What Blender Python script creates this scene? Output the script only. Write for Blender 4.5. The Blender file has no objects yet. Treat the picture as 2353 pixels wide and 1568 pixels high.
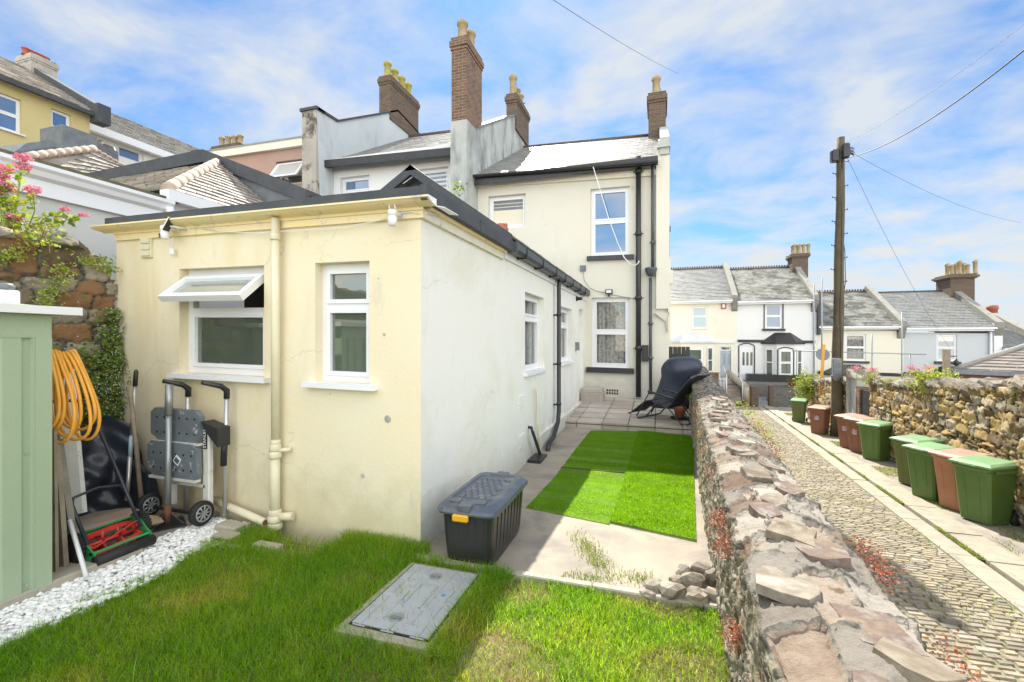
import bpy, math, random
import numpy as np
from mathutils import Vector, Matrix
from math import sin, cos, pi, radians

scene = bpy.context.scene
# ------------------------------------------------------------------ camera
YAW = radians(17.93); SN0, CS0 = sin(YAW), cos(YAW)
CAMZ = 1.6
cd = bpy.data.cameras.new("camera"); cam = bpy.data.objects.new("camera", cd)
scene.collection.objects.link(cam); scene.camera = cam
cam.location = (0, 0, CAMZ); cam.rotation_euler = (radians(90), 0, YAW)
cd.sensor_width = 36; cd.lens = 16.0; cd.shift_y = -4.5/2353
cd.clip_start = 0.05; cd.clip_end = 3000
scene.render.resolution_x = 1024; scene.render.resolution_y = 682
scene.render.engine = 'CYCLES'
scene.cycles.max_bounces = 7; scene.cycles.diffuse_bounces = 4; scene.cycles.transparent_max_bounces = 10
# ------------------------------------------------------------------ light
SUN = Vector((-0.262, 0.84, 1.0)).normalized()
EL = math.asin(SUN.z); AZ = math.atan2(SUN.x, SUN.y)
w = bpy.data.worlds.new("World"); scene.world = w; w.use_nodes = True
nt = w.node_tree; nt.nodes.clear(); N = nt.nodes; L = nt.links
out = N.new('ShaderNodeOutputWorld'); bg = N.new('ShaderNodeBackground')
sky = N.new('ShaderNodeTexSky'); sky.sky_type = 'NISHITA'; sky.sun_disc = False
sky.sun_elevation = EL; sky.sun_rotation = AZ; sky.altitude = 50; sky.air_density = 1.0; sky.dust_density = 0.3; sky.ozone_density = 2.0
tc = N.new('ShaderNodeTexCoord'); sep = N.new('ShaderNodeSeparateXYZ'); L.new(tc.outputs['Generated'], sep.inputs[0])
# project the view direction onto a flat cloud layer
zz = N.new('ShaderNodeMath'); zz.operation = 'MAXIMUM'; zz.inputs[1].default_value = 0.0; L.new(sep.outputs[2], zz.inputs[0])
za = N.new('ShaderNodeMath'); za.operation = 'ADD'; za.inputs[1].default_value = 0.22; L.new(zz.outputs[0], za.inputs[0])
dx = N.new('ShaderNodeMath'); dx.operation = 'DIVIDE'; L.new(sep.outputs[0], dx.inputs[0]); L.new(za.outputs[0], dx.inputs[1])
dy = N.new('ShaderNodeMath'); dy.operation = 'DIVIDE'; L.new(sep.outputs[1], dy.inputs[0]); L.new(za.outputs[0], dy.inputs[1])
cb = N.new('ShaderNodeCombineXYZ'); L.new(dx.outputs[0], cb.inputs[0]); L.new(dy.outputs[0], cb.inputs[1])
n1 = N.new('ShaderNodeTexNoise'); n1.inputs['Scale'].default_value = 2.1; n1.inputs['Detail'].default_value = 8; n1.inputs['Roughness'].default_value = 0.58; n1.inputs['Distortion'].default_value = 0.35
mp = N.new('ShaderNodeMapping'); mp.inputs['Rotation'].default_value = (0, 0, 0.5); mp.inputs['Scale'].default_value = (1.0, 1.25, 1); mp.inputs['Location'].default_value = (3.1, 1.4, 0)
L.new(cb.outputs[0], mp.inputs[0]); L.new(mp.outputs[0], n1.inputs['Vector'])
cr = N.new('ShaderNodeValToRGB'); cr.color_ramp.elements[0].position = 0.35; cr.color_ramp.elements[1].position = 0.64
cr.color_ramp.elements[0].color = (0.10, 0.10, 0.10, 1); cr.color_ramp.elements[1].color = (0.92, 0.92, 0.92, 1)
L.new(n1.outputs[0], cr.inputs[0])
mx = N.new('ShaderNodeMix'); mx.data_type = 'RGBA'
tint = N.new('ShaderNodeMix'); tint.data_type = 'RGBA'; tint.blend_type = 'MULTIPLY'; tint.inputs[0].default_value = 1
L.new(sky.outputs[0], tint.inputs[6]); tint.inputs[7].default_value = (0.33, 0.69, 0.98, 1)
hz_ = N.new('ShaderNodeMapRange'); hz_.interpolation_type = 'SMOOTHSTEP'; hz_.inputs[1].default_value = -.02; hz_.inputs[2].default_value = .30; hz_.inputs[3].default_value = .50; hz_.inputs[4].default_value = 0; L.new(sep.outputs[2], hz_.inputs[0])
ha = N.new('ShaderNodeMath'); ha.operation = 'ADD'; ha.use_clamp = True; L.new(cr.outputs[0], ha.inputs[0]); L.new(hz_.outputs[0], ha.inputs[1])
L.new(ha.outputs[0], mx.inputs[0]); L.new(tint.outputs[2], mx.inputs[6]); mx.inputs[7].default_value = (4.55, 4.75, 4.9, 1)
# extra brightness added to the unseen sky behind the camera, filling shaded walls
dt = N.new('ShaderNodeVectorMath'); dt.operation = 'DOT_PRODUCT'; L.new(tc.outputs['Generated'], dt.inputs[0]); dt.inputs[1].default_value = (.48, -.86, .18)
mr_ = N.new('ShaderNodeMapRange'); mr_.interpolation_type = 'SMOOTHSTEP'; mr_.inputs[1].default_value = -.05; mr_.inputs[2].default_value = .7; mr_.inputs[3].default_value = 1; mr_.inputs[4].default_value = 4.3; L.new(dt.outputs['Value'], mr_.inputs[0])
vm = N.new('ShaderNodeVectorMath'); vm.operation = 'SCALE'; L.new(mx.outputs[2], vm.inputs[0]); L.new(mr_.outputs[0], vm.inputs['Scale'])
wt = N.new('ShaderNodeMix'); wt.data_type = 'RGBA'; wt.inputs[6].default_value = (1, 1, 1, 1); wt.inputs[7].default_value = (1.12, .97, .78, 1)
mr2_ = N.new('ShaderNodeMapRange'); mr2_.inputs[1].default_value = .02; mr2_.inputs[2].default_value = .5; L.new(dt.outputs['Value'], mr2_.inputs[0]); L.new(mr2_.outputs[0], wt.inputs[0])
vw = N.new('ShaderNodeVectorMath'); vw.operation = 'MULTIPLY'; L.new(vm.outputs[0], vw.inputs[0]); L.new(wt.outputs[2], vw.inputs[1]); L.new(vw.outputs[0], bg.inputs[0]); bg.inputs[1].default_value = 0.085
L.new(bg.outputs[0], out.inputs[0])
sd = bpy.data.lights.new("sun", 'SUN'); sd.energy = 4.7; sd.angle = radians(0.5); sd.color = (1, 0.94, 0.84)
so = bpy.data.objects.new("sun", sd); scene.collection.objects.link(so)
so.rotation_euler = SUN.to_track_quat('Z', 'Y').to_euler()
scene.view_settings.view_transform = 'Standard'; scene.view_settings.look = 'None'
scene.view_settings.exposure = 1.04; scene.view_settings.gamma = 1

# ------------------------------------------------------------------ projection helpers (photo measured at 2353 px width)
CS, SN, F = cos(YAW), sin(YAW), 16/36*2353
def ray(u, v):
    a = (u-1176.5)/F; b = (779.5-v)/F
    return Vector((-SN + a*CS, CS + a*SN, b))
C0 = Vector((0, 0, CAMZ))
def onX(u, v, X): r = ray(u, v); return C0 + r*(X/r.x)
def onY(u, v, Y): r = ray(u, v); return C0 + r*(Y/r.y)
def onZ(u, v, Z): r = ray(u, v); return C0 + r*((Z-CAMZ)/r.z)
def atT(u, v, t): return C0 + ray(u, v)*t
LZ0, LK = -1.03, -0.048
def lane_z(y): return LZ0 + LK*min(max(y, -4), 31)
def onLane(u, v): r = ray(u, v); return C0 + r*((LZ0-CAMZ)/(r.z-LK*r.y))

# ------------------------------------------------------------------ mesh builder
rnd = random.Random(7)
class MB:
    def __init__(s): s.v = []; s.f = []; s.sm = []
    def add(s, vs, fs, smooth=False):
        o = len(s.v); s.v += [tuple(p) for p in vs]; s.f += [tuple(i+o for i in f) for f in fs]; s.sm += [smooth]*len(fs); return s
    def quad(s, *p): return s.add(p, [tuple(range(len(p)))])
    def box(s, x0, x1, y0, y1, z0, z1, M=None):
        vs = [Vector((x, y, z)) for x in (x0, x1) for y in (y0, y1) for z in (z0, z1)]
        if M is not None: vs = [M @ p for p in vs]
        return s.add(vs, [(0,1,3,2),(4,6,7,5),(0,4,5,1),(2,3,7,6),(0,2,6,4),(1,5,7,3)])
    def bbox(s, x0, x1, y0, y1, z0, z1, b=.01, M=None):
        # box with chamfered edges
        c = Vector(((x0+x1)/2, (y0+y1)/2, (z0+z1)/2)); h = Vector((abs(x1-x0)/2, abs(y1-y0)/2, abs(z1-z0)/2)); b = min(b, h.x*.9, h.y*.9, h.z*.9)
        vs = []; idx = {}
        for sx in (-1, 1):
            for sy in (-1, 1):
                for sz in (-1, 1):
                    for ax in range(3):
                        p = [h.x-b, h.y-b, h.z-b]; p[ax] += b
                        idx[(sx, sy, sz, ax)] = len(vs); vs.append(c + Vector((sx*p[0], sy*p[1], sz*p[2])))
        fs = []
        for ax in range(3):
            o = [i for i in range(3) if i != ax]
            for sg in (-1, 1):
                q = []
                for (a1, a2) in ((-1,-1),(1,-1),(1,1),(-1,1)):
                    k = [0,0,0]; k[ax] = sg; k[o[0]] = a1; k[o[1]] = a2; q.append(idx[(k[0],k[1],k[2],ax)])
                fs.append(tuple(q if (sg > 0) == (ax != 1) else q[::-1]))
            # edges parallel to ax
            for a1 in (-1, 1):
                for a2 in (-1, 1):
                    ks = []
                    for sg in (-1, 1):
                        k = [0,0,0]; k[ax] = sg; k[o[0]] = a1; k[o[1]] = a2; ks.append(tuple(k))
                    fs.append((idx[ks[0]+(o[0],)], idx[ks[1]+(o[0],)], idx[ks[1]+(o[1],)], idx[ks[0]+(o[1],)]))
        for sx in (-1, 1):
            for sy in (-1, 1):
                for sz in (-1, 1): fs.append(tuple(idx[(sx,sy,sz,a)] for a in range(3)))
        if M is not None: vs = [M @ p for p in vs]
        return s.add(vs, fs)
    def prism(s, pts, vec):
        n = len(pts); vec = Vector(vec); a = [Vector(p) for p in pts]; b = [p+vec for p in a]
        return s.add(a+b, [tuple(range(n-1, -1, -1)), tuple(range(n, 2*n))] + [(i, (i+1) % n, (i+1) % n+n, i+n) for i in range(n)])
    def tube(s, pts, r, n=8, cap=True, smooth=True):
        pts = [Vector(p) for p in pts]; m = len(pts); rs = r if isinstance(r, (list, tuple)) else [r]*m
        vs = []; fs = []; up = None
        for i, p in enumerate(pts):
            d = (pts[min(i+1, m-1)]-pts[max(i-1, 0)]).normalized()
            if up is None:
                up = Vector((0,0,1)) if abs(d.z) < .9 else Vector((1,0,0))
            x = d.cross(up); x = x.normalized() if x.length > 1e-6 else d.orthogonal().normalized(); y = x.cross(d).normalized(); up = y
            for k in range(n): vs.append(p + (x*cos(2*pi*k/n)+y*sin(2*pi*k/n))*rs[i])
        for i in range(m-1):
            for k in range(n): fs.append((i*n+k, i*n+(k+1) % n, (i+1)*n+(k+1) % n, (i+1)*n+k))
        s.add(vs, fs, smooth)
        if cap and rs[0] > 1e-4:
            o = len(s.v)-len(vs); s.f += [tuple(o+k for k in range(n-1, -1, -1)), tuple(o+(m-1)*n+k for k in range(n))]; s.sm += [False]*2
        return s
    def bar(s, a, b, r, n=8): return s.tube([a, b], r, n)
    def lathe(s, c, prof, n=14, smooth=True, M=None):
        c = Vector(c); vs = []
        for (r, z) in prof:
            for k in range(n): vs.append(Vector((r*cos(2*pi*k/n), r*sin(2*pi*k/n), z)))
        vs = [c + (M @ p if M is not None else p) for p in vs]; m = len(prof)
        fs = [(i*n+k, i*n+(k+1) % n, (i+1)*n+(k+1) % n, (i+1)*n+k) for i in range(m-1) for k in range(n)]
        s.add(vs, fs, smooth); o = len(s.v)-len(vs)
        s.f += [tuple(o+k for k in range(n-1, -1, -1)), tuple(o+(m-1)*n+k for k in range(n))]; s.sm += [False]*2
        return s
    def arr(s, V, Fq, smooth=False):
        o = len(s.v); s.v += [tuple(p) for p in V.tolist()]; s.f += [tuple(int(i)+o for i in f) for f in Fq]; s.sm += [smooth]*len(Fq); return s
    def stone(s, c, sx, sy, sz, R, seed=None, n=1):
        # irregular lump
        g = ICO[n]; r_ = R; ph = [r_.uniform(0, 6.28) for _ in range(6)]
        M = Matrix.Rotation(r_.uniform(0, 6.28), 3, Vector((r_.uniform(-1,1), r_.uniform(-1,1), r_.uniform(-1,1)+.01)).normalized())
        vs = []
        for p in g[0]:
            q = M @ Vector(p); k = 1+.16*sin(3*q.x+ph[0])+.14*sin(4*q.y+ph[1])+.12*sin(5*q.z+ph[2])
            q = Vector(p)*k; vs.append(Vector(c)+Vector((q.x*sx, q.y*sy, q.z*sz)))
        return s.add(vs, g[1])
def _ico(n):
    import bmesh
    bm = bmesh.new(); bmesh.ops.create_icosphere(bm, subdivisions=n, radius=1)
    r = ([tuple(v.co) for v in bm.verts], [tuple(v.index for v in f.verts) for f in bm.faces]); bm.free(); return r
ICO = {1: _ico(1), 2: _ico(2), 3: _ico(3)}

def rootloc(o):
    l = Vector((0,0,0))
    while o is not None: l += o.location; o = o.parent
    return l
def obj(name, mb, m, parent=None, label=None, cat=None, group=None, kind=None, local=False, loc=None):
    me = bpy.data.meshes.new(name)
    V = np.array(mb.v, dtype=np.float64) if len(mb.v) else np.zeros((0,3))
    if parent is not None:
        off = Vector((0,0,0)) if local else rootloc(parent)
    else:
        if loc is not None: off = Vector(loc)
        elif kind == 'structure' or local: off = Vector((0,0,0))
        else:
            mn = V.min(0); mxx = V.max(0); off = Vector(((mn[0]+mxx[0])/2, (mn[1]+mxx[1])/2, mn[2]))
    if not local: V = V-np.array(off)
    me.from_pydata(V.tolist(), [], mb.f); me.polygons.foreach_set('use_smooth', mb.sm); me.update()
    me.materials.append(m)
    o = bpy.data.objects.new(name, me); scene.collection.objects.link(o)
    if parent is not None: o.parent = parent
    else: o.location = off
    if label: o['label'] = label
    if cat: o['category'] = cat
    if group: o['group'] = group
    if kind: o['kind'] = kind
    return o
def thing(name, label, cat, loc=(0,0,0), rz=0, group=None):
    o = bpy.data.objects.new(name, None); scene.collection.objects.link(o); o.empty_display_size = .1
    o.location = loc; o.rotation_euler = (0,0,rz); o['label'] = label; o['category'] = cat
    if group: o['group'] = group
    return o
def dup(root, loc, rz, label, group=None):
    r = root.copy(); scene.collection.objects.link(r); r.location = loc; r.rotation_euler = (0,0,rz); r['label'] = label
    if group: r['group'] = group
    def rec(a, b):
        for ch in list(a.children):
            c = ch.copy(); scene.collection.objects.link(c); c.parent = b; rec(ch, c)
    rec(root, r); return r

# ------------------------------------------------------------------ materials
def mat(name, c1, c2=None, c3=None, sc=3, rough=.7, bump=0, bsc=60, spec=.5, metal=0, island=0, stain=None, st_sc=1.5, st_lo=.55, st_hi=.75, brick=None, detail=6, pos=(.35, .65), streak=0, coat=0, trans=0, stain2=None, basest=None, tgain=None, crack=0):
    m = bpy.data.materials.new(name); m.use_nodes = True; t = m.node_tree; n = t.nodes; l = t.links
    b = n['Principled BSDF']; b.inputs['Roughness'].default_value = rough; b.inputs['Metallic'].default_value = metal
    b.inputs['Specular IOR Level'].default_value = spec; b.inputs['Coat Weight'].default_value = coat
    geo = n.new('ShaderNodeNewGeometry'); P = geo.outputs['Position']
    def noise(scale, det=detail, vec=None, dist=0, ro=.6):
        x = n.new('ShaderNodeTexNoise'); x.inputs['Scale'].default_value = scale; x.inputs['Detail'].default_value = det; x.inputs['Roughness'].default_value = ro; x.inputs['Distortion'].default_value = dist
        l.new(vec or P, x.inputs['Vector']); return x.outputs[0]
    def mixc(f, a, bb, typ='MIX'):
        x = n.new('ShaderNodeMix'); x.data_type = 'RGBA'; x.blend_type = typ
        if isinstance(f, (int, float)): x.inputs[0].default_value = f
        else: l.new(f, x.inputs[0])
        for i, q in ((6, a), (7, bb)):
            if isinstance(q, tuple): x.inputs[i].default_value = (*q[:3], 1)
            else: l.new(q, x.inputs[i])
        return x.outputs[2]
    def ramp(f, lo, hi, a=(0,0,0), bb=(1,1,1), mid=None):
        x = n.new('ShaderNodeValToRGB'); e = x.color_ramp.elements; e[0].position = lo; e[1].position = hi; e[0].color = (*a, 1); e[1].color = (*bb, 1)
        if mid: k = e.new((lo+hi)/2); k.color = (*mid, 1)
        l.new(f, x.inputs[0]); return x.outputs[0]
    if c2 is None: c2 = tuple(x*.86 for x in c1)
    col = ramp(noise(sc), pos[0], pos[1], c1, c3 or c2, c2 if c3 else None)
    bh = None
    if brick:
        bs, rh, mortar, cA, cB, horiz = brick   # brick width, row height, mortar colour, colours, vector mode
        sp = n.new('ShaderNodeSeparateXYZ'); l.new(P, sp.inputs[0]); ad = n.new('ShaderNodeMath'); ad.operation = 'ADD'; l.new(sp.outputs[0], ad.inputs[0]); l.new(sp.outputs[1], ad.inputs[1])
        cc = n.new('ShaderNodeCombineXYZ'); l.new(ad.outputs[0], cc.inputs[0]); l.new(sp.outputs[2], cc.inputs[1])
        bt = n.new('ShaderNodeTexBrick'); bt.inputs['Scale'].default_value = 1; bt.inputs['Brick Width'].default_value = bs; bt.inputs['Row Height'].default_value = rh
        bt.inputs['Mortar Size'].default_value = rh*.11; bt.inputs['Mortar Smooth'].default_value = .3; bt.inputs['Color1'].default_value = (*cA, 1); bt.inputs['Color2'].default_value = (*cB, 1); bt.inputs['Mortar'].default_value = (*mortar, 1)
        l.new(cc.outputs[0], bt.inputs['Vector']); col = mixc(.25, bt.outputs[0], col, 'MIX'); bh = bt.outputs[1]
    if island:
        mr = n.new('ShaderNodeMapRange'); mr.inputs[3].default_value = 1-island; mr.inputs[4].default_value = 1+island*.7
        l.new(geo.outputs['Random Per Island'], mr.inputs[0]); hs = n.new('ShaderNodeHueSaturation'); l.new(mr.outputs[0], hs.inputs['Value']); l.new(col, hs.inputs['Color'])
        mr2 = n.new('ShaderNodeMapRange'); mr2.inputs[3].default_value = .75; mr2.inputs[4].default_value = 1.25
        wn = n.new('ShaderNodeTexWhiteNoise'); wn.noise_dimensions = '1D'; l.new(geo.outputs['Random Per Island'], wn.inputs[1]); l.new(wn.outputs[0], mr2.inputs[0]); l.new(mr2.outputs[0], hs.inputs['Saturation']); col = hs.outputs[0]
    if stain:
        v = None
        if streak:
            mpn = n.new('ShaderNodeMapping'); mpn.inputs['Scale'].default_value = (1, 1, streak); l.new(P, mpn.inputs[0]); v = mpn.outputs[0]
        col = mixc(ramp(noise(st_sc, 8, v, .4, .65), st_lo, st_hi), col, stain)
    if stain2:
        c_, s_c, lo_, hi_, stk = stain2; mpn = n.new('ShaderNodeMapping'); mpn.inputs['Scale'].default_value = (1, 1, stk); l.new(P, mpn.inputs[0])
        col = mixc(ramp(noise(s_c, 10, mpn.outputs[0], .6, .7), lo_, hi_), col, c_)
    if crack:
        dn = n.new('ShaderNodeTexNoise'); dn.inputs['Scale'].default_value = 3; dn.inputs['Detail'].default_value = 6; l.new(P, dn.inputs['Vector']); av = n.new('ShaderNodeVectorMath'); av.operation = 'MULTIPLY_ADD'; l.new(dn.outputs[1], av.inputs[0]); av.inputs[1].default_value = (.5, .5, .5); l.new(P, av.inputs[2])
        vo = n.new('ShaderNodeTexVoronoi'); vo.feature = 'DISTANCE_TO_EDGE'; vo.inputs['Scale'].default_value = crack; l.new(av.outputs[0], vo.inputs['Vector']); cm = ramp(vo.outputs['Distance'], .0015, .006, (1,1,1), (0,0,0)); nm = ramp(noise(1.2, 3), .50, .58)
        x = n.new('ShaderNodeMath'); x.operation = 'MULTIPLY'; l.new(cm, x.inputs[0]); l.new(nm, x.inputs[1]); x2 = n.new('ShaderNodeMath'); x2.operation = 'MULTIPLY'; x2.inputs[1].default_value = .38; l.new(x.outputs[0], x2.inputs[0]); col = mixc(x2.outputs[0], col, tuple(q*.45 for q in c1))
    if basest:
        c_, zt_ = basest; sp = n.new('ShaderNodeSeparateXYZ'); l.new(P, sp.inputs[0]); x = n.new('ShaderNodeMath'); x.operation = 'MULTIPLY_ADD'; l.new(noise(3.5, 8), x.inputs[0]); x.inputs[1].default_value = -1.5*zt_; l.new(sp.outputs[2], x.inputs[2])
        x2 = n.new('ShaderNodeMapRange'); l.new(x.outputs[0], x2.inputs[0]); x2.inputs[1].default_value = -.95*zt_; x2.inputs[2].default_value = -.1*zt_+.1; x2.inputs[3].default_value = .75; x2.inputs[4].default_value = 0
        col = mixc(x2.outputs[0], col, c_)
    l.new(col, b.inputs['Base Color'])
    if bump or bh is not None:
        bn = n.new('ShaderNodeBump'); bn.inputs['Strength'].default_value = max(bump, .25); bn.inputs['Distance'].default_value = .01 if not brick else .008
        h = noise(bsc, 5)
        if bh is not None:
            x = n.new('ShaderNodeMath'); x.operation = 'MULTIPLY_ADD'; l.new(bh, x.inputs[0]); x.inputs[1].default_value = -1.2; l.new(h, x.inputs[2]); h = x.outputs[0]
        l.new(h, bn.inputs['Height']); l.new(bn.outputs[0], b.inputs['Normal'])
    if trans:
        tr = n.new('ShaderNodeBsdfTranslucent'); l.new(mixc(1, col, tgain, 'MULTIPLY') if tgain else col, tr.inputs[0]); ms = n.new('ShaderNodeMixShader'); ms.inputs[0].default_value = trans
        l.new(b.outputs[0], ms.inputs[1]); l.new(tr.outputs[0], ms.inputs[2]); l.new(ms.outputs[0], n['Material Output'].inputs[0])
    return m
def glass(name, tint, refl=.22, see=0.0, dist=.02):
    m = bpy.data.materials.new(name); m.use_nodes = True; t = m.node_tree; n = t.nodes; l = t.links
    b = n['Principled BSDF']; b.inputs['Base Color'].default_value = (*tint, 1); b.inputs['Roughness'].default_value = .5; b.inputs['Specular IOR Level'].default_value = 0
    g = n.new('ShaderNodeBsdfGlossy'); g.inputs['Roughness'].default_value = dist
    tr = n.new('ShaderNodeBsdfTransparent'); a = n.new('ShaderNodeMixShader'); a.inputs[0].default_value = see
    l.new(b.outputs[0], a.inputs[1]); l.new(tr.outputs[0], a.inputs[2])
    lw = n.new('ShaderNodeLayerWeight'); lw.inputs[0].default_value = .35
    mm = n.new('ShaderNodeMapRange'); mm.inputs[3].default_value = refl; mm.inputs[4].default_value = min(1, refl+.5); l.new(lw.outputs['Facing'], mm.inputs[0])
    c = n.new('ShaderNodeMixShader'); l.new(mm.outputs[0], c.inputs[0]); l.new(a.outputs[0], c.inputs[1]); l.new(g.outputs[0], c.inputs[2])
    l.new(c.outputs[0], n['Material Output'].inputs[0]); return m

YELL = mat('yellow_render', (.80,.70,.49), (.79,.72,.54), sc=1.3, rough=.88, bump=.25, bsc=35, stain=(.68,.55,.28), st_sc=1.1, st_lo=.55, st_hi=.78, streak=.25, stain2=((.62,.58,.48), 2.6, .60, .72, .5), basest=((.50,.44,.25), .75), crack=1.1)
WHITE = mat('white_render', (.80,.79,.74), (.78,.77,.71), sc=1.0, rough=.88, bump=.22, bsc=30, stain=(.66,.63,.50), st_sc=.9, st_lo=.5, st_hi=.8, stain2=((.60,.60,.56), 3, .62, .74, .3), basest=((.46,.45,.38), .35), crack=0.9)
CREAM = mat('cream_render', (.71,.68,.58), (.68,.65,.55), sc=.8, rough=.9, bump=.2, bsc=30, stain=(.56,.52,.42), st_sc=.8, st_lo=.55, st_hi=.85, streak=.3, stain2=((.46,.44,.37), 3, .62, .72, .2), basest=((.42,.40,.34), .9), crack=0.8)
CREAM2 = mat('pale_cream_paint', (.80,.76,.64), (.77,.73,.62), sc=.8, rough=.9, bump=.05, stain2=((.62,.59,.50), 2, .62, .74, .2))
PAINTW = mat('white_paint', (.78,.78,.77), (.74,.74,.73), sc=.8, rough=.8, bump=.05, stain2=((.60,.60,.57), 2, .62, .74, .2))
PALEY = mat('pale_yellow_paint', (.80,.76,.62), (.77,.73,.60), sc=.8, rough=.9, stain2=((.62,.59,.50), 2, .62, .74, .2))
PALEG = mat('pale_grey_paint', (.57,.59,.60), (.55,.57,.58), sc=.8, rough=.9)
STAINED = mat('stained_grey_render', (.50,.52,.50), (.40,.42,.40), sc=1.6, rough=.9, bump=.2, bsc=40, stain=(.16,.18,.18), st_sc=1.6, st_lo=.5, st_hi=.68, streak=.25)
OLDREND = mat('old_spalled_render', (.46,.42,.36), (.36,.33,.29), sc=2, rough=.9, bump=.3, bsc=30, stain=(.10,.09,.08), st_sc=2.2, st_lo=.52, st_hi=.62)
BLUEREND = mat('pale_blue_grey_render', (.56,.60,.62), (.50,.54,.56), sc=1, rough=.9, stain=(.34,.38,.40), st_sc=1.5, st_lo=.55, st_hi=.8, streak=.3)
PINKR = mat('pink_brick_wall', (.46,.30,.24), (.42,.28,.23), sc=2, rough=.9, bump=.3, bsc=60)
OCHRE = mat('ochre_render', (.60,.50,.24), (.54,.46,.22), sc=1, rough=.9)
UPVC = mat('white_upvc', (.80,.81,.83), (.78,.79,.81), rough=.35, spec=.5)
BLACKP = mat('black_paint', (.018,.02,.022), (.03,.03,.032), rough=.4, sc=6)
GREYPL = mat('dark_grey_plastic', (.075,.09,.10), (.06,.07,.08), rough=.45, sc=6)
LEAD = mat('bituminous_felt', (.05,.058,.068), (.075,.08,.085), sc=4, rough=.75, bump=.15, bsc=50)
LEADG = mat('grey_lead_flashing', (.13,.15,.17), (.20,.21,.22), sc=6, rough=.5, bump=.2, bsc=20)
CORN = mat('yellow_gloss_paint', (.86,.70,.36), (.82,.70,.44), sc=2.5, rough=.5, bump=.25, bsc=30, stain=(.58,.52,.38), st_sc=7, st_lo=.57, st_hi=.66, detail=8)
PEEL = mat('peeling_paint', (.72,.72,.66), (.70,.66,.48), sc=3, rough=.8, bump=.5, bsc=40, stain=(.24,.23,.20), st_sc=9, st_lo=.60, st_hi=.64, detail=8)
PIPEC = mat('cream_pipe_paint', (.72,.67,.50), (.66,.60,.42), sc=4, rough=.6, bump=.2, bsc=30)
BRICK = mat('red_brick', (.20,.10,.065), (.10,.06,.045), sc=9, rough=.95, bump=.4, bsc=60, brick=(.225,.075,(.32,.28,.22),(.24,.135,.08),(.12,.075,.05),0), stain=(.08,.06,.05), st_sc=2.5, st_lo=.56, st_hi=.68)
BRICKD = mat('dark_sooty_brick', (.12,.085,.065), (.08,.06,.05), sc=4, rough=.95, bump=.5, bsc=60, brick=(.225,.075,(.19,.17,.14),(.18,.11,.075),(.10,.07,.05),0), stain=(.14,.13,.03), st_sc=3, st_lo=.6, st_hi=.7)
POT = mat('buff_clay_pot', (.40,.31,.18), (.32,.25,.15), sc=6, rough=.85, bump=.2, stain=(.24,.22,.10), st_sc=5, st_lo=.5, st_hi=.7)
POTR = mat('red_clay_pot', (.36,.09,.05), (.28,.07,.04), rough=.8)
SLATE = mat('grey_slate', (.29,.29,.27), (.22,.22,.21), sc=3, rough=.36, bump=.2, bsc=40, island=.14, spec=1.0)
SLATEM = mat('mottled_slate', (.31,.31,.275), (.25,.25,.22), sc=2, rough=.5, bump=.3, bsc=30, island=.22, stain=(.12,.12,.105), st_sc=1.1, st_lo=.49, st_hi=.56)
SLATEL = mat('weathered_pale_slate', (.42,.38,.33), (.30,.27,.24), sc=3, rough=.7, bump=.35, bsc=30, island=.3, stain=(.28,.16,.08), st_sc=2, st_lo=.6, st_hi=.75)
TILER = mat('weathered_ridge_tile', (.46,.36,.29), (.38,.30,.25), sc=5, rough=.9, bump=.3)
TERRA = mat('terracotta', (.42,.13,.08), (.36,.11,.07), rough=.7)
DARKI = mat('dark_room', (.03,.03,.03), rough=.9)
GL_BLUE = glass('window_glass_painted_sky', (.07,.15,.30), .14)  # blue of the reflected sky is painted into the base tint
GL_DARK = glass('window_glass_dark', (.085,.11,.085), .10)
GL_SEE = glass('window_glass_clear', (.1,.1,.1), .08, see=.95)
GL_SKY = glass('window_glass_painted_pale_sky', (.30,.40,.46), .12)  # paler tint paints the reflected sky into the glass
GL_PALE = glass('window_glass_blinds', (.62,.62,.60), .12)
LACE = mat('lace_curtain', (.60,.59,.55), (.34,.33,.29), sc=13, rough=.9, detail=3, pos=(.45,.62), trans=.3)
BLUEC = mat('blue_curtain', (.22,.27,.36), (.42,.42,.40), sc=14, rough=.9, detail=2)
CONC = mat('concrete', (.35,.305,.24), (.28,.245,.20), sc=2.5, rough=.92, bump=.4, bsc=50, stain=(.17,.16,.15), st_sc=1.6, st_lo=.48, st_hi=.70, detail=9, crack=1.3)
CONCP = mat('pale_concrete', (.42,.38,.30), (.34,.31,.25), sc=4, rough=.9, bump=.3, bsc=60)
PAVER = mat('sandstone_paver', (.47,.42,.36), (.40,.36,.31), sc=4, rough=.85, bump=.2, bsc=40, island=.16)
SOIL = mat('soil', (.10,.075,.045), (.06,.05,.03), sc=9, rough=1, bump=.6, bsc=30)
ROADM = mat('lane_bedding', (.30,.27,.20), (.20,.19,.13), sc=6, rough=1, bump=.5, bsc=40, stain=(.14,.19,.05), st_sc=3, st_lo=.5, st_hi=.62)
SETT = mat('granite_sett', (.35,.30,.21), (.23,.20,.15), sc=7, rough=.8, bump=.5, bsc=50, island=.3)
GRAN = mat('granite_slab', (.38,.345,.27), (.31,.28,.22), sc=6, rough=.85, bump=.4, bsc=60, island=.12, stain=(.20,.19,.14), st_sc=3, st_lo=.56, st_hi=.7)
TARM = mat('worn_asphalt', (.17,.16,.14), (.13,.12,.11), sc=5, rough=.95, bump=.3, bsc=60)
STONE = mat('rubble_stone', (.34,.24,.13), (.24,.18,.12), (.40,.33,.22), sc=3, rough=.92, bump=.7, bsc=28, island=.35, stain=(.12,.09,.06), st_sc=5, st_lo=.56, st_hi=.66)
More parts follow.
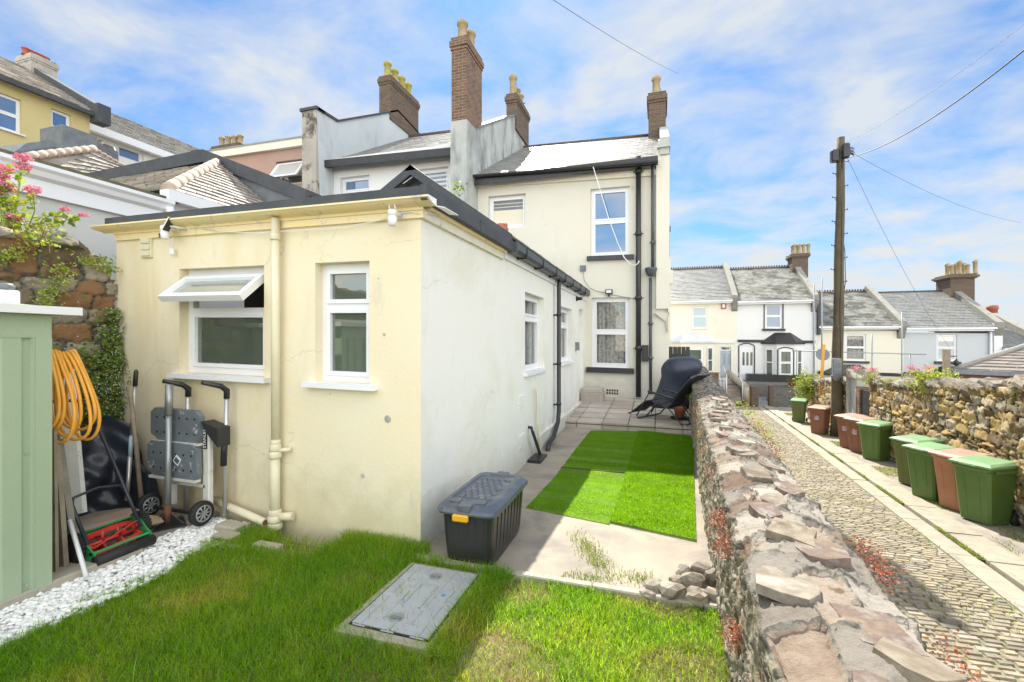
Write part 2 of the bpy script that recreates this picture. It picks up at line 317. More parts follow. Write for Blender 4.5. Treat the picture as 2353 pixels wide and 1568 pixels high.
STONEY = mat('ochre_rubble_stone', (.50,.36,.14), (.38,.29,.16), (.50,.42,.27), sc=2.2, rough=.92, bump=.7, bsc=26, island=.4, stain=(.14,.11,.07), st_sc=4, st_lo=.58, st_hi=.68)
COPE = mat('pale_coping_stone', (.30,.26,.20), (.17,.14,.10), (.32,.29,.245), sc=4.2, rough=.88, bump=.8, bsc=24, island=.35, stain=(.12,.09,.06), st_sc=3.0, st_lo=.54, st_hi=.62)
MORT = mat('lime_mortar', (.34,.31,.26), (.20,.19,.16), sc=14, rough=.95, bump=.9, bsc=45, stain=(.10,.10,.08), st_sc=8, st_lo=.55, st_hi=.65)
STONED = mat('dark_damp_stone', (.20,.11,.06), (.13,.11,.09), (.27,.23,.18), sc=4, rough=.9, bump=.8, bsc=24, island=.35, stain=(.07,.09,.03), st_sc=3, st_lo=.55, st_hi=.68)
MORTD = mat('dark_mortar', (.20,.19,.165), (.09,.09,.075), sc=9, rough=.95, bump=1, bsc=30, stain=(.06,.09,.03), st_sc=3, st_lo=.55, st_hi=.65)
WOODP = mat('weathered_pole_wood', (.115,.09,.05), (.07,.055,.032), sc=3, rough=.85, bump=.3, bsc=20, stain=(.09,.09,.04), st_sc=1, st_lo=.5, st_hi=.7, streak=.3)
WOOD = mat('old_wood', (.32,.26,.19), (.22,.18,.13), sc=8, rough=.8, bump=.3, bsc=40)
METAL = mat('galvanised_metal', (.38,.40,.40), (.30,.32,.33), sc=8, rough=.4, metal=.6)
STEEL = mat('brushed_aluminium', (.62,.62,.60), (.55,.55,.54), rough=.35, metal=.7)
RUSTY = mat('rusty_bracket', (.22,.08,.03), (.10,.05,.03), rough=.8)
GRASSM = mat('grass_blade', (.18,.36,.02), (.27,.41,.035), (.50,.46,.14), sc=1.6, rough=.7, island=.5, spec=.2, trans=.6, pos=(.40,.72), tgain=(1.7,1.6,.9))
TURFM = mat('artificial_turf_pile', (.105,.27,.003), (.14,.32,.005), sc=6, rough=.8, island=.3, trans=.6, spec=.1, tgain=(2.6,2.0,1))
TURFM2 = mat('worn_artificial_turf_pile', (.19,.35,.045), (.16,.31,.035), sc=6, rough=.8, island=.3, trans=.6, spec=.1, tgain=(2.3,2.0,1.2))
LEAF = mat('ivy_leaf', (.09,.17,.02), (.16,.22,.03), sc=6, rough=.55, island=.5, trans=.3, tgain=(1.9,1.8,1))
LEAFY = mat('yellow_green_leaf', (.26,.36,.05), (.36,.40,.08), sc=6, rough=.6, island=.4, trans=.35, tgain=(1.6,1.5,1))
PINKF = mat('pink_flower', (.70,.18,.28), (.78,.34,.42), sc=20, rough=.7, island=.3, trans=.3)
WHITEF = mat('tiny_white_flower', (.75,.75,.72), rough=.7)
REDST = mat('red_stonecrop', (.36,.08,.06), (.34,.16,.07), sc=14, rough=.7, island=.45, trans=.2)
DRYST = mat('dry_stems', (.34,.20,.09), (.44,.30,.15), sc=8, rough=.8, island=.3)
PEBB = mat('white_pebble', (.86,.86,.84), (.78,.78,.76), sc=9, rough=.6, island=.10)

# ------------------------------------------------------------------ facade frames
class PY:      # facade facing -Y (courses may fall slightly along x)
    def __init__(s, Y, k=.0148, xr=0): s.Y = Y; s.k = k; s.xr = xr
    def p(s, x, z, d=0): return Vector((x, s.Y-d, z+s.k*(s.xr-x)))
    def uv(s, u, v): h = onY(u, v, s.Y); return h.x, h.z-s.k*(s.xr-h.x)
class PX:      # wall facing +X; first coordinate runs along +Y
    def __init__(s, X): s.X = X
    def p(s, y, z, d=0): return Vector((s.X+d, y, z))
    def uv(s, u, v): h = onX(u, v, s.X); return h.y, h.z
def rect(B, uL, uR, vT, vB):
    x0 = B.uv(uL, vT)[0]; x1 = B.uv(uR, vT)[0]; um = (uL+uR)/2
    return x0, x1, B.uv(um, vB)[1], B.uv(um, vT)[1]
def fb(mb, B, x0, x1, z0, z1, d0, d1, ch=0):
    vs = [B.p(x, z, d) for x in (x0, x1) for z in (z0, z1) for d in (d0, d1)]
    mb.add(vs, [(0,1,3,2),(4,6,7,5),(0,4,5,1),(2,3,7,6),(0,2,6,4),(1,5,7,3)])
def wallgrid(mb, B, x0, x1, z0, z1, holes=(), rev=.12, nx=1, nz=1):
    xs = sorted({x0, x1, *[h[0] for h in holes], *[h[1] for h in holes]}); zs = sorted({z0, z1, *[h[2] for h in holes], *[h[3] for h in holes]})
    for i in range(len(xs)-1):
        for j in range(len(zs)-1):
            cx, cz = (xs[i]+xs[i+1])/2, (zs[j]+zs[j+1])/2
            if any(h[0] < cx < h[1] and h[2] < cz < h[3] for h in holes): continue
            mb.quad(B.p(xs[i], zs[j]), B.p(xs[i+1], zs[j]), B.p(xs[i+1], zs[j+1]), B.p(xs[i], zs[j+1]))
    for (a, b, c, d) in holes:
        for (p, q) in (((a, c), (b, c)), ((b, c), (b, d)), ((b, d), (a, d)), ((a, d), (a, c))):
            mb.quad(B.p(*p), B.p(*q), B.p(*q, -rev), B.p(*p, -rev))
def window(parent, B, x0, x1, z0, z1, rails=(), rec=.08, fw=.05, m=None, gl=None, curtain=None, sill=None, sash=.035, sillw=.06, name='window', openl=None, label=None, sillt=.045, silld=.09, skip=()):
    m = m or UPVC; gl = gl or GL_DARK; f = MB(); d1 = -rec; d0 = -rec-.06
    fb(f, B, x0, x0+fw, z0, z1, d0, d1); fb(f, B, x1-fw, x1, z0, z1, d0, d1)
    fb(f, B, x0+fw, x1-fw, z0, z0+fw, d0, d1-.001); fb(f, B, x0+fw, x1-fw, z1-fw, z1, d0, d1-.001)
    lev = [z0+fw]+[z0+(z1-z0)*r for r in rails]+[z1-fw]; panes = []
    for i in range(len(lev)-1):
        a = lev[i]+(fw*.45 if i else 0); b = lev[i+1]-(fw*.45 if i < len(lev)-2 else 0)
        if i < len(lev)-2: fb(f, B, x0+fw, x1-fw, lev[i+1]-fw*.45, lev[i+1]+fw*.45, d0, d1-.002)
        if i in skip: continue
        A, C = x0+fw+.001, x1-fw-.001; e = d1+.012
        fb(f, B, A, A+sash, a, b, d0+.02, e); fb(f, B, C-sash, C, a, b, d0+.02, e); fb(f, B, A+sash, C-sash, a, a+sash, d0+.02, e-.001); fb(f, B, A+sash, C-sash, b-sash, b, d0+.02, e-.001)
        panes.append((A+sash-.002, C-sash+.002, a+sash-.002, b-sash+.002))
    fo = obj(name, f, m, parent)
    if label: fo['label'] = label
    for (a, b, c, d) in panes:
        q = MB(); q.quad(B.p(a, c, -rec-.02), B.p(b, c, -rec-.02), B.p(b, d, -rec-.02), B.p(a, d, -rec-.02)); obj('pane', q, gl, fo)
    if sill:
        q = MB(); fb(q, B, x0-sillw, x1+sillw, z0-sillt, z0-.001, -rec, silld); obj('sill', q, sill, fo)
    if curtain:
        q = MB(); n = 60; vs = []
        for i in range(n+1):
            x = x0+.03+(x1-x0-.06)*i/n; dd = -rec-.11+.02*sin(i*.9)+.008*sin(i*2.3)
            vs += [B.p(x, z0+.02, dd), B.p(x, z1-.02, dd)]
        q.add(vs, [(2*i, 2*i+2, 2*i+3, 2*i+1) for i in range(n)], True); obj('curtain', q, curtain, fo)
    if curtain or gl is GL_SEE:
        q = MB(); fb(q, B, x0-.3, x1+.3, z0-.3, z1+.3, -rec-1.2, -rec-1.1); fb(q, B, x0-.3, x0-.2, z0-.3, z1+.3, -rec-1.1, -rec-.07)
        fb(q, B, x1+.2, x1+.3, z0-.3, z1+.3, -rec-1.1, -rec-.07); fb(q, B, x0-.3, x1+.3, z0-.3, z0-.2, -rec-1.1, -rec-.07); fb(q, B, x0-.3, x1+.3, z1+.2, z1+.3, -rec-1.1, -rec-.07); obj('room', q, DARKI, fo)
    return fo
def slates(mb, A, Bq, Cq, D, rows, cols, th=.014, gap=.004, R=rnd, lift=0.0):
    # A,B bottom left/right; D,C top left/right. each slate a thin raised plate
    A, Bq, Cq, D = map(Vector, (A, Bq, Cq, D)); nn = (Bq-A).cross(D-A).normalized()
    def P(s, t): return (A*(1-s)+Bq*s)*(1-t)+(D*(1-s)+Cq*s)*t
    for r in range(rows):
        t0 = r/rows; t1 = (r+1)/rows; off = .5 if r % 2 else 0
        k = -1 if off else 0
        while k+off < cols:
            s0 = max(0, (k+off)/cols); s1 = min(1, (k+1+off)/cols); k += 1
            if s1-s0 < 1e-4: continue
            h = th*R.uniform(.8, 1.35)+lift; j = R.uniform(-.06, .03)/rows; g = gap/max((Bq-A).length, .1)
            a, b = P(s0+g, max(0, t0+j)), P(s1-g, max(0, t0+j)); c, d = P(s1-g, t1), P(s0+g, t1)
            mb.add([a+nn*h, b+nn*h, c+nn*(.002+lift), d+nn*(.002+lift), a, b], [(0,1,2,3), (4,5,1,0)])
def pot(mb, x, y, z, h=.55, r=.13, n=12):
    mb.lathe((x, y, z), [(r*1.15, 0), (r*1.15, h*.08), (r*.95, h*.12), (r*.85, h*.78), (r*1.12, h*.82), (r*1.15, h*.93), (r*.95, h*.95), (r*.9, h)], n)
def stack(parent, x0, x1, y0, y1, z0, z1, pots, m=None, name='chimney', pm=None, corb=.05, moss=0):
    q = MB(); q.box(x0, x1, y0, y1, z0, z1-.32); q.box(x0-corb*.5, x1+corb*.5, y0-corb*.5, y1+corb*.5, z1-.32, z1-.24); q.box(x0-corb, x1+corb, y0-corb, y1+corb, z1-.24, z1-.10); q.box(x0-corb*.3, x1+corb*.3, y0-corb*.3, y1+corb*.3, z1-.10, z1)
    c = obj(name, q, m or BRICK, parent)
    for (px, py, h) in pots:
        q = MB(); pot(q, px, py, z1-.01, h); obj('chimney_pot', q, pm or POT, c)
    if moss:
        q = MB()
        for i in range(moss): q.stone((rnd.uniform(x0-corb, x1+corb), rnd.uniform(y0-corb, y1+corb), z1-.02), rnd.uniform(.03,.08), rnd.uniform(.03,.08), rnd.uniform(.02,.05), rnd)
        obj('moss', q, LEAFM, c)
    return c
LEAFM = mat('yellow_moss', (.30,.30,.04), (.22,.24,.04), sc=8, rough=1)

# ------------------------------------------------------------------ natural stonework: voronoi height field over a wall surface
def vnoise(x, y, seed=0):
    xi = np.floor(x).astype(np.int64); yi = np.floor(y).astype(np.int64); fx = x-xi; fy = y-yi; fx = fx*fx*(3-2*fx); fy = fy*fy*(3-2*fy)
    def h(a, b):
        n = (a*374761393+b*668265263+seed*982451653) & 0xffffffff; n = ((n ^ (n >> 13))*1274126177) & 0xffffffff; return ((n ^ (n >> 16)) & 0xffff)/65535.0
    return (h(xi, yi)*(1-fx)+h(xi+1, yi)*fx)*(1-fy)+(h(xi, yi+1)*(1-fx)+h(xi+1, yi+1)*fx)*fy-.5
def fbm(x, y, oct=4, seed=0): return sum(vnoise(x*2**o, y*2**o, seed+o)/1.8**o for o in range(oct))
def stonework(name, S, s0, s1, ds, t0, t1, dt, bands, m, parent, seed=1, flip=False, m2=None, tsplit=0):
    # bands: (tlo, thi, rowmin, rowmax, wmin, wmax, thick, edge, tilt)
    R = random.Random(seed); sd_ = []
    for (ta, tb, h0, h1, w0_, w1_, th, ed_, ti) in bands:
        t = ta
        while t < tb:
            h = R.uniform(h0, h1); s = s0-R.uniform(0, w1_)
            if t+h > tb+.3*h: h = max(tb-t, h0*.6)
            while s < s1+w1_:
                w_ = R.uniform(w0_, w1_)*(1.4 if R.random() < .12 else 1)
                if R.random() < .22 and h > .05: 
                    for q_ in (.27, .75): sd_.append((s+w_/2, t+h*q_, w_/2, h/4, th, ed_, ti))
                else: sd_.append((s+w_/2+R.uniform(-.1, .1)*w_, t+h/2+R.uniform(-.12, .12)*h, w_/2, h/2, th, ed_, ti))
                s += w_
            t += h
    sd_ = np.array(sd_); ns = len(sd_); rg = np.random.default_rng(seed); r1 = rg.random(ns); r2 = rg.random(ns); tx = rg.uniform(-1, 1, ns); ty = rg.uniform(-1, 1, ns)
    sv = np.arange(s0, s1+ds/2, ds); tv = np.arange(t0, t1+dt/2, dt); n, k = len(sv), len(tv)
    Hh = np.zeros((n, k)); C = np.zeros((n, k, 4)); C[..., 3] = 1
    for i0 in range(0, n, 60):
        sl = sv[i0:i0+60]; A, B = np.meshgrid(sl, tv, indexing='ij'); near = (sd_[:, 0] > sl[0]-1) & (sd_[:, 0] < sl[-1]+1); I = np.nonzero(near)[0]; q_ = sd_[I]
        wx = A+.030*fbm(A*9, B*9, 3, seed)*2+.010*fbm(A*40, B*40, 2, seed+5); wy = B+.024*fbm(A*9, B*9, 3, seed+9)*2+.008*fbm(A*40, B*40, 2, seed+7)
        dx_ = (wx[..., None]-q_[:, 0])/q_[:, 2]; dy_ = (wy[..., None]-q_[:, 1])/q_[:, 3]; dx_ *= dx_; dy_ *= dy_; D = np.sqrt(np.sqrt(dx_*dx_+dy_*dy_))
        o = np.argpartition(D, 1, axis=-1)[..., :2]; d2 = np.take_along_axis(D, o, -1); sw = d2[..., 0] > d2[..., 1]; a = np.where(sw, o[..., 1], o[..., 0]); f1 = d2.min(-1); f2 = d2.max(-1); g = I[a]
        hw = np.minimum(sd_[g, 2], sd_[g, 3]); gap = (f2-f1)*hw; e = np.clip((gap-sd_[g, 5]*.35)/sd_[g, 5], 0, 1); e = e*e*(3-2*e)
        lx = (A-sd_[g, 0])/sd_[g, 2]; ly = (B-sd_[g, 1])/sd_[g, 3]
        hh = e*sd_[g, 4]*(.45+.9*r1[g]+sd_[g, 6]*.5*(tx[g]*lx+ty[g]*ly))+fbm(A*14, B*14+r2[g]*50*e, 4, seed+20)*.012+fbm(A*60, B*60, 2, seed+30)*.005-np.clip(.06-np.abs(fbm(A*3+B*5+r2[g]*30, B*9-A*4, 4, seed+40)), 0, .06)*.16*e
        Hh[i0:i0+60] = hh; C[i0:i0+60, :, 0] = r1[g]; C[i0:i0+60, :, 1] = e; C[i0:i0+60, :, 2] = r2[g]
    P_ = np.array([[tuple(S(float(a), float(b))) for b in tv] for a in sv]); gs = np.gradient(P_, axis=0); gt_ = np.gradient(P_, axis=1); nn = np.cross(gs, gt_); nn /= np.maximum(np.linalg.norm(nn, axis=2, keepdims=True), 1e-9)
    if flip: nn = -nn
    V = (P_+nn*Hh[..., None]).reshape(-1, 3)-np.array(rootloc(parent)); idx = np.arange(n*k).reshape(n, k); Fq = np.stack([idx[:-1, :-1], idx[1:, :-1], idx[1:, 1:], idx[:-1, 1:]], -1).reshape(-1, 4)
    me = bpy.data.meshes.new(name); me.vertices.add(n*k); me.vertices.foreach_set('co', V.astype(np.float32).ravel()); me.loops.add(Fq.size); me.loops.foreach_set('vertex_index', Fq.astype(np.int32).ravel()); me.polygons.add(len(Fq)); me.polygons.foreach_set('loop_start', np.arange(len(Fq), dtype=np.int32)*4); me.update(calc_edges=True)
    ca = me.color_attributes.new('stone', 'FLOAT_COLOR', 'POINT'); ca.data.foreach_set('color', C.reshape(-1).astype(np.float32)); me.polygons.foreach_set('use_smooth', [True]*len(Fq))
    me.materials.append(m)
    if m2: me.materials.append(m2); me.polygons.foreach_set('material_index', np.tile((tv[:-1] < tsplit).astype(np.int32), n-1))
    o = bpy.data.objects.new(name, me); scene.collection.objects.link(o); o.parent = parent; return o
def stonemat(name, cols, mortar, bump=.6, fine=70, lichen=None):
    m = bpy.data.materials.new(name); m.use_nodes = True; t = m.node_tree; n = t.nodes; l = t.links; b = n['Principled BSDF']; b.inputs['Roughness'].default_value = .9; b.inputs['Specular IOR Level'].default_value = .25
    at = n.new('ShaderNodeAttribute'); at.attribute_name = 'stone'; sp = n.new('ShaderNodeSeparateColor'); l.new(at.outputs[0], sp.inputs[0]); geo = n.new('ShaderNodeNewGeometry')
    rp = n.new('ShaderNodeValToRGB'); e = rp.color_ramp.elements; e[0].color = (*cols[0], 1); e[1].color = (*cols[-1], 1)
    for i in range(1, len(cols)-1): k = e.new(i/(len(cols)-1)); k.color = (*cols[i], 1)
    rp.color_ramp.interpolation = 'LINEAR'
    nz = n.new('ShaderNodeTexNoise'); nz.inputs['Scale'].default_value = 11; nz.inputs['Detail'].default_value = 9; nz.inputs['Roughness'].default_value = .68; l.new(geo.outputs['Position'], nz.inputs['Vector'])
    ma = n.new('ShaderNodeMath'); ma.operation = 'MULTIPLY_ADD'; l.new(nz.outputs[0], ma.inputs[0]); ma.inputs[1].default_value = .7; ma.use_clamp = True
    mb_ = n.new('ShaderNodeMath'); mb_.operation = 'SUBTRACT'; l.new(sp.outputs[2], mb_.inputs[0]); mb_.inputs[1].default_value = .35; l.new(mb_.outputs[0], ma.inputs[2]); l.new(ma.outputs[0], rp.inputs[0])
    hs = n.new('ShaderNodeHueSaturation'); mr = n.new('ShaderNodeMapRange'); l.new(sp.outputs[0], mr.inputs[0]); mr.inputs[3].default_value = .62; mr.inputs[4].default_value = 1.15; l.new(mr.outputs[0], hs.inputs['Value']); l.new(rp.outputs[0], hs.inputs['Color'])
    mo = n.new('ShaderNodeValToRGB'); mo.color_ramp.elements[0].position = .35; mo.color_ramp.elements[1].position = .65; mo.color_ramp.elements[0].color = (*[c*.30 for c in mortar], 1); mo.color_ramp.elements[1].color = (*mortar, 1)
    n2 = n.new('ShaderNodeTexNoise'); n2.inputs['Scale'].default_value = 26; n2.inputs['Detail'].default_value = 6; l.new(geo.outputs['Position'], n2.inputs['Vector']); l.new(n2.outputs[0], mo.inputs[0])
    mx_ = n.new('ShaderNodeMix'); mx_.data_type = 'RGBA'; cr_ = n.new('ShaderNodeMapRange'); l.new(sp.outputs[1], cr_.inputs[0]); cr_.inputs[1].default_value = .25; cr_.inputs[2].default_value = .6; l.new(cr_.outputs[0], mx_.inputs[0]); l.new(mo.outputs[0], mx_.inputs[6]); l.new(hs.outputs[0], mx_.inputs[7]); col = mx_.outputs[2]
    if lichen:
        n3 = n.new('ShaderNodeTexNoise'); n3.inputs['Scale'].default_value = lichen[1]; n3.inputs['Detail'].default_value = 10; n3.inputs['Roughness'].default_value = .7; l.new(geo.outputs['Position'], n3.inputs['Vector']); r3 = n.new('ShaderNodeValToRGB'); r3.color_ramp.elements[0].position = lichen[2]; r3.color_ramp.elements[1].position = lichen[2]+.06; l.new(n3.outputs[0], r3.inputs[0])
        m3 = n.new('ShaderNodeMix'); m3.data_type = 'RGBA'; l.new(r3.outputs[0], m3.inputs[0]); l.new(col, m3.inputs[6]); m3.inputs[7].default_value = (*lichen[0], 1); col = m3.outputs[2]
    l.new(col, b.inputs['Base Color'])
    bn = n.new('ShaderNodeBump'); bn.inputs['Strength'].default_value = bump; bn.inputs['Distance'].default_value = .010; n4 = n.new('ShaderNodeTexNoise'); n4.inputs['Scale'].default_value = fine; n4.inputs['Detail'].default_value = 8; n4.inputs['Roughness'].default_value = .7; l.new(geo.outputs['Position'], n4.inputs['Vector']); l.new(n4.outputs[0], bn.inputs['Height']); l.new(bn.outputs[0], b.inputs['Normal'])
    return m
SM_COPE = stonemat('garden_wall_stone', [(.15,.10,.07), (.26,.20,.15), (.32,.28,.23), (.345,.31,.26), (.38,.35,.30)], (.23,.215,.18), lichen=((.15,.11,.07), 6, .61), bump=1.0)
PARA = mat('grey_parapet_render', (.30,.29,.25), (.24,.235,.21), sc=2, rough=.9, stain=(.14,.14,.12), st_sc=3, st_lo=.55, st_hi=.7)
SM_OCH = stonemat('ochre_wall_stone', [(.15,.11,.07), (.30,.22,.12), (.47,.33,.12), (.42,.35,.23), (.35,.31,.24)], (.10,.08,.05), lichen=((.40,.33,.12), 6, .66))
SM_DARK = stonemat('dark_boundary_stone', [(.13,.095,.06), (.30,.16,.08), (.25,.185,.11), (.21,.175,.12), (.36,.32,.26)], (.19,.18,.145), lichen=((.12,.15,.04), 5, .60))

COPE2 = mat('dark_rusty_flake', (.22,.16,.11), (.14,.10,.08), (.28,.25,.21), sc=9, rough=.9, bump=.8, bsc=40)
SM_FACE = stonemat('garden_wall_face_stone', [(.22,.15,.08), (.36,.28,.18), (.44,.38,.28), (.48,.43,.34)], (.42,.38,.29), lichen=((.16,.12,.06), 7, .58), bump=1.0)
# ================================================================== setting
def sheet(name, pts, m, th=0): 
    q = MB(); q.quad(*pts); return obj(name, q, m, kind='structure')
def wxi(y): return .263+.0365*y        # inner face of the garden wall
def wxo(y): return wxi(y)+.44
def kx(y, o): return o+.08*y           # lane lines drift right with distance
q = MB(); ys = [-60, -4, 31, 900]; xs = [-900, 900]
for i in range(3):
    a, b = ys[i], ys[i+1]; q.quad((-900, a, lane_z(a)-.12), (900, a, lane_z(a)-.12), (900, b, lane_z(b)-.12), (-900, b, lane_z(b)-.12))
obj('ground', q, TARM, kind='structure')
q = MB(); q.prism([(-300, -50, -.25), (wxi(-50)+.2, -50, -.25), (wxi(19)+.2, 19, -.25), (-300, 19, -.25)], (0, 0, -3.2)); obj('garden_ground', q, SOIL, kind='structure')
# lane
q = MB()
for y in range(-6, 31): q.quad((wxo(y)-.2, y, lane_z(y)-.012), (kx(y, 3.25), y, lane_z(y)-.012), (kx(y+1, 3.25), y+1, lane_z(y+1)-.012), (wxo(y+1)-.2, y+1, lane_z(y+1)-.012))
obj('lane', q, ROADM, kind='structure')
R = random.Random(3); q = MB(); y = -.6
while y < 30.5:
    dy = R.uniform(.072, .10); x = wxo(y)-.05+R.uniform(-.1, 0)
    while x < kx(y, 3.19)-.03:
        dx_ = min(R.uniform(.13, .23), kx(y, 3.19)-x); g = .008; z = lane_z(y+dy/2); hh = R.uniform(.006, .014)
        if dx_ > .05:
            x0, x1, y0, y1 = x+g, x+dx_-g, y+g, y+dy-g; b = .012; s = .02*(x-1.5)*0
            P = [(x0, y0, z-.02), (x1, y0, z-.02), (x1, y1, z-.02), (x0, y1, z-.02), (x0+b, y0+b, z+hh*.7), (x1-b, y0+b, z+hh), (x1-b, y1-b, z+hh*.9), (x0+b, y1-b, z+hh*.8)]
            P = [(px+R.uniform(-.005, .005), py+R.uniform(-.005, .005)+.03*sin(px*1.6+y*.4), pz) for px, py, pz in P]
            q.add(P, [(4,5,6,7), (0,1,5,4), (1,2,6,5), (2,3,7,6), (3,0,4,7)])
        x += dx_
    y += dy
obj('lane_setts', q, SETT, kind='structure')
def strip(name, o0, o1, y0, y1, h, m, step=1.4, gap=.01, jit=.03):
    R = random.Random(int(o0*100)); q = MB(); y = y0
    while y < y1:
        L_ = R.uniform(step*.7, step*1.3); e = y+L_
        a, b = y+gap, e-gap; z0, z1 = lane_z(a)+h, lane_z(b)+h; d = R.uniform(-.006, .006)
        q.prism([(kx(a, o0), a, z0+d), (kx(a, o1), a, z0+d), (kx(b, o1), b, z1-d), (kx(b, o0), b, z1-d)], (0, 0, -.15)); y = e
    return obj(name, q, m, kind='structure')
strip('granite_wheel_track', 3.20, 3.50, -2, 30, .012, GRAN, 1.3)
strip('kerb', 3.535, 3.98, -2, 30, .055, GRAN, 1.2)
q = MB()
for y in range(-6, 31): q.quad((kx(y, 3.9), y, lane_z(y)+.035), (5.3+.078*y, y, lane_z(y)+.04), (5.3+.078*(y+1), y+1, lane_z(y+1)+.04), (kx(y+1, 3.9), y+1, lane_z(y+1)+.035))
obj('pavement', q, CONC, kind='structure')
# cross street beyond the lane, falling to the right
q = MB(); q.quad((-6, 26.5, lane_z(27)-.02), (30, 30.3, -3.6), (30, 33.2, -3.6), (-6, 31.6, lane_z(31)+.02)); obj('street', q, TARM, kind='structure')
# passage slab
prof = [(2.98, -.004), (3.6, -.03), (4.6, -.08), (5.6, -.12), (7, -.09), (8.75, -.09)]
q = MB()
for (a, za_), (b, zb) in zip(prof[:-1], prof[1:]): q.quad((-1.76, a, za_), (wxi(a)+.1, a, za_), (wxi(b)+.1, b, zb), (-1.76, b, zb))
obj('concrete_path', q, CONC, kind='structure')
def pz(y):
    for (a, za_), (b, zb) in zip(prof[:-1], prof[1:]):
        if a <= y <= b: return za_+(zb-za_)*(y-a)/(b-a)
    return prof[0][1] if y < 3 else prof[-1][1]
# pale edging between lawn and path
q = MB(); x = -1.7
while x < .35:
    x2 = x+rnd.uniform(.55, .75); q.bbox(x, min(x2-.008, .36), 2.925, 2.985, -.08, .022+rnd.uniform(-.004, .004), .008); x = x2
obj('lawn_edging', q, CONCP, kind='structure')
# lawn soil
q = MB(); nx, ny = 40, 40
V = []; 
for j in range(ny+1):
    for i in range(nx+1):
        x = -3.3+(3.75)*i/nx; y_ = -2.5+5.46*j/ny; V.append((min(x, wxi(y_)+.05), y_, -.028+.012*sin(x*3+y_*2)+.01*sin(x*7-y_*5)))
q.add(V, [(j*(nx+1)+i, j*(nx+1)+i+1, (j+1)*(nx+1)+i+1, (j+1)*(nx+1)+i) for j in range(ny) for i in range(nx)], True)
LAWNS = mat('dry_lawn_soil', (.20,.15,.07), (.13,.14,.04), sc=4, rough=1, bump=.5, bsc=40); obj('lawn_soil', q, LAWNS, kind='structure')
# side slab and its edging stones, pebble bed
q = MB(); q.box(-5.16, -3.80, 1.60, 3.12, -.2, .03); obj('side_slab', q, CONC, kind='structure')
q = MB(); y = -1.2
while y < 2.05:
    L_ = .6; q.bbox(-3.86, -3.66, y, y+L_-.01, -.15, .062, .01); y += L_
obj('edging_kerb', q, CONCP, kind='structure')
q = MB(); q.box(-3.80, -3.22, -2.5, 3.06, -.2, -.015); obj('pebble_bed', q, CONCP, kind='structure')
# patio (rises a little towards the house)
PF, PB = 8.62, 11.4
def patz(y): return .03+(.19-.03)*(y-PF)/(11.3-PF)
R = random.Random(11); q = MB(); rows = 6; colw = .476; x00 = -1.76
rowy = [PF, 9.02, 9.5, 9.98, 10.42, 10.88, 11.32]
for r in range(6):
    a, b = rowy[r]+.006, rowy[r+1]-.006; sk = .03
    x = x00-.25+(.16 if r % 2 else .16)
    edges = [-1.76]+[-1.50+colw*i for i in range(0, 6)]
    edges = [e for e in edges if e < wxi(a)+.05]+[wxi(a)+.1]
    for i in range(len(edges)-1):
        d = R.uniform(-.003, .003); q.bbox(edges[i]+.006, edges[i+1]-.006, a, b, patz((a+b)/2)-.045, patz((a+b)/2)+d, .006)
obj('patio', q, PAVER, kind='structure')
q = MB(); x = -1.76
for e in [-1.50+colw*i for i in range(0, 6)]:
    e2 = min(e, wxi(9)+.1)
    if e2-x > .05: q.bbox(x+.006, e2-.004, PF+.02, PF+.10, -.13, patz(PF)-.047, .006)
    x = e2
q.box(-1.76, wxi(9)+.1, PF+.1, 11.4, -.2, -.05); obj('patio_riser', q, PAVER, kind='structure')
# ================================================================== main house with its flat roofed rear extension
FY, SX, HY = 3.119, -1.749, 11.3
H = thing('cream_terraced_house', 'two storey cream house with low rear extension painted yellow and white, black pipes', 'house', (-2.5, 9, 0))
BF = PY(FY, .0148, SX); BS = PX(SX); BH = PY(HY, .0148, 0)
# --- extension end wall
w1 = rect(BF, 412, 607, 614, 862); w2 = rect(BF, 724, 849, 602, 880)
xl = BF.uv(268, 700)[0]
q = MB(); wallgrid(q, BF, xl, SX, -.2, 2.64, [w1, w2], .14); obj('end_wall', q, YELL, H)
q = MB(); w3 = rect(BS, 1206.5, 1250, 678, 852); w4 = rect(BS, 1289.5, 1314, 708, 832); dr = rect(BS, 1331, 1345, 712, 905)
dr = (dr[0], 11.0, .12, dr[3])
wallgrid(q, BS, FY, HY, -.3, 2.72, [w3, w4, dr], .14); obj('side_wall', q, WHITE, H)
# door in side recess
q = MB(); fb(q, BS, dr[0]+.04, dr[1], dr[2], dr[3], -.20, -.14); obj('door', q, UPVC, H)
# windows of the extension
x0, x1, z0, z1 = w1
fr = window(H, BF, x0, x1, z0, z1-.0, rails=(.60,), rec=.09, fw=.06, sill=UPVC, sillw=.07, skip=(1,), silld=.07, gl=GL_DARK, label='wide window with its top light propped open')
tz = z0+(z1-z0)*.60+.027; hz = z1-.062
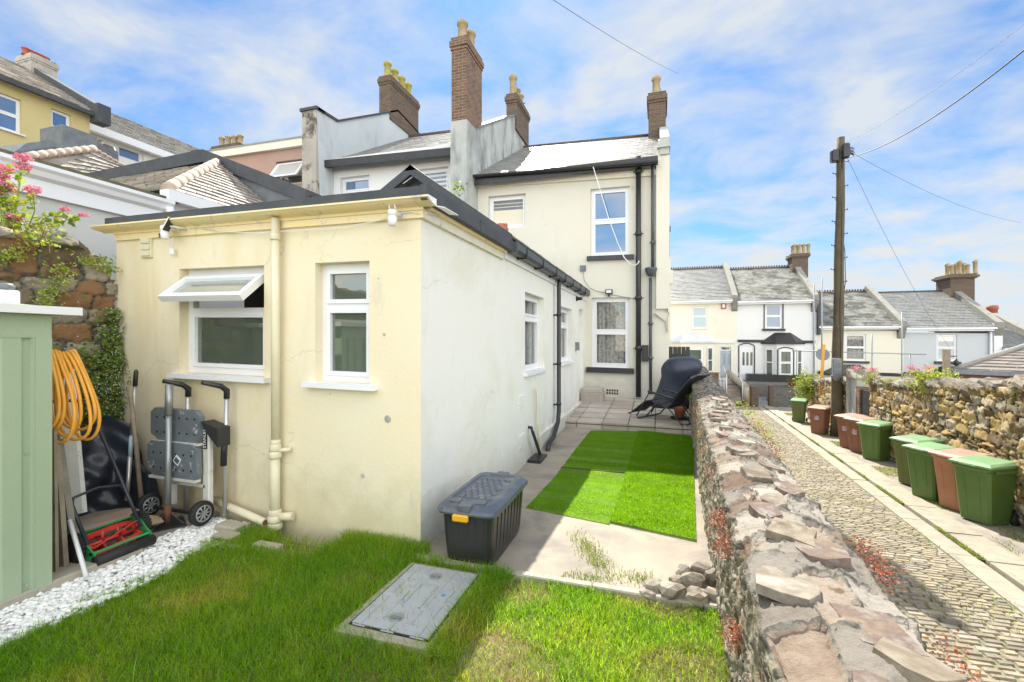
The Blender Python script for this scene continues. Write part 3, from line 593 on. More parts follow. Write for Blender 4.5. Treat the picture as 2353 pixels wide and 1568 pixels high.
# head blanking board + open top-hung light
q = MB(); fb(q, BF, x0+.06, x1-.06, hz-.05, hz+.02, -.14, -.088); obj('head_board', q, UPVC, fr)
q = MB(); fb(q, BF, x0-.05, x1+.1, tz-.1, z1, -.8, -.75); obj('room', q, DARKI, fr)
hz -= .05; hgt = .33; an = radians(50)
q = MB()
def TP(s, t, d):  # point on the swung sash; t from hinge downwards
    o = .02+t*sin(an)+d*cos(an); dz = -t*cos(an)+d*sin(an)
    return BF.p(s, hz+dz, o-.09)
A, Bx = x0+.03, x1-.03; fwid = .052
for (s0, s1, t0, t1) in ((A, A+fwid, 0, hgt), (Bx-fwid, Bx, 0, hgt), (A+fwid, Bx-fwid, 0, fwid), (A+fwid, Bx-fwid, hgt-fwid, hgt)):
    vs = [TP(s, t, d) for s in (s0, s1) for t in (t0, t1) for d in (0, .06)]
    q.add(vs, [(0,1,3,2),(4,6,7,5),(0,4,5,1),(2,3,7,6),(0,2,6,4),(1,5,7,3)])
op = obj('open_sash', q, UPVC, fr)
q = MB(); q.quad(TP(A+fwid, fwid, .03), TP(Bx-fwid, fwid, .03), TP(Bx-fwid, hgt-fwid, .03), TP(A+fwid, hgt-fwid, .03)); obj('pane', q, glass('sash_glass', (.30,.36,.36), .3), op)
x0, x1, z0, z1 = w2
window(H, BF, x0, x1, z0, z1, rails=(.64,), rec=.09, fw=.05, sill=UPVC, sillw=.08, silld=.07, label='narrow two pane window with small top light')
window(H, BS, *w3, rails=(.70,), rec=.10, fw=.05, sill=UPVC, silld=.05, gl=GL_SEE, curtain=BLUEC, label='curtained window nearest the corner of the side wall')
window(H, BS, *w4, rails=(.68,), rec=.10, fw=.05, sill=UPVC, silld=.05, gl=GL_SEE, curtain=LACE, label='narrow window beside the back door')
# --- flat roof, felt upstand, painted cornice
q = MB(); xe = BF.uv(228, 520)[0]; zt = 2.725
def sz(x): return .0148*(SX-x)
q.prism([(xl+.08, FY-.15, 2.652+sz(xl)), (SX+.12, FY-.15, 2.652), (SX+.12, FY-.15, zt), (xl+.08, FY-.15, zt+sz(xl)-.01)], (0, .10, 0))
q.prism([(xl+.02, FY-.05, 2.62+sz(xl)), (SX+.13, FY-.05, 2.62), (SX+.13, FY-.05, zt-.03), (xl+.02, FY-.05, zt+sz(xl)-.04)], (0, 1.95, 0))
q.box(SX+.085, SX+.135, FY-.152, 5.05, 2.622, zt+.012)
for y in (4.02, 4.98): q.box(SX+.130, SX+.141, y, y+.012, 2.62, zt+.01)
obj('flat_roof', q, LEAD, H)
q = MB(); n = 8; x0_, x1_ = xl-.12, SX+.15; pr = []
for i in range(n+1):
    t = i/n; pr.append((FY-.035-.12*t, 2.603+.036*t**1.4+.006*sin(t*pi*2)))
pr += [(FY-.165, 2.640), (FY-.165, 2.654), (FY-.03, 2.654)]
q.prism([(x1_, a, b) for a, b in pr], (0, 0, 0.0))
q = MB(); m_ = len(pr)
q.add([(x0_, a, b+sz(x0_)) for a, b in pr]+[(x1_, a, b+sz(x1_)) for a, b in pr], [tuple(range(m_)), tuple(range(2*m_-1, m_-1, -1))]+[(i, (i+1) % m_, (i+1) % m_+m_, i+m_) for i in range(m_)])
cn = obj('cornice', q, CORN, H)
q = MB(); fb(q, BF, xl+.02, SX+.035, 2.528, 2.60, -.01, .028); fb(q, BF, xl+.02, SX+.04, 2.585, 2.606, .028, .042); obj('frieze_board', q, CORN, cn)
q = MB(); q.box(SX-.01, SX+.034, FY-.027, 5.02, 2.528, 2.605); obj('side_frieze', q, PEEL, H)
q = MB(); q.box(SX-.01, SX+.075, FY+.02, 5.0, 2.60, 2.625); obj('side_soffit', q, CORN, H)
q = MB(); q.add([(SX+.152, FY-.165, 2.654), (SX+.152, FY-.03, 2.654), (SX+.152, FY-.03, 2.603), (SX+.152, FY-.08, 2.605), (SX+.152, FY-.12, 2.62), (SX+.152, FY-.165, 2.64)], [(0,1,2,3,4,5)]); obj('cornice_end', q, UPVC, cn)
q = MB(); q.prism([(-1.60, 3.08, 2.60), (-1.555, 3.14, 2.60), (-1.548, 3.37, 2.60), (-1.605, 3.33, 2.60)], (0, 0, .006)); obj('white_soffit_piece', q, UPVC, H)  # thin white piece just under the side soffit
# fascia, gutter and pitched roof further back
q = MB(); q.box(SX-.01, SX+.03, 5.05, HY, 2.55, 2.69); obj('fascia_board', q, UPVC, H)
q = MB(); pr = [(SX+.035, 2.74), (SX+.035, 2.66), (SX+.065, 2.625), (SX+.125, 2.625), (SX+.16, 2.66), (SX+.165, 2.74), (SX+.15, 2.74), (SX+.145, 2.67), (SX+.115, 2.64), (SX+.07, 2.64), (SX+.05, 2.67), (SX+.05, 2.74)]
q.prism([(a, 5.12, b) for a, b in pr], (0, 5.9, 0)); q.box(SX+.035, SX+.165, 5.10, 5.12, 2.62, 2.745)
gt = obj('gutter', q, GREYPL, H)
for y in (5.5, 6.35, 7.25, 8.0, 8.75, 9.6, 10.3):
    q = MB(); q.box(SX+.03, SX+.175, y, y+.035, 2.605, 2.75); obj('gutter_bracket', q, BLACKP, gt)
dpy = BS.uv(1271, 700)[0]+.05
q = MB(); q.tube([(SX+.10, dpy, 2.62), (SX+.09, dpy, 2.5), (SX+.09, dpy, .35), (SX+.10, dpy-.12, .18), (SX+.12, dpy-.55, .02), (SX+.13, dpy-.95, -.02), (SX+.14, dpy-1.05, -.12)], .036, 10)
dp = obj('downpipe', q, BLACKP, H)
for z in (2.0, 1.15, .45): 
    q = MB(); q.lathe((SX+.09, dpy, z), [(.043, 0), (.043, .05)], 10); q.box(SX, SX+.06, dpy-.05, dpy-.02, z, z+.03); obj('pipe_clip', q, BLACKP, dp)
q = MB(); q.tube([onX(1214, 982, SX+.0), onX(1221, 983, SX+.05), onX(1225, 996, SX+.09), onX(1243, 1050, SX+.10), onX(1243, 1056, SX+.10)], .022, 8); q.box(SX+.02, SX+.2, 6.05, 6.45, -.12, -.07); obj('waste_pipe', q, BLACKP, H)
q = MB(); q.tube([onX(1229, 893, SX+.03), onX(1233, 896, SX+.05), onX(1236, 985, SX+.05), onX(1240, 1045, SX+.06)], .016, 8); obj('overflow_pipe', q, PIPEC, H)
for v in (925, 1015):
    a = BS.uv(1198, v); q = MB()
    for i in range(7): fb(q, BS, a[0]-.12, a[0]+.12, a[1]-.10+i*.03, a[1]-.085+i*.03, .0, .012)
    obj('air_vent', q, WHITE, H)
q = MB(); fb(q, BS, 6.6, HY, -.25, .12, -.01, .035); fb(q, BS, 6.6, HY, .12, .15, -.01, .05); obj('plinth', q, WHITE, H)
q = MB(); RX, RZ = -2.95, 3.72; e0 = (SX+.12, 2.79); e1 = (-4.5, 2.79); R = random.Random(5)
slates(q, (e0[0], 5.05, e0[1]), (e0[0], HY, e0[1]), (RX, HY, RZ), (RX, 5.05, RZ), 8, 26, R=R)
slates(q, (e1[0], HY, e1[1]), (e1[0], 5.05, e1[1]), (RX, 5.05, RZ), (RX, HY, RZ), 8, 26, R=R)
er = obj('extension_roof', q, SLATE, H)
q = MB()
for ex in (e0[0], e1[0]): q.prism([(ex, 5.0, 2.70), (RX, 5.0, RZ-.07), (RX, 5.0, RZ+.05), (ex, 5.0, 2.82)], (0, .05, 0))
q.prism([(RX-.09, 5.0, RZ-.02), (RX, 5.0, RZ+.06), (RX+.09, 5.0, RZ-.02)], (0, 6.3, 0)); obj('barge_board', q, LEAD, er)
q = MB(); q.quad((e1[0], 5.25, 2.7), (e0[0], 5.25, 2.7), (RX, 5.25, RZ-.02)); obj('gable_infill', q, LEADG, er)
q = MB()
for t in (.3, .55, .8):
    for sgn, ex in ((1, e0[0]), (-1, e1[0])):
        x = RX+(ex-RX)*t; z = RZ+(2.79-RZ)*t; q.box(x-.03, x+.03, 5.08, 5.2, 2.7, z-.05)
q.box(RX-.6, RX+.6, 5.06, 5.2, 3.05, 3.14); obj('roof_timber', q, WOOD, er)
q = MB(); q.lathe((SX-.05, 5.15, 2.83), [(.02, 0), (.07, .02), (.09, .08), (.05, .15), (.01, .17)], 9); q.box(SX-.02, SX+.03, 5.1, 5.14, 2.75, 2.97); obj('broken_ridge_tile', q, TERRA, er)
# --- upper rear wall
xr = BH.uv(1510, 500)[0]; xL = BH.uv(1098, 500)[0]; xR2 = BH.uv(1535, 600)[0]
uw = rect(BH, 1357, 1447, 431, 588); lw = rect(BH, 1360, 1447, 684, 845); bw = rect(BH, 1122, 1208, 448, 524)
q = MB(); wallgrid(q, BH, xL, xR2-.003, -.3, 5.95, [uw, lw, bw], .16); obj('rear_wall', q, CREAM, H)
window(H, BH, *uw, rails=(.52,), rec=.10, fw=.07, sill=None, gl=GL_BLUE, label='upper sash window with a blue sky reflection painted into its panes')
a, b, c, d = uw; q = MB(); fb(q, BH, a-.08, b+.10, c-.11, c-.001, -.1, .09); obj('upper_black_sill', q, BLACKP, H)
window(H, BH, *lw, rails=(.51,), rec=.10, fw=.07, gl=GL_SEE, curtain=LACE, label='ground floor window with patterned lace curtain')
a, b, c, d = lw; q = MB(); fb(q, BH, a-.12, b+.10, c-.13, c-.001, -.1, .10); obj('lower_black_sill', q, BLACKP, H)
window(H, BH, *bw, rec=.12, fw=.07, gl=glass('blind_window', (.66,.60,.45), .06), label='first floor window with drawn pale blind')
q = MB()
for i in range(3): fb(q, BH, bw[0]+.11, bw[1]-.11, bw[3]-.36+.09*i, bw[3]-.29+.09*i, -.145, -.138)
obj('rolled_blind', q, LEADG, H)
# right end pier with corbelled foot
q = MB(); pzb = BH.uv(1535, 720)[1]
q.box(xR2, xR2+.03, HY-.10, HY+4.4, pzb, 6.05); q.prism([(xR2-.30, HY-.10, pzb-.0), (xR2, HY-.10, pzb), (xR2, HY-.10, pzb-.45), (xR2-.06, HY-.05, pzb-.2)], (0, .12, 0))
q.box(xr-.02, xR2, HY-.10, HY, pzb+.1, 6.05); obj('corner_pier', q, CREAM, H)
q = MB(); q.box(xr+.0, xR2+.05, HY-.20, HY+.3, 6.05, 6.14); q.prism([(xr+.02, HY-.17, 6.14), (xr+.02, HY-.17, 6.22), (xr+.02, HY+.3, 6.45), (xr+.02, HY+.3, 6.14)], (xR2-xr, 0, 0)); obj('kneeler', q, STAINED, H)
q = MB(); q.quad((xR2-.01, HY, -2.4), (xR2-.01, 20, -2.4), (xR2-.01, 20, 6.0), (xR2-.01, 15.6, 8.45), (xR2-.01, HY, 5.95)); obj('gable_wall', q, CREAM, H)
# main roof
EY, RY = 11.02, 15.6
eL = onY(1098, 403, EY); eR = onY(1513, 371, EY); rL = onY(1205, 341, RY); rR = onY(1503, 313, RY)
ez0 = eL.z; ez1 = eR.z; rzz = (rL.z+rR.z)/2
q = MB(); R = random.Random(8); slates(q, (xL, EY, ez0), (xr+.02, EY, ez1), (xr+.02, RY, rR.z), (xL, RY, rL.z+.02), 24, 17, R=R)
rf = obj('main_roof', q, SLATE, H)
q = MB(); q.quad((xL, RY, rL.z), (xR2, RY, rR.z), (xR2, 20.2, 6), (xL, 20.2, 6)); q.quad((xL, EY+.02, ez0-.02), (xr, EY+.02, ez1-.02), (xr, RY, rR.z-.02), (xL, RY, rL.z-.02)); obj('rear_slope', q, LEAD, rf)
q = MB(); q.tube([(xL, RY, rL.z+.03), (xr+.1, RY, rR.z+.03)], .06, 8); obj('ridge_tile', q, BRICKD, rf)
q = MB()
def gutt(q, x0, x1, y, za_, zb, r=.065):
    for i in range(6):
        t0, t1 = pi+pi*i/6, pi+pi*(i+1)/6
        q.quad((x0, y+r*cos(t0), za_+r*sin(t0)), (x1, y+r*cos(t0), zb+r*sin(t0)), (x1, y+r*cos(t1), zb+r*sin(t1)), (x0, y+r*cos(t1), za_+r*sin(t1)))
    q.box(x0, x1, y+r, y+r+.02, min(za_, zb)-.06, max(za_, zb)-.02)
gutt(q, xL+.02, xr+.02, EY-.07, ez0-.02, ez1-.02); obj('eaves_gutter', q, BLACKP, H)
q = MB(); q.prism([(xL, HY-.06, ez0-.24), (xr+.06, HY-.06, ez1-.24), (xr+.06, HY-.06, ez1-.09), (xL, HY-.06, ez0-.09)], (0, .05, 0)); obj('eaves_fascia', q, CREAM2, H)
# gable parapet and right chimney
q = MB()
pp = [(HY-.15, 6.30), (15.6, rR.z+.30), (20, 6.2), (20, 5.9), (15.6, rR.z-.3), (HY-.15, 5.9)]
q.prism([(xr+.06, a, b) for a, b in pp], (xR2+.03-xr-.06, 0, 0)); pw = obj('gable_parapet', q, STAINED, H)
cx0 = onY(1490, 250, 15.0).x; cx1 = onY(1526, 250, 15.0).x; ct = onY(1508, 212, 15.0).z
stack(H, cx0, cx1+.05, 15.0, 16.2, 7.6, ct, [((cx0+cx1)/2, 15.25, .62), ((cx0+cx1)/2, 15.8, .55)], BRICKD)
# --- chimney breast and party wall on the left
BX = -4.62; by = 10.57
q = MB(); q.box(BX-.45, BX, by, HY+.02, 1.5, 7.15); obj('chimney_breast', q, STAINED, H)
ct = onY(1073, 79, by).z
stack(H, BX-.43, BX-.02, by+.02, HY+.35, 7.12, ct, [(BX-.24, by+.28, .56), (BX-.20, by+.70, .56)], BRICK, corb=.045)
q = MB(); a = onX(1099, 296, BX); b_ = onX(1181, 267, BX)
pp = [(HY+.02, 5.2), (HY+.02, a.z), (b_.y, b_.z), (15.4, b_.z-.05), (20, 6.4), (20, 5.2)]
q.prism([(BX, y, z) for y, z in pp], (-.34, 0, 0)); obj('party_wall', q, STAINED, H)
q = MB()
for (p1, p2) in ((pp[1], pp[2]), (pp[3], pp[4])):
    q.prism([(BX+.04, p1[0], p1[1]), (BX+.04, p1[0], p1[1]+.06), (BX+.04, p2[0], p2[1]+.06), (BX+.04, p2[0], p2[1])], (-.42, 0, 0))
obj('party_coping', q, LEADG, H)
zt_ = onX(1185, 202, -4.5).z; sy0 = b_.y+.1
stack(H, BX-.30, BX+.06, sy0, sy0+1.5, b_.z-.4, zt_, [(BX-.14, sy0+.25, .75), (BX-.14, sy0+.65, .5), (BX-.14, sy0+1.05, .5)], BRICKD, moss=10)
# --- pipes on rear wall
def vpipe(u, v0, v1, r, m, name, d=.09, clips=()):
    x = BH.uv(u, 600)[0]; za_ = BH.uv(u, v0)[1]; zb = BH.uv(u, v1)[1]
    q = MB(); q.tube([BH.p(x, za_, d), BH.p(x, zb, d)], r, 12); o = obj(name, q, m, H)
    for v in clips:
        z = BH.uv(u, v)[1]; q = MB(); q.lathe(BH.p(x, z, d), [(r*1.25, -.05), (r*1.25, .05)], 12); q.box(x-r*2, x+r*2, HY-d-.01, HY-d+.015, z-.01, z+.015); obj('pipe_collar', q, m, o)
    return o, x
sp, spx = vpipe(1467.5, 364, 911, .060, BLACKP, 'soil_pipe', .42-.0, (398, 540, 686, 800)) if False else vpipe(1467.5, 364, 911, .060, BLACKP, 'soil_pipe', .12, (398, 540, 686, 800))
rp, rpx = vpipe(1500, 378, 625, .038, GREYPL, 'rainwater_pipe', .12, (560,))
vpipe(1495, 640, 905, .036, GREYPL, 'lower_rainwater_pipe', .10, (744, 822))
x = BH.uv(1496, 628)[0]; z = BH.uv(1496, 628)[1]; q = MB(); q.lathe((x, HY-.12, z-.09), [(.05, 0), (.10, .04), (.14, .16), (.14, .20)], 8); obj('hopper_head', q, GREYPL, H)
q = MB(); x = BH.uv(1475, 800)[0]; fb(q, BH, x-.0, x+.15, *(lambda a, b: (b, a))(BH.uv(1475, 793)[1], BH.uv(1475, 830)[1]), 0, .09); obj('meter_box', q, BLACKP, H)
q = MB(); a = BH.uv(1408, 900); 
for i in range(5): 
    for j in range(2): fb(q, BH, a[0]-.15+i*.06, a[0]-.11+i*.06, a[1]-.07+j*.07, a[1]-.02+j*.07, -.01, .004)
obj('air_brick', q, DARKI, H)
q = MB(); a = BH.uv(1340, 617); fb(q, BH, a[0]-.07, a[0]+.07, a[1]-.07, a[1]+.07, 0, .05); obj('junction_box', q, LEADG, H)
q = MB(); pts = [BH.p(*BH.uv(u, v), .02) for u, v in ((1340, 625), (1343, 645), (1355, 662), (1372, 670), (1395, 674), (1412, 679), (1440, 684), (1465, 688))]; q.tube(pts, .006, 5); obj('surface_cable', q, LEADG, H)
# roof of extension: back door step
q = MB(); p = [onY(1337, 892, 11.0)]; q.bbox(SX+.01, SX+.52, 10.55, 10.98, .14, .36, .01); q.bbox(SX+.01, SX+.50, 10.62, 10.98, .36, .46, .01); obj('back_step', q, PAVER, H)
# --- details on the yellow end wall
x = BF.uv(648, 800)[0]
q = MB(); q.tube([BF.p(x, 2.60, .07), BF.p(x, .62, .07)], .034, 14); q.tube([BF.p(x, .64, .075), BF.p(x, -.0, .075)], .040, 14)
vp = obj('vent_pipe', q, PIPEC, H)
for z, r in ((2.44, .041), (.60, .055), (.66, .048), (.70, .042), (.06, .060), (.11, .052), (.0, .06)):
    q = MB(); q.lathe(BF.p(x, z, .073), [(r*.9, -.025), (r, -.015), (r, .02), (r*.9, .03)], 14); obj('pipe_collar', q, PIPEC, vp)
q = MB(); q.bar(BF.p(x+.03, .08, .07), BF.p(x+.16, .09, .04), .035); obj('side_branch', q, PIPEC, vp); q = MB(); q.bar(BF.p(x+.04, .64, .07), BF.p(x+.12, .645, .02), .02); obj('pipe_bracket', q, PIPEC, vp)
q = MB(); a = onZ(492, 1162, .10); q.tube([(a.x, FY-.06, .16), (x-.06, FY-.12, .06)], .032, 12); obj('floor_waste_pipe', q, PIPEC, H)
q = MB(); q.lathe((x-.058, FY-.122, .06), [(.024, -.004), (.024, .004)], 10, M=Matrix.Rotation(radians(90), 3, 'Y')); obj('pipe_mouth', q, RUSTY, H)
a = BF.uv(340, 569)
q = MB(); fb(q, BF, a[0]-.075, a[0]+.075, a[1]-.10, a[1]+.10, 0, .02)
for i in range(3): fb(q, BF, a[0]-.06, a[0]+.06, a[1]-.085+i*.06, a[1]-.04+i*.06, .02, .034)
obj('extractor_grille', q, PIPEC, H)
for (u, v, r) in ((883, 769, .012), (891, 963, .030), (833, 1093, .020), (870, 640, .006), (760, 905, .006)):
    a = BF.uv(u, v); q = MB(); q.lathe(BF.p(a[0], a[1], .001), [(r, 0), (r*.8, .006)], 9, M=Matrix.Rotation(radians(90), 3, 'X')); obj('plugged_hole', q, STAINED, H)
# gully surround
q = MB(); q.bbox(x-.30, x-.10, FY-.42, FY-.30, -.05, .05, .015, ); q.bbox(x-.34, x+.05, FY-.50, FY-.43, -.05, .02, .01); q.bbox(x+.12, x+.36, FY-.42, FY-.34, -.05, .035, .01)
q.bbox(x-.42, x-.20, FY-.30, FY-.17, -.05, .065, .015); obj('drain_surround', q, CONCP, H)
# ================================================================== next terrace house (white rear)
def simple_roof(parent, x0, x1, zEl, zEr, zRl, zRr, ey, ry, m, rows=22, cols=18, seed=1, back=5, name='roof'):
    q = MB(); slates(q, (x0, ey, zEl), (x1, ey, zEr), (x1, ry, zRr), (x0, ry, zRl), rows, cols, R=random.Random(seed)); r = obj(name, q, m, parent)
    q = MB(); q.quad((x0, ry, zRl), (x1, ry, zRr), (x1, ry+back, zEr), (x0, ry+back, zEl)); q.quad((x0, ey+.02, zEl-.02), (x1, ey+.02, zEr-.02), (x1, ry, zRr-.02), (x0, ry, zRl-.02)); obj('rear_slope', q, LEAD, r); return r
N1 = thing('white_terraced_house', 'white rendered terraced house with slate roof between two grey stained party walls', 'house', (-7, 12, 0))
x0 = BH.uv(757, 400)[0]; x1 = BX-.34
wa = rect(BH, 782, 849, 405, 470); wb = rect(BH, 957, 1030, 386, 460)
q = MB(); wallgrid(q, BH, x0, x1, 2.0, 6.85, [wa, wb], .16); obj('rear_wall', q, PAINTW, N1)
window(N1, BH, *wa, rails=(.5,), rec=.12, fw=.07, gl=GL_BLUE); window(N1, BH, *wb, rec=.12, fw=.07, gl=GL_PALE, label='window with pale blue slatted blind')
q = MB(); a, b, c, d = wb
for i in range(9): fb(q, BH, a+.12, b-.12, c+.15+i*.12, c+.20+i*.12, -.135, -.128)
obj('blind_slats', q, BLUEC, N1)
eL = onY(757, 371, EY); eR = onY(1040, 344, EY); rL = onY(965, 318, RY); rR = onY(1037, 309, RY)
simple_roof(N1, x0-.2, x1+.02, eL.z, eR.z, rL.z+.1, rR.z, EY, RY, SLATE, seed=21)
q = MB(); q.prism([(x0, EY-.13, eL.z-.2), (x1, EY-.13, eR.z-.2), (x1, EY-.13, eR.z-.0), (x0, EY-.13, eL.z-.0)], (0, .12, 0)); obj('gutter', q, BLACKP, N1)
q = MB(); a = onY(1035, 350, HY-.1); q.tube([(x1-.08, HY-.12, a.z), (x1-.08, HY-.12, 3)], .045, 8); obj('downpipe', q, BLACKP, N1)
q = MB(); q.tube([(x0-.2, RY, rL.z+.13), (x1, RY, rR.z+.03)], .07, 8); obj('ridge_tile', q, BRICKD, N1)
# party wall between white and pink houses
PXX = -9.25; q = MB(); q.box(PXX-.50, PXX, by, HY+.05, 1.5, onX(727, 250, PXX).z-.0); obj('chimney_breast', q, OLDREND, N1)
pts = [onX(u, v, PXX) for u, v in ((728, 252), (775, 281), (912, 257), (967, 316))]
q = MB(); P_ = [(by+.25, 3.0)]+[(p.y, p.z) for p in pts]+[(pts[-1].y+3, 7.0), (pts[-1].y+3, 3.0)]
q.prism([(PXX+.001, y, z) for y, z in P_], (-.36, 0, 0)); obj('party_wall', q, BLUEREND, N1)
q = MB()
for p1, p2 in ((P_[1], P_[2]), (P_[2], P_[3]), (P_[3], P_[4])): q.prism([(PXX+.05, p1[0], p1[1]), (PXX+.05, p1[0], p1[1]+.07), (PXX+.05, p2[0], p2[1]+.07), (PXX+.05, p2[0], p2[1])], (-.46, 0, 0))
q.box(PXX-.55, PXX+.05, by-.05, by+.3, P_[1][1], P_[1][1]+.08); obj('party_coping', q, LEAD, N1)
zt_ = onX(913, 190, PXX).z; sy0 = pts[2].y-.5
stack(N1, PXX-.42, PXX+.05, sy0, sy0+2.0, pts[2].z-.5, zt_, [(PXX-.2, sy0+.2+i*.48, .6) for i in range(4)], BRICKD, moss=26, pm=mat('mossy_pot', (.42,.36,.10), (.30,.28,.06), sc=6, rough=.9))
# ------------------------------------------------------------------ pink house
N2 = thing('pink_terraced_house', 'pink rear wall of terraced house with window tilted open and flat black parapet', 'house', (-12, 12, 0))
x0 = BH.uv(465, 350)[0]; x1 = PXX-.50; we = rect(BH, 634, 702, 368, 425)
zt_ = BH.uv(600, 333)[1]
q = MB(); wallgrid(q, BH, x0, x1+.3, 3.0, zt_-.2, [we], .16); obj('rear_wall', q, PINKR, N2)
window(N2, BH, *we, rec=.14, fw=.07, gl=GL_DARK, rails=(.5,), skip=(1,))
q = MB(); a, b, c, d = we; o_ = .30
vs = lambda s, t, dd: BH.p(s, d-.06-t*.78, .02+t*.55+dd-.1)
for (s0, s1, t0, t1) in ((a+.03, a+.11, 0, .72), (b-.11, b-.03, 0, .72), (a+.11, b-.11, 0, .08), (a+.11, b-.11, .64, .72)):
    V = [vs(s, t, dd) for s in (s0, s1) for t in (t0, t1) for dd in (0, .05)]; q.add(V, [(0,1,3,2),(4,6,7,5),(0,4,5,1),(2,3,7,6),(0,2,6,4),(1,5,7,3)])
os_ = obj('open_sash', q, UPVC, N2); q = MB(); q.quad(vs(a+.11, .08, .02), vs(b-.11, .08, .02), vs(b-.11, .64, .02), vs(a+.11, .64, .02)); obj('pane', q, GL_PALE, os_)
q = MB(); fb(q, BH, x0-.05, x1+.3, zt_-.26, zt_+.02, -.02, .12); obj('cream_fascia', q, CREAM2, N2)
q = MB(); za_ = BH.uv(465, 322)[1]; zb = BH.uv(694, 290)[1]
q.prism([BH.p(x0-.1, zt_+.02, .14)+Vector((0, 0, 0)), BH.p(x1+.1, zt_+.02, .14), BH.p(x1+.1, zt_+.02, -4.5)+Vector((0, 0, .55)), BH.p(x0-.1, zt_+.02, -4.5)+Vector((0, 0, .55))], (0, 0, -.05)); obj('roof', q, SLATE, N2)
q = MB(); q.prism([BH.p(x0-.1, zt_+.5, -3.2), BH.p(x1+.1, zt_+.5, -3.2), BH.p(x1+.1, zt_+.95, -3.2), BH.p(x0-.1, zt_+.95, -3.2)], (0, .3, 0)); q.box(x0-.45, x0-.1, HY-.05, HY+4, 3, zt_+.35); obj('parapet', q, LEAD, N2)
cx = onY(532, 308, 16.5); stack(N2, cx.x-.9, cx.x+.8, 16.2, 16.8, cx.z-2, cx.z-.62, [(cx.x-.6, 16.5, .55), (cx.x-.2, 16.5, .55), (cx.x+.2, 16.5, .5), (cx.x+.55, 16.5, .5)], BRICKD)
# ------------------------------------------------------------------ neighbour's rear extension: grey wall, white gutter, hipped slate roof behind
E1 = thing('grey_neighbour_extension', 'pale grey neighbouring extension with white fascia and weathered hipped slate roof', 'building', (-8, 5, 0))
EX = -6.2; gy1 = onX(402, 458, EX).y; gz = onX(0, 343, EX).z-.02
q = MB(); q.quad((EX, -1, -.3), (EX, gy1+.1, -.3), (EX, gy1+.1, gz-.3), (EX, -1, gz-.3)); q.quad((EX, gy1+.1, -.3), (EX-6, gy1+.1, -.3), (EX-6, gy1+.1, gz-.3), (EX, gy1+.1, gz-.3)); q.quad((EX-.12, gy1, -.3), (EX-.12, 6.6, -.3), (EX-.12, 6.6, 3.5), (EX-.12, gy1, 3.5))
obj('side_wall', q, mat('neighbour_grey_render', (.56,.57,.55), (.53,.54,.52), sc=1, rough=.9), E1)
q = MB(); q.box(EX-.02, EX+.05, -1, gy1, gz-.36, gz-.20); obj('fascia_board', q, UPVC, E1)
q = MB(); pr = [(EX+.05, gz-.05), (EX+.15, gz-.05), (EX+.15, gz-.09), (EX+.12, gz-.12), (EX+.10, gz-.17), (EX+.05, gz-.20)]; q.prism([(a, -1, b) for a, b in pr], (0, gy1+.9, 0)); q.tube([(EX+.11, gy1-.15, gz-.14), (EX+.11, gy1-.12, gz-.36), (EX+.05, gy1+.3, gz-.6)], .05, 10); obj('gutter', q, UPVC, E1)
q = MB(); q.box(EX-.3, EX+.10, -1, gy1, gz-.045, gz+.0); q.quad((EX-.3, -1, gz), (EX-.3, gy1, gz), (EX-5, gy1, gz+.1), (EX-5, -1, gz+.1)); obj('flat_roof', q, mat('mossy_felt', (.06,.06,.05), (.12,.11,.04), sc=9, rough=.9, bump=.3), E1)
ec = onX(383, 434, EX+.02); ap = onY(497, 374, 6.4); R = random.Random(31)
q = MB(); slates(q, (EX+.02, ec.y, ec.z), (EX+.02, 6.5, ec.z), (ap.x+.02, 6.42, ap.z), (ap.x, 6.4, ap.z), 15, 9, th=.025, R=R)
slates(q, (-12.4, ec.y, ec.z), (EX+.02, ec.y, ec.z), (ap.x, 6.4, ap.z), (-12.4, 6.4, ap.z), 15, 22, th=.025, R=R); hr = obj('hipped_roof', q, SLATEL, E1)
q = MB(); n = 9
for i in range(n):
    a = Vector(ec)+(Vector(ap)-Vector(ec))*(i/n); b = Vector(ec)+(Vector(ap)-Vector(ec))*((i+1.08)/n); q.tube([a+Vector((0,0,-.01)), b+Vector((0,0,.0))], [.080, .080], 8)
obj('ridge_tile', q, TILER, hr)
q = MB(); q.box(EX-.02, EX+.14, ec.y-.06, 6.4, ec.z-.17, ec.z-.03); q.box(EX-.14, EX-.02, ec.y, 6.4, ec.z-.4, ec.z-.1); obj('hip_gutter', q, UPVC, E1)
pA = onY(480, 349, 6.6); pR = onY(716, 440, 6.6); pL = onY(222, 402, 6.6)
q = MB(); q.prism([(pL.x-3, 6.55, 2), (pR.x, 6.55, 2), (pR.x, 6.55, pR.z-.09), (pA.x, 6.55, pA.z-.12), (pL.x, 6.55, pL.z-.10), (pL.x-3, 6.55, pL.z-.12)], (0, .3, 0)); obj('gable_parapet', q, LEADG, E1)
q = MB()
for a, b in ((pL+Vector((-3,0,0)), pL), (pL, pA), (pA, pR)): q.prism([(a.x, 6.47, a.z-.24), (b.x, 6.47, b.z-.24), (b.x, 6.47, b.z), (a.x, 6.47, a.z)], (0, .42, 0))
obj('parapet_capping', q, LEAD, E1)
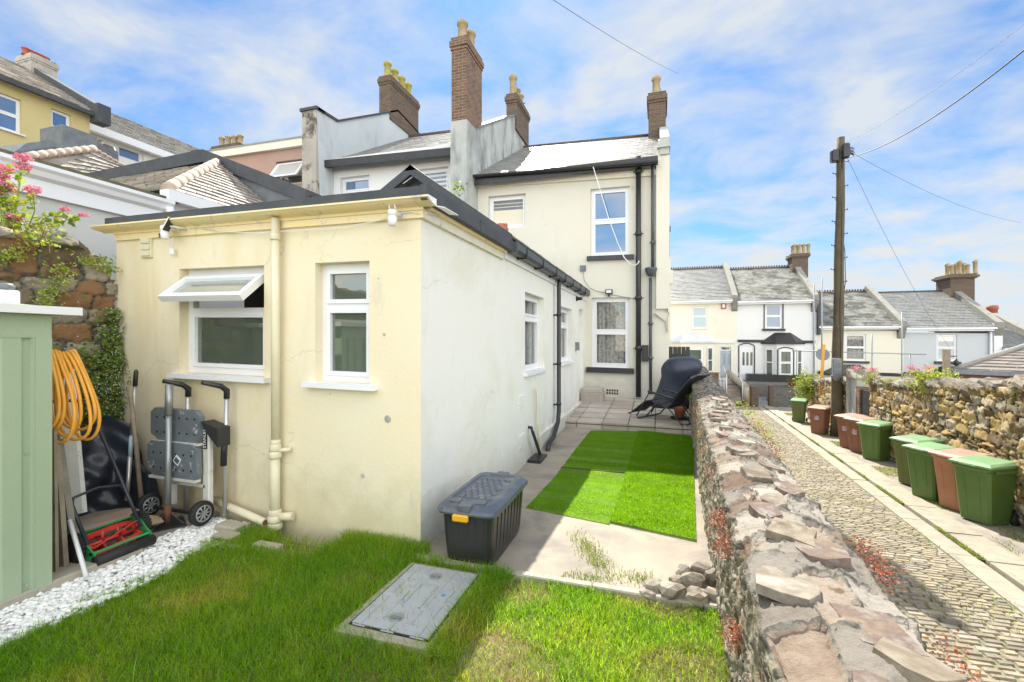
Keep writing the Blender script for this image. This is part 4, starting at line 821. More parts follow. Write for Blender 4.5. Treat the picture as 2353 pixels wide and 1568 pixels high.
# second hipped roof further up the hill
E2 = thing('further_hipped_extension', 'further extension with terracotta ridge and pale slates behind a black parapet', 'building', (-13, 7, 0))
P1 = atT(60, 362, 9.6); P2 = atT(216, 344, 11.0); P3 = atT(292, 388, 11.6); P4 = atT(150, 420, 9.9)
q = MB(); slates(q, P4, atT(300, 440, 11.3), P3, P2, 9, 12, th=.03, R=R) if False else slates(q, atT(60, 420, 9.4), atT(330, 420, 11.7), P3, P2, 9, 14, th=.03, R=R); q.quad(P1, P2, P2+Vector((0, 0, -1.5)), P1+Vector((0, 0, -1.5))); q.quad(atT(60, 420, 9.4), P2, P1); hr = obj('hipped_roof', q, SLATEL, E2)
q = MB()
for a, b, k in ((P1, P2, 8), (P2, P3, 6)):
    for i in range(k): q.tube([a+(b-a)*(i/k), a+(b-a)*((i+1.05)/k)+Vector((0,0,.02))], [.09 if k == 8 else .05, .09 if k == 8 else .05], 8)
obj('ridge_tile', q, TILER, hr)
q = MB(); a, b, c = atT(0, 337, 10.5), atT(156, 317, 12), atT(245, 340, 13.0)
for p, r in ((a-(b-a), b), (b+Vector((.1,0,.15)), c)): q.prism([p+Vector((0,0,-.35)), r+Vector((0,0,-.35)), r, p], (0, .3, 0)); q.prism([p+Vector((0,.05,-1.6)), r+Vector((0,.05,-1.6)), r+Vector((0,.05,-.3)), p+Vector((0,.05,-.3))], (0, .2, 0))
q.box(b.x-.45, b.x+.45, b.y-.35, b.y+.4, b.z-1, b.z+.14); obj('parapet', q, LEADG, E2)
q = MB(); q.prism([P1+Vector((-1,.4,-5)), P3+Vector((0,.4,-5)), P3+Vector((0,.4,-.6)), P1+Vector((-1,.4,-.6))], (0, 1, 0)); obj('wall', q, PALEG, E2)
# ------------------------------------------------------------------ yellow house up the hill
Y1 = thing('ochre_hill_house', 'tall ochre yellow house up the hill with two windows painted with blue sky reflections', 'house', (-24, 10, 0))
BY = PX(-22)
ed = onX(206, 300, -22).y; za_ = onX(0, 177, -22); zb = onX(206, 260, -22); ez = (za_.z+zb.z)/2
wy1 = rect(BY, 2, 49, 222, 303); wy2 = rect(BY, 117, 163, 257, 335)
wy1 = (wy1[0]-.1, wy1[1], wy1[2], wy1[3]); q = MB(); wallgrid(q, BY, -6, ed, -1, ez-.1, [wy1, wy2], .15); q.quad((-22, ed, -1), (-29, ed, -1), (-29, ed, ez), (-22, ed, ez)); obj('front_wall', q, OCHRE, Y1)
for ww in (wy1, wy2): window(Y1, BY, *ww, rails=(.5,), rec=.1, fw=.06, gl=GL_BLUE, sill=UPVC, sillw=.08)
rb_ = onX(97, 172, -26.2); zr = rb_.z
q = MB(); slates(q, (-21.7, -6, ez), (-21.7, ed, ez), (-26.2, ed, zr), (-26.2, -6, zr), 20, 30, th=.03, R=R); q.quad((-26.2, -6, zr), (-26.2, ed, zr), (-31, ed, ez), (-31, -6, ez)); q.quad((-22, ed-.01, ez), (-30.5, ed-.01, ez), (-26.2, ed-.01, zr)); rf = obj('roof', q, SLATEL, Y1)
q = MB(); q.prism([(-21.5, ed+.0, ez-.1), (-21.5, ed, ez+.22), (-26.2, ed, zr+.22), (-26.2, ed, zr-.2)], (0, .4, 0)); q.box(-21.9, -21.4, ed-.05, ed+.4, ez-.45, ez+.3); obj('verge_parapet', q, LEAD, rf)
q = MB(); q.box(-21.75, -21.6, -6, ed, ez-.22, ez-.06); obj('eaves_gutter', q, LEAD, Y1)
q = MB(); sy = onX(20, 200, -23.5); q.prism([(-23.0, -5, ez+.62), (-23.0, onX(130, 240, -23).y, ez+.62), (-23.5, onX(122, 230, -23.5).y, ez+.95), (-23.5, -5, ez+.95)], (.03, 0, .10)); obj('skylight', q, LEAD, rf)
c0 = onX(60, 150, -26.2)
stack(Y1, -26.6, -25.6, onX(52, 150, -26.2).y, onX(112, 150, -26.2).y, zr-1.2, onX(80, 139, -26.2).z, [(-26.1, onX(56, 150, -26.2).y+i*.17, .32) for i in range(5)], OLDREND, pm=POTR)
# white building with big dormer window
W1 = thing('white_dormer_building', 'white building with grey pitched roof and wide window beyond ochre house', 'building', (-26, 18, 0))
BW = PX(-24); e0_ = onX(207, 290, -24); e1_ = onX(380, 372, -24)
zt_ = e0_.z; ww = rect(BW, 268, 330, 338, 372); q = MB(); wallgrid(q, BW, e0_.y-1, e1_.y+4, -1, zt_-.0, [ww], .15); obj('wall', q, PAINTW, W1)
window(W1, BW, *ww, rec=.1, fw=.12, gl=GL_BLUE)
rz_ = onX(270, 291, -27).z
q = MB(); slates(q, (-23.6, e0_.y-1, zt_), (-23.6, e1_.y+4, zt_), (-27, e1_.y+4, zt_+2.3), (-27, e0_.y-1, zt_+2.3), 14, 24, th=.03, R=R); obj('roof', q, mat('brown_grey_tile', (.13,.12,.10), (.09,.085,.07), sc=4, rough=.9, island=.2), W1)
q = MB(); q.box(-23.75, -23.5, e0_.y-1, e1_.y+4, zt_-.35, zt_-.03); obj('white_fascia', q, UPVC, W1)
# small street lamp
a = atT(264, 402, 20); t_ = thing('street_lamp', 'grey street lamp with curved neck beside the white dormer building', 'street lamp', tuple(a))
q = MB(); q.tube([a+Vector((0,0,-6)), a, atT(265, 352, 20), atT(260, 340, 20.1), atT(250, 336, 20.2), atT(240, 334, 20.3)], .06, 8); obj('pole', q, LEADG, t_)
q = MB(); q.tube([atT(241, 334, 20.3), atT(232, 331, 20.4), atT(216, 330, 20.6)], [.10, .17, .05], 10); obj('lamp_head', q, STEEL, t_)
# ================================================================== terrace across the street
FYY = 34.5; BT = PY(FYY, .0148, 0)
def arch_band(parent, B, x0, x1, z0, z1, w, m, rise=.18, name='painted_surround'):
    q = MB(); pts = [(x0, z0), (x0, z1)]+[(x0+(x1-x0)*i/8, z1+rise*sin(pi*i/8)) for i in range(1, 8)]+[(x1, z1), (x1, z0)]
    for (a, b), (c, d) in zip(pts[:-1], pts[1:]):
        dx_, dz = c-a, d-b; l_ = math.hypot(dx_, dz) or 1; nx_, nz = -dz/l_*w, dx_/l_*w
        q.prism([B.p(a, b, .0), B.p(c, d, .0), B.p(c+nx_, d+nz, .0), B.p(a+nx_, b+nz, .0)], (0, -.03, 0))
    return obj(name, q, m, parent)
def terrace(name, label, uL, uR, vE, vR, wallm, roofm, seed, base, par=True, crest=True, ry=4.6):
    T = thing(name, label, 'house', (BT.uv((uL+uR)/2, 700)[0], FYY, 0), group='terraced houses across the street')
    x0 = BT.uv(uL, 700)[0]; x1 = BT.uv(uR, 700)[0]; um = (uL+uR)/2
    ze = onY(um, vE, FYY-.3).z; zr = onY(um, vR, FYY+ry).z
    R = random.Random(seed); q = MB(); slates(q, (x0, FYY-.32, ze), (x1, FYY-.32, ze), (x1, FYY+ry, zr), (x0, FYY+ry, zr), 24, 20, th=.03, R=R); r = obj('roof', q, roofm, T)
    q = MB(); q.quad((x0, FYY+ry, zr), (x1, FYY+ry, zr), (x1, FYY+2*ry, ze), (x0, FYY+2*ry, ze)); q.quad((x0, FYY-.3, ze-.03), (x1, FYY-.3, ze-.03), (x1, FYY+ry, zr-.03), (x0, FYY+ry, zr-.03)); obj('rear_slope', q, LEAD, r)
    q = MB()
    if crest:
        n = int((x1-x0)/.17)
        for i in range(n): x = x0+(x1-x0)*(i+.5)/n; q.prism([(x-.05, FYY+ry, zr), (x+.05, FYY+ry, zr), (x+.055, FYY+ry, zr+.17), (x, FYY+ry, zr+.22), (x-.055, FYY+ry, zr+.17)], (0, .05, 0))
    q.tube([(x0, FYY+ry, zr+.02), (x1, FYY+ry, zr+.02)], .08, 6); obj('crested_ridge', q, BRICKD, r)
    q = MB(); q.box(x0, x1-.3, FYY-.42, FYY-.28, ze-.13, ze-.02); q.box(x0, x1-.3, FYY-.28, FYY, ze-.24, ze-.13); obj('eaves_gutter', q, UPVC, T)
    if par:
        q = MB(); q.prism([(x1-.33, FYY-.35, ze-.05), (x1-.33, FYY-.35, ze+.28), (x1-.33, FYY+ry, zr+.42), (x1-.33, FYY+2*ry, ze), (x1-.33, FYY, ze-.6)], (.36, 0, 0)); q.prism([(x1-.33, FYY-.42, ze-.05), (x1-.33, FYY-.42, ze+.05), (x1-.33, FYY+.1, ze+.05), (x1-.33, FYY+.1, ze-.9), (x1-.33, FYY-.12, ze-.7)], (.36, 0, 0)); obj('parapet', q, PARA, r)
    return T, x0, x1, ze, zr, r
def wallT(T, x0, x1, ze, holes, m, base):
    q = MB(); wallgrid(q, BT, x0, x1, base, ze-.1, holes, .12); obj('front_wall', q, m, T)
DOORG = mat('grey_blue_door_paint', (.42,.45,.49), rough=.5); BLK = BLACKP
def bay(T, u0, u1, vt, vm, vb, m, roofm, base, sidew, mainw, glz=GL_PALE):
    # canted bay: roof from vt (top) to vm (eaves); body below
    xa, xb = BT.uv(u0, vm)[0], BT.uv(u1, vm)[0]; zm = onY((u0+u1)/2, vm, FYY-.8).z; zt = onY((u0+u1)/2, vt, FYY).z; D = .75; c = .7
    P0 = [(xa, FYY), (xa+c, FYY-D), (xb-c, FYY-D), (xb, FYY)]
    q = MB(); 
    for (p, r_) in zip(P0[:-1], P0[1:]): q.quad((*p, base), (*r_, base), (*r_, zm), (*p, zm))
    b_ = obj('bay_wall', q, m, T)
    q = MB(); e = .12; E = [(xa-e, FYY), (xa+c-e*.5, FYY-D-e), (xb-c+e*.5, FYY-D-e), (xb+e, FYY)]; tx = (xb-xa)*.30
    Tt = [(xa+tx, FYY), (xa+tx+.05, FYY-.05), (xb-tx-.05, FYY-.05), (xb-tx, FYY)]
    for i in range(3): q.quad((*E[i], zm), (*E[i+1], zm), (*Tt[i+1], zt), (*Tt[i], zt)); q.quad((*E[i], zm), (*E[i+1], zm), (*E[i+1], zm-.12), (*E[i], zm-.12))
    obj('bay_roof', q, roofm, b_)
    BB = PY(FYY-D-.003, .0, 0); x0, x1 = xa+c+.12, xb-c-.12; z0 = zm-2.15; z1 = zm-.5
    window(b_, BB, x0, x1, z0, z1, rails=(.5,), rec=-.06, fw=.08, gl=glz); 
    q = MB(); fb(q, BB, xa+c-.05, xb-c+.05, z0-.12, z0-.01, 0, .12); obj('bay_sill', q, roofm, b_)
    for sx, p, r_ in ((-1, P0[0], P0[1]), (1, P0[3], P0[2])):
        q = MB(); a = Vector((*p, 0)); d = Vector((*r_, 0))-a; nrm = Vector((d.y*-sx*-1, 0, 0)); o_ = Vector((sx*.04*.73, -.04*.68, 0))
        q.quad(a+d*.32+o_+Vector((0,0,z0)), a+d*.72+o_+Vector((0,0,z0)), a+d*.72+o_+Vector((0,0,z1)), a+d*.32+o_+Vector((0,0,z1))); obj('side_pane', q, GL_DARK, b_)
        q = MB()
        for f0, f1, y0, y1 in ((.24, .33, z0-.08, z1+.08), (.71, .8, z0-.08, z1+.08), (.33, .71, z0-.08, z0+.01), (.33, .71, z1-.01, z1+.08), (.33, .71, (z0+z1)/2-.03, (z0+z1)/2+.03)):
            q.prism([a+d*f0+o_*1.05+Vector((0,0,y0)), a+d*f1+o_*1.05+Vector((0,0,y0)), a+d*f1+o_*1.05+Vector((0,0,y1)), a+d*f0+o_*1.05+Vector((0,0,y1))], o_*.5)
        obj('side_frame', q, UPVC, b_)
    return b_, (x0, x1, z0, z1, BB)
g0 = BT.uv(1655, 868)[1]
# house 1: cream
T, x0, x1, ze, zr, r_ = terrace('far_cream_house', 'pale cream terraced house with grey blue front door, nearest to the tall cream house', 1520, 1693, 690, 618, None, SLATE, 41, g0)
wu = rect(BT, 1590, 1625, 705, 755); wd = rect(BT, 1655, 1680, 797, 868)
wallT(T, x0, x1, ze, [wu, wd], CREAM2, -2.6)
window(T, BT, *wu, rails=(.55,), rec=.06, fw=.07, gl=GL_SKY, sill=CREAM2, label='upper window with its top light open')
a, b, c, d = wd; q = MB(); fb(q, BT, a, b, c, d-.28, -.1, -.05); dd = obj('front_door', q, DOORG, T)
for k in (0, 1):
    q = MB(); m0 = a+.18+k*(b-a-.1)/2; fb(q, BT, m0, m0+.18, c+.9, c+1.65, -.052, -.045); obj('pane', q, GL_SKY, dd)
q = MB(); fb(q, BT, a, b, d-.26, d, -.11, -.06); fb(q, BT, a-.06, a, c, d, -.1, .02); fb(q, BT, b, b+.06, c, d, -.1, .02); obj('door_frame', q, UPVC, dd)
q = MB(); fb(q, BT, a+.1, b-.1, d-.2, d-.05, -.06, -.055); obj('fanlight', q, GL_DARK, dd)
q = MB(); s_ = BT.uv(1620, 786)[1]; fb(q, BT, x0, x1-.1, s_-.07, s_+.08, 0, .06); obj('string_course', q, PAINTW, T)
bay(T, 1540, 1642, 766, 784, 860, CREAM2, mat('lilac_white_bay_roof', (.68,.70,.80), rough=.6), -2.0, None, None, GL_DARK)
q = MB(); a = BT.uv(1713/1.0*0+1703*0+1662, 701); a = BT.uv(1662.5, 703); fb(q, BT, a[0]-.16, a[0]+.16, a[1]-.22, a[1]+.2, 0, .07); al = obj('alarm_box', q, TERRA, T)
q = MB(); fb(q, BT, a[0]-.08, a[0]+.08, a[1]-.13, a[1]+.11, .072, .078); obj('alarm_plate', q, UPVC, al)
# house 2: white with black trim
T, x0, x1, ze, zr, r_ = terrace('far_white_house', 'white terraced house with black painted window surrounds and black bay roof', 1693, 1877, 690, 616, None, SLATEM, 42, g0)
wu = rect(BT, 1758, 1797, 698, 755); wd = rect(BT, 1701, 1730, 795, 872)
wallT(T, x0, x1, ze, [wu, wd], PAINTW, -2.6)
window(T, BT, *wu, rails=(.5,), rec=.06, fw=.08, gl=GL_BLUE); a, b, c, d = wu; arch_band(T, BT, a-.02, b+.02, c, d, .07, BLK, .12)
q = MB(); fb(q, BT, a-.18, b+.18, c-.16, c-.02, 0, .12); obj('black_sill', q, BLK, T)
a, b, c, d = wd; q = MB(); fb(q, BT, a, b, c, d, -.1, -.04); dd = obj('front_door', q, UPVC, T); arch_band(T, BT, a-.06, b+.06, c, d, .07, BLK, .14)
for k in range(3):
    q = MB(); m0 = a+.14+k*.24; fb(q, BT, m0, m0+.14, c+.95, c+1.85, -.041, -.03); obj('pane', q, GL_DARK, dd)
q = MB(); s_ = BT.uv(1790, 785)[1]; fb(q, BT, x0+.05, x1-.1, s_-.09, s_+.09, 0, .07); obj('string_course', q, BLK, T)
b_, (p0, p1, p2, p3, BB) = bay(T, 1752, 1846, 765, 787, 870, PAINTW, BLK, -2.0, None, None, GL_DARK); arch_band(b_, BB, p0-.05, p1+.05, p2, p3+.02, .06, BLK, .12)
q = MB(); q.box(x1-4.2, x1-.15, FYY-.84, FYY-.02, -2.0, g0+.28); obj('black_plinth', q, BLK, T)
cx = BT.uv(1832, 600)[0]; ry = FYY+4.6
c0, c1 = onY(1812, 600, ry-.3).x, onY(1852, 600, ry-.3).x; ctz = onY(1830, 586, ry-.3).z
stack(T, c0+.1, c1-.02, ry-.9, ry+.4, zr-1.0, ctz, [(c0+.3+.3*i, ry-.6, .75) for i in range(4)]+[(c0+.35+.35*i, ry-.0, .8) for i in range(3)], BRICKD, corb=.12, moss=20)
q = MB(); q.bar((x1-.18, FYY-.1, ze-.2), (x1-.18, FYY-.1, -1.6), .05); obj('downpipe', q, UPVC, T)
q = MB(); q.box(x1-.02, x1+.14, FYY-.3, FYY+.1, BT.uv(1870, 775)[1], ze+.35); obj('black_end_pier', q, LEAD, T)
# house 3: pale yellow (lower down the hill)
T, x0, x1, ze, zr, r_ = terrace('far_yellow_house', 'pale yellow terraced house behind the wooden pole and scaffold rails', 1878, 2076, 749, 671, None, SLATEM, 43, -3)
wu = rect(BT, 1942, 1990, 768, 829); wallT(T, x0, x1, ze, [wu], PALEY, -5)
window(T, BT, *wu, rails=(.5,), rec=.06, fw=.08, gl=GL_SEE, curtain=LACE); a, b, c, d = wu; q = MB(); fb(q, BT, a-.12, b+.16, c-.16, c-.03, 0, .12); obj('dark_sill', q, LEAD, T)
bz = BT.uv(1950, 858)[1]; q = MB(); fb(q, BT, x0, x1, bz-.1, bz+.1, 0, .07); obj('string_course', q, BLK, T)
bay(T, 1890, 2012, 838, 860, 900, CREAM2, mat('dark_bay_slate', (.06,.065,.07), (.1,.1,.1), rough=.8, sc=4), -5, None, None)
# house 4: pale grey
T, x0, x1, ze, zr, r_ = terrace('far_grey_house', 'pale grey terraced house with large brick chimney of buff pots, above the bungalow', 2076, 2296, 752, 669, None, SLATE, 44, -3, crest=False)
wu = rect(BT, 2152, 2199, 769, 830); wallT(T, x0, x1, ze, [wu], PALEG, -5)
window(T, BT, *wu, rails=(.5,), rec=.06, fw=.08, gl=GL_PALE); a, b, c, d = wu; q = MB(); fb(q, BT, a-.12, b+.16, c-.18, c-.03, 0, .12); obj('dark_sill', q, LEAD, T)
bz = BT.uv(2150, 861)[1]; q = MB(); fb(q, BT, x0, x1, bz-.1, bz+.1, 0, .07); obj('string_course', q, BLK, T)
bay(T, 2130, 2240, 842, 862, 900, CREAM2, BLK, -5, None, None)
c0, c1 = onY(2160, 640, ry).x, onY(2222, 640, ry).x; ctz = onY(2190, 634, ry).z
stack(T, c0+.1, c1-.1, ry-1.0, ry+.7, zr-1.6, ctz, [(c0+.35+.42*i, ry-.6, .7+.25*(i % 2)) for i in range(4)]+[(c0+.5+.45*i, ry+.2, .9) for i in range(3)], BRICKD, corb=.18, moss=24)
q = MB(); q.bar((x1-.45, FYY-.12, ze-.3), (x1-.45, FYY-.12, -3), .07); obj('downpipe', q, UPVC, T); q = MB(); q.box(x1-.34, x1+.05, FYY-.2, FYY+.3, -5, ze+.2); obj('end_pier', q, PAINTW, T)
# house 5 beyond
T, x0, x1, ze, zr, r_ = terrace('far_end_house', 'grey slate roofed house at the far right end of the terrace', 2297, 2420, 800, 733, None, SLATE, 45, -4, crest=False)
wallT(T, x0, x1, ze, [], PAINTW, -6)
cp = onY(2280, 712, ry+2); q = MB(); q.lathe((cp.x, cp.y, cp.z-2.0), [(.28, 0), (.28, 2.0), (.34, 2.05), (.3, 2.3)], 10); obj('terracotta_flue', q, TERRA, T)
# ------------------------------------------------------------------ bungalow behind the right wall
Bn = thing('cream_bungalow', 'cream bungalow with brown slate hipped roof behind the right stone wall', 'bungalow', (15, 17, -2))
yb = 15.0; e0_ = onY(2198, 838, yb); e1_ = onY(2353, 866, yb); ezb = (e0_.z+e1_.z)/2
hp = onY(2360, 782, yb+4.2); R = random.Random(51)
q = MB(); hx = e0_.x+4.6; hz_ = hp.z+.1; slates(q, (e0_.x, yb, ezb+.02), (26, yb, ezb-.5), (26, yb+4.2, hz_-.3), (hx, yb+4.2, hz_), 13, 26, th=.03, R=R); slates(q, (e0_.x+9.4, yb+8, ezb), (e0_.x, yb, ezb+.02), (hx, yb+4.2, hz_), (hx+1, yb+5, hz_), 13, 14, th=.03, R=R)
rfb = obj('roof', q, mat('brown_grey_slate', (.25,.21,.18), (.18,.155,.14), sc=3, rough=.75, bump=.4, island=.2), Bn)
q = MB(); q.tube([(e0_.x, yb, ezb+.05), (hx, yb+4.2, hz_+.05)], .07, 8); obj('hip_tile', q, PARA, rfb)
q = MB(); q.prism([(e0_.x-.1, yb-.12, ezb-.10), (26, yb-.12, ezb-.62), (26, yb-.12, ezb-.50), (e0_.x-.1, yb-.12, ezb+.02)], (0, .1, 0)); obj('gutter', q, LEADG, Bn)
q = MB(); q.prism([(e0_.x, yb-.02, ezb-.22), (26, yb-.02, ezb-.74), (26, yb-.02, ezb-.5), (e0_.x, yb-.02, ezb+.0)], (0, .3, 0)); obj('brown_fascia', q, RUSTY, Bn)
BB = PY(yb+.35, 0, 0); wn = rect(BB, 2290, 2325, 868, 900); q = MB(); wallgrid(q, BB, e0_.x+.5, 25, -3, ezb-.1, [wn], .1); q.quad((e0_.x+.5, yb+.35, -3), (e0_.x+9.9, yb+8, -3), (e0_.x+9.9, yb+8, ezb-.1), (e0_.x+.5, yb+.35, ezb-.1)); obj('wall', q, CREAM2, Bn)
window(Bn, BB, *wn, rec=.03, fw=.06, gl=GL_DARK)
# chimney glimpsed behind the tall house
a = onY(1533, 520, 28); t_ = thing('distant_chimneyed_house', 'sliver of a distant house with dark brick chimney behind the tall cream house', 'house', (a.x-.6, 28, -2))
z1_, z0_ = onY(1535, 517, 28).z, onY(1535, 590, 28).z; xa = onY(1539, 600, 28).x
q = MB(); q.box(xa-.8, xa, 28, 28.6, z0_-.1, z1_); q.box(xa-.86, xa+.05, 27.95, 28.65, z1_-.3, z1_-.1); obj('chimney', q, BRICKD, t_)
q = MB(); xb = onY(1541, 640, 28).x; q.box(xb-4.5, xb, 28, 31, -2, z0_); q.box(xb-.25, xb+.12, 27.85, 28, z0_-1.6, z0_-.8); obj('wall', q, CREAM2, t_)
# ================================================================== rubble walls
def rubble(mb, S, s0, s1, t0f, t1f, R, hr, wr, th, tilt=0.0, inset=.012, wav=.03, rag=.25):
    # irregular stones over the surface S(s,t); t0f/t1f bounds as functions of s
    def Nn(s, t):
        e = .01; a = S(s+e, t)-S(s-e, t); b = S(s, t+e)-S(s, t-e); return a.cross(b).normalized()
    t = 0.0; T1 = max(t1f(s0), t1f(s1), t1f((s0+s1)/2)); T0 = min(t0f(s0), t0f(s1)); t = T0
    ph = [R.uniform(0, 6) for _ in range(4)]
    while t < T1:
        h = R.uniform(*hr); s = s0-R.uniform(0, wr[1])
        while s < s1:
            w_ = R.uniform(*wr)*(1.3 if R.random() < .15 else 1); sm = s+w_/2
            wv = lambda q_, r_: wav*sin(q_*2.3+ph[0]+r_*1.3)+wav*.6*sin(q_*5.1+ph[1]-r_*2)
            a0, a1 = s+inset*.5, s+w_-inset*.5; b0, b1 = t, t+h-inset
            if R.random() < rag: b1 = t+h*R.uniform(.55, .8)
            if s0 < sm < s1+.05 and t0f(sm)-.02 < (b0+b1)/2 < t1f(sm):
                j = min(w_, h)*.16; pts = []
                sk = tilt*h*R.uniform(-1, 1)
                base = [(a0, b0), ((a0+a1)/2, b0), (a1, b0), (a1, (b0+b1)/2), (a1, b1), ((a0+a1)/2, b1), (a0, b1), (a0, (b0+b1)/2)]
                for i, (x, y) in enumerate(base):
                    k = 1.3 if i in (0, 2, 4, 6) else .8
                    cx, cy = (a0+a1)/2, (b0+b1)/2; x = cx+(x-cx)*(.93 if i in (0,2,4,6) else 1)+R.uniform(-j, j)*k+(sk if y > cy else -sk); y = cy+(y-cy)*(.93 if i in (0,2,4,6) else 1)+R.uniform(-j, j)*k*.7+wv(x, t)
                    pts.append((x, min(y, t1f(sm)+.03)))
                n_ = Nn((a0+a1)/2, min((b0+b1)/2, t1f(sm)-.01)); d = th*R.uniform(.4, 1.5); tx, ty = R.uniform(-.35, .35)*th, R.uniform(-.35, .35)*th
                cx = sum(p[0] for p in pts)/8; cy = sum(p[1] for p in pts)/8
                o = [S(*p)-n_*.02 for p in pts]; f = []; f2 = []
                for i, p in enumerate(pts):
                    k = R.uniform(.86, .97); q_ = (cx+(p[0]-cx)*k, cy+(p[1]-cy)*k); dd = d+tx*(p[0]-cx)/(w_*.5)+ty*(p[1]-cy)/(h*.5)+R.uniform(-.12, .12)*th
                    f.append(S(*q_)+n_*dd*.8)
                    k *= .66; q_ = (cx+(p[0]-cx)*k, cy+(p[1]-cy)*k); f2.append(S(*q_)+n_*(d+R.uniform(-.18, .22)*th))
                c_ = S(cx, cy)+n_*(d+.05*th)
                mb.add(o+f+f2+[c_], [(i, (i+1) % 8, (i+1) % 8+8, i+8) for i in range(8)]+[(i+8, (i+1) % 8+8, (i+1) % 8+16, i+16) for i in range(8)]+[(i+16, (i+1) % 8+16, 24) for i in range(8)])
            s += w_
        t += h
def noise3(x, y, z): return sin(x*9.1+z*5.3+1.7*sin(y*4.4))*.5+sin(y*11.3-x*6.1+2*sin(z*7.7))*.3+sin(x*23+y*19+z*29)*.2

# ---- garden wall between passage and lane
GW = thing('garden_stone_wall', 'long low rubble garden wall with broad flat coping stones running away between lawn and lane', 'stone wall', (.5, 6, -.1))
def wtop(y): return .69+.012*max(y, -1)
def csec(t, y):   # inner face (t<0) , top dome 0..W , outer face (t>W)
    W = .46; xi = wxi(y)-.02; zt = wtop(y)
    if t < 0: k = min(1, -t/1.2); return xi+.0-.03*k, zt+t
    if t > W: return xi+W+.05*min(1, (t-W)/1.5), zt-.02-(t-W)
    u = t/W; return xi+t, zt+.075*sin(pi*min(1, u*1.02)**.9)*(1-.25*u)
def SG(s, t): x, z = csec(t, s); n_ = .008*noise3(s*2, t*3, .3); return Vector((x+n_, s, z+n_))
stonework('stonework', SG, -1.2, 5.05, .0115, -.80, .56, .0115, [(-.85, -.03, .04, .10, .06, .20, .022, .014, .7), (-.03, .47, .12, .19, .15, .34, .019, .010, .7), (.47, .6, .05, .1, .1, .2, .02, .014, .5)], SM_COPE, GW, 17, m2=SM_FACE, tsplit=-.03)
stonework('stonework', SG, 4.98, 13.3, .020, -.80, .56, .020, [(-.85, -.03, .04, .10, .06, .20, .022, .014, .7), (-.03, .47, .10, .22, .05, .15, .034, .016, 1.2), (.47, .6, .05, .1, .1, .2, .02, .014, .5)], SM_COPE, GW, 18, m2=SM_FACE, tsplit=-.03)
stonework('lane_side_stonework', SG, -1.2, 13.3, .03, .54, 3.0, .03, [(.54, 3.0, .08, .17, .12, .36, .03, .02, .6)], SM_COPE, GW, 19)
q = MB()
for y_ in range(-1, 13):
    A_, B_ = [(wxi(y_)+.035, y_, -2.5), (wxi(y_)+.43, y_, -2.5), (wxi(y_)+.41, y_, wtop(y_)-.03), (wxi(y_)+.25, y_, wtop(y_)+.035), (wxi(y_)+.025, y_, wtop(y_)-.02)], [(wxi(y_+1)+.035, y_+1, -2.5), (wxi(y_+1)+.43, y_+1, -2.5), (wxi(y_+1)+.41, y_+1, wtop(y_+1)-.03), (wxi(y_+1)+.25, y_+1, wtop(y_+1)+.035), (wxi(y_+1)+.025, y_+1, wtop(y_+1)-.02)]
    q.add(A_+B_, [(i, (i+1) % 5, (i+1) % 5+5, i+5) for i in range(5)])
obj('wall_core', q, MORT, GW)
q = MB(); e_ = [SG(13.3, t) for t in (-.7, -.3, -.02, .1, .2, .3, .4, .46, .8, 3.0)]; q.quad(*e_); obj('wall_end', q, MORT, GW)
R = random.Random(91)
for i in range(30):
    y_ = .9+6.5*(i/30)**1.2+R.uniform(-.08, .08); t = R.uniform(.11, .35); p = SG(y_, t); r_ = R.uniform(.055, .115); q = MB(); k = R.choice((8, 9, 10, 11)); a0 = R.uniform(0, 6)
    M = Matrix.Translation(p+Vector((0, 0, .001))) @ Matrix.Rotation(R.uniform(-.12, .12), 4, 'X') @ Matrix.Rotation(R.uniform(-.12, .12)+(.15 if t > .3 else 0), 4, 'Y')
    sq = [1/max(abs(cos(2*pi*j/k)), abs(sin(2*pi*j/k)))**.7*R.uniform(.82, 1.1) for j in range(k)]; pts = [Vector((sq[j]*r_*.85*cos(a0+2*pi*j/k), sq[j]*r_*1.1*sin(a0+2*pi*j/k), 0)) for j in range(k)]
    q.add([M @ (v_+Vector((0, 0, -.03))) for v_ in pts]+[M @ (v_*.97+Vector((0, 0, R.uniform(.0, .006)))) for v_ in pts], [tuple(range(k, 2*k))]+[(j, (j+1) % k, (j+1) % k+k, j+k) for j in range(k)])
    obj('slate_flake', q, [COPE, COPE2][i % 2], GW)
# ---- tall left boundary wall
LX = -5.13
LW = thing('dark_stone_boundary_wall', 'tall dark rubble boundary wall with ivy, between the green shed and the yellow wall', 'stone wall', (LX-.25, 1.5, 0))
def ltop(y): return 2.44+.03*sin(y*3)-(max(0, y-2.86))*1.3
def SLW(s, t): return Vector((LX+.012*noise3(s, t, .1)-.02*t, s, t))
def SLW2(s, t): z = min(t, ltop(s)); k = max(0, t-ltop(s)); p = SLW(s, z); return Vector((p.x-k, s, z+.03*min(1, k*6)))
stonework('stonework', SLW2, -2, 3.10, .016, -.1, 3.0, .016, [(-.1, 3.0, .07, .18, .14, .40, .038, .018, .8)], SM_DARK, LW, 23)
q = MB(); q.box(LX-.6, LX-.10, -2, 3.0, -.2, 2.3); obj('wall_core', q, MORTD, LW)
q = MB()
for i in range(46): y_ = R.uniform(-1.8, 2.95); q.stone((LX-.25+R.uniform(-.2, .2), y_, ltop(y_)+.02), R.uniform(.1, .2), R.uniform(.08, .2), R.uniform(.04, .08), R, n=2)
obj('top_stones', q, mat('lichened_top_stone', (.42,.38,.30), (.16,.15,.13), sc=3.5, rough=.9, bump=.6, bsc=30, island=.3, pos=(.42,.58)), LW)
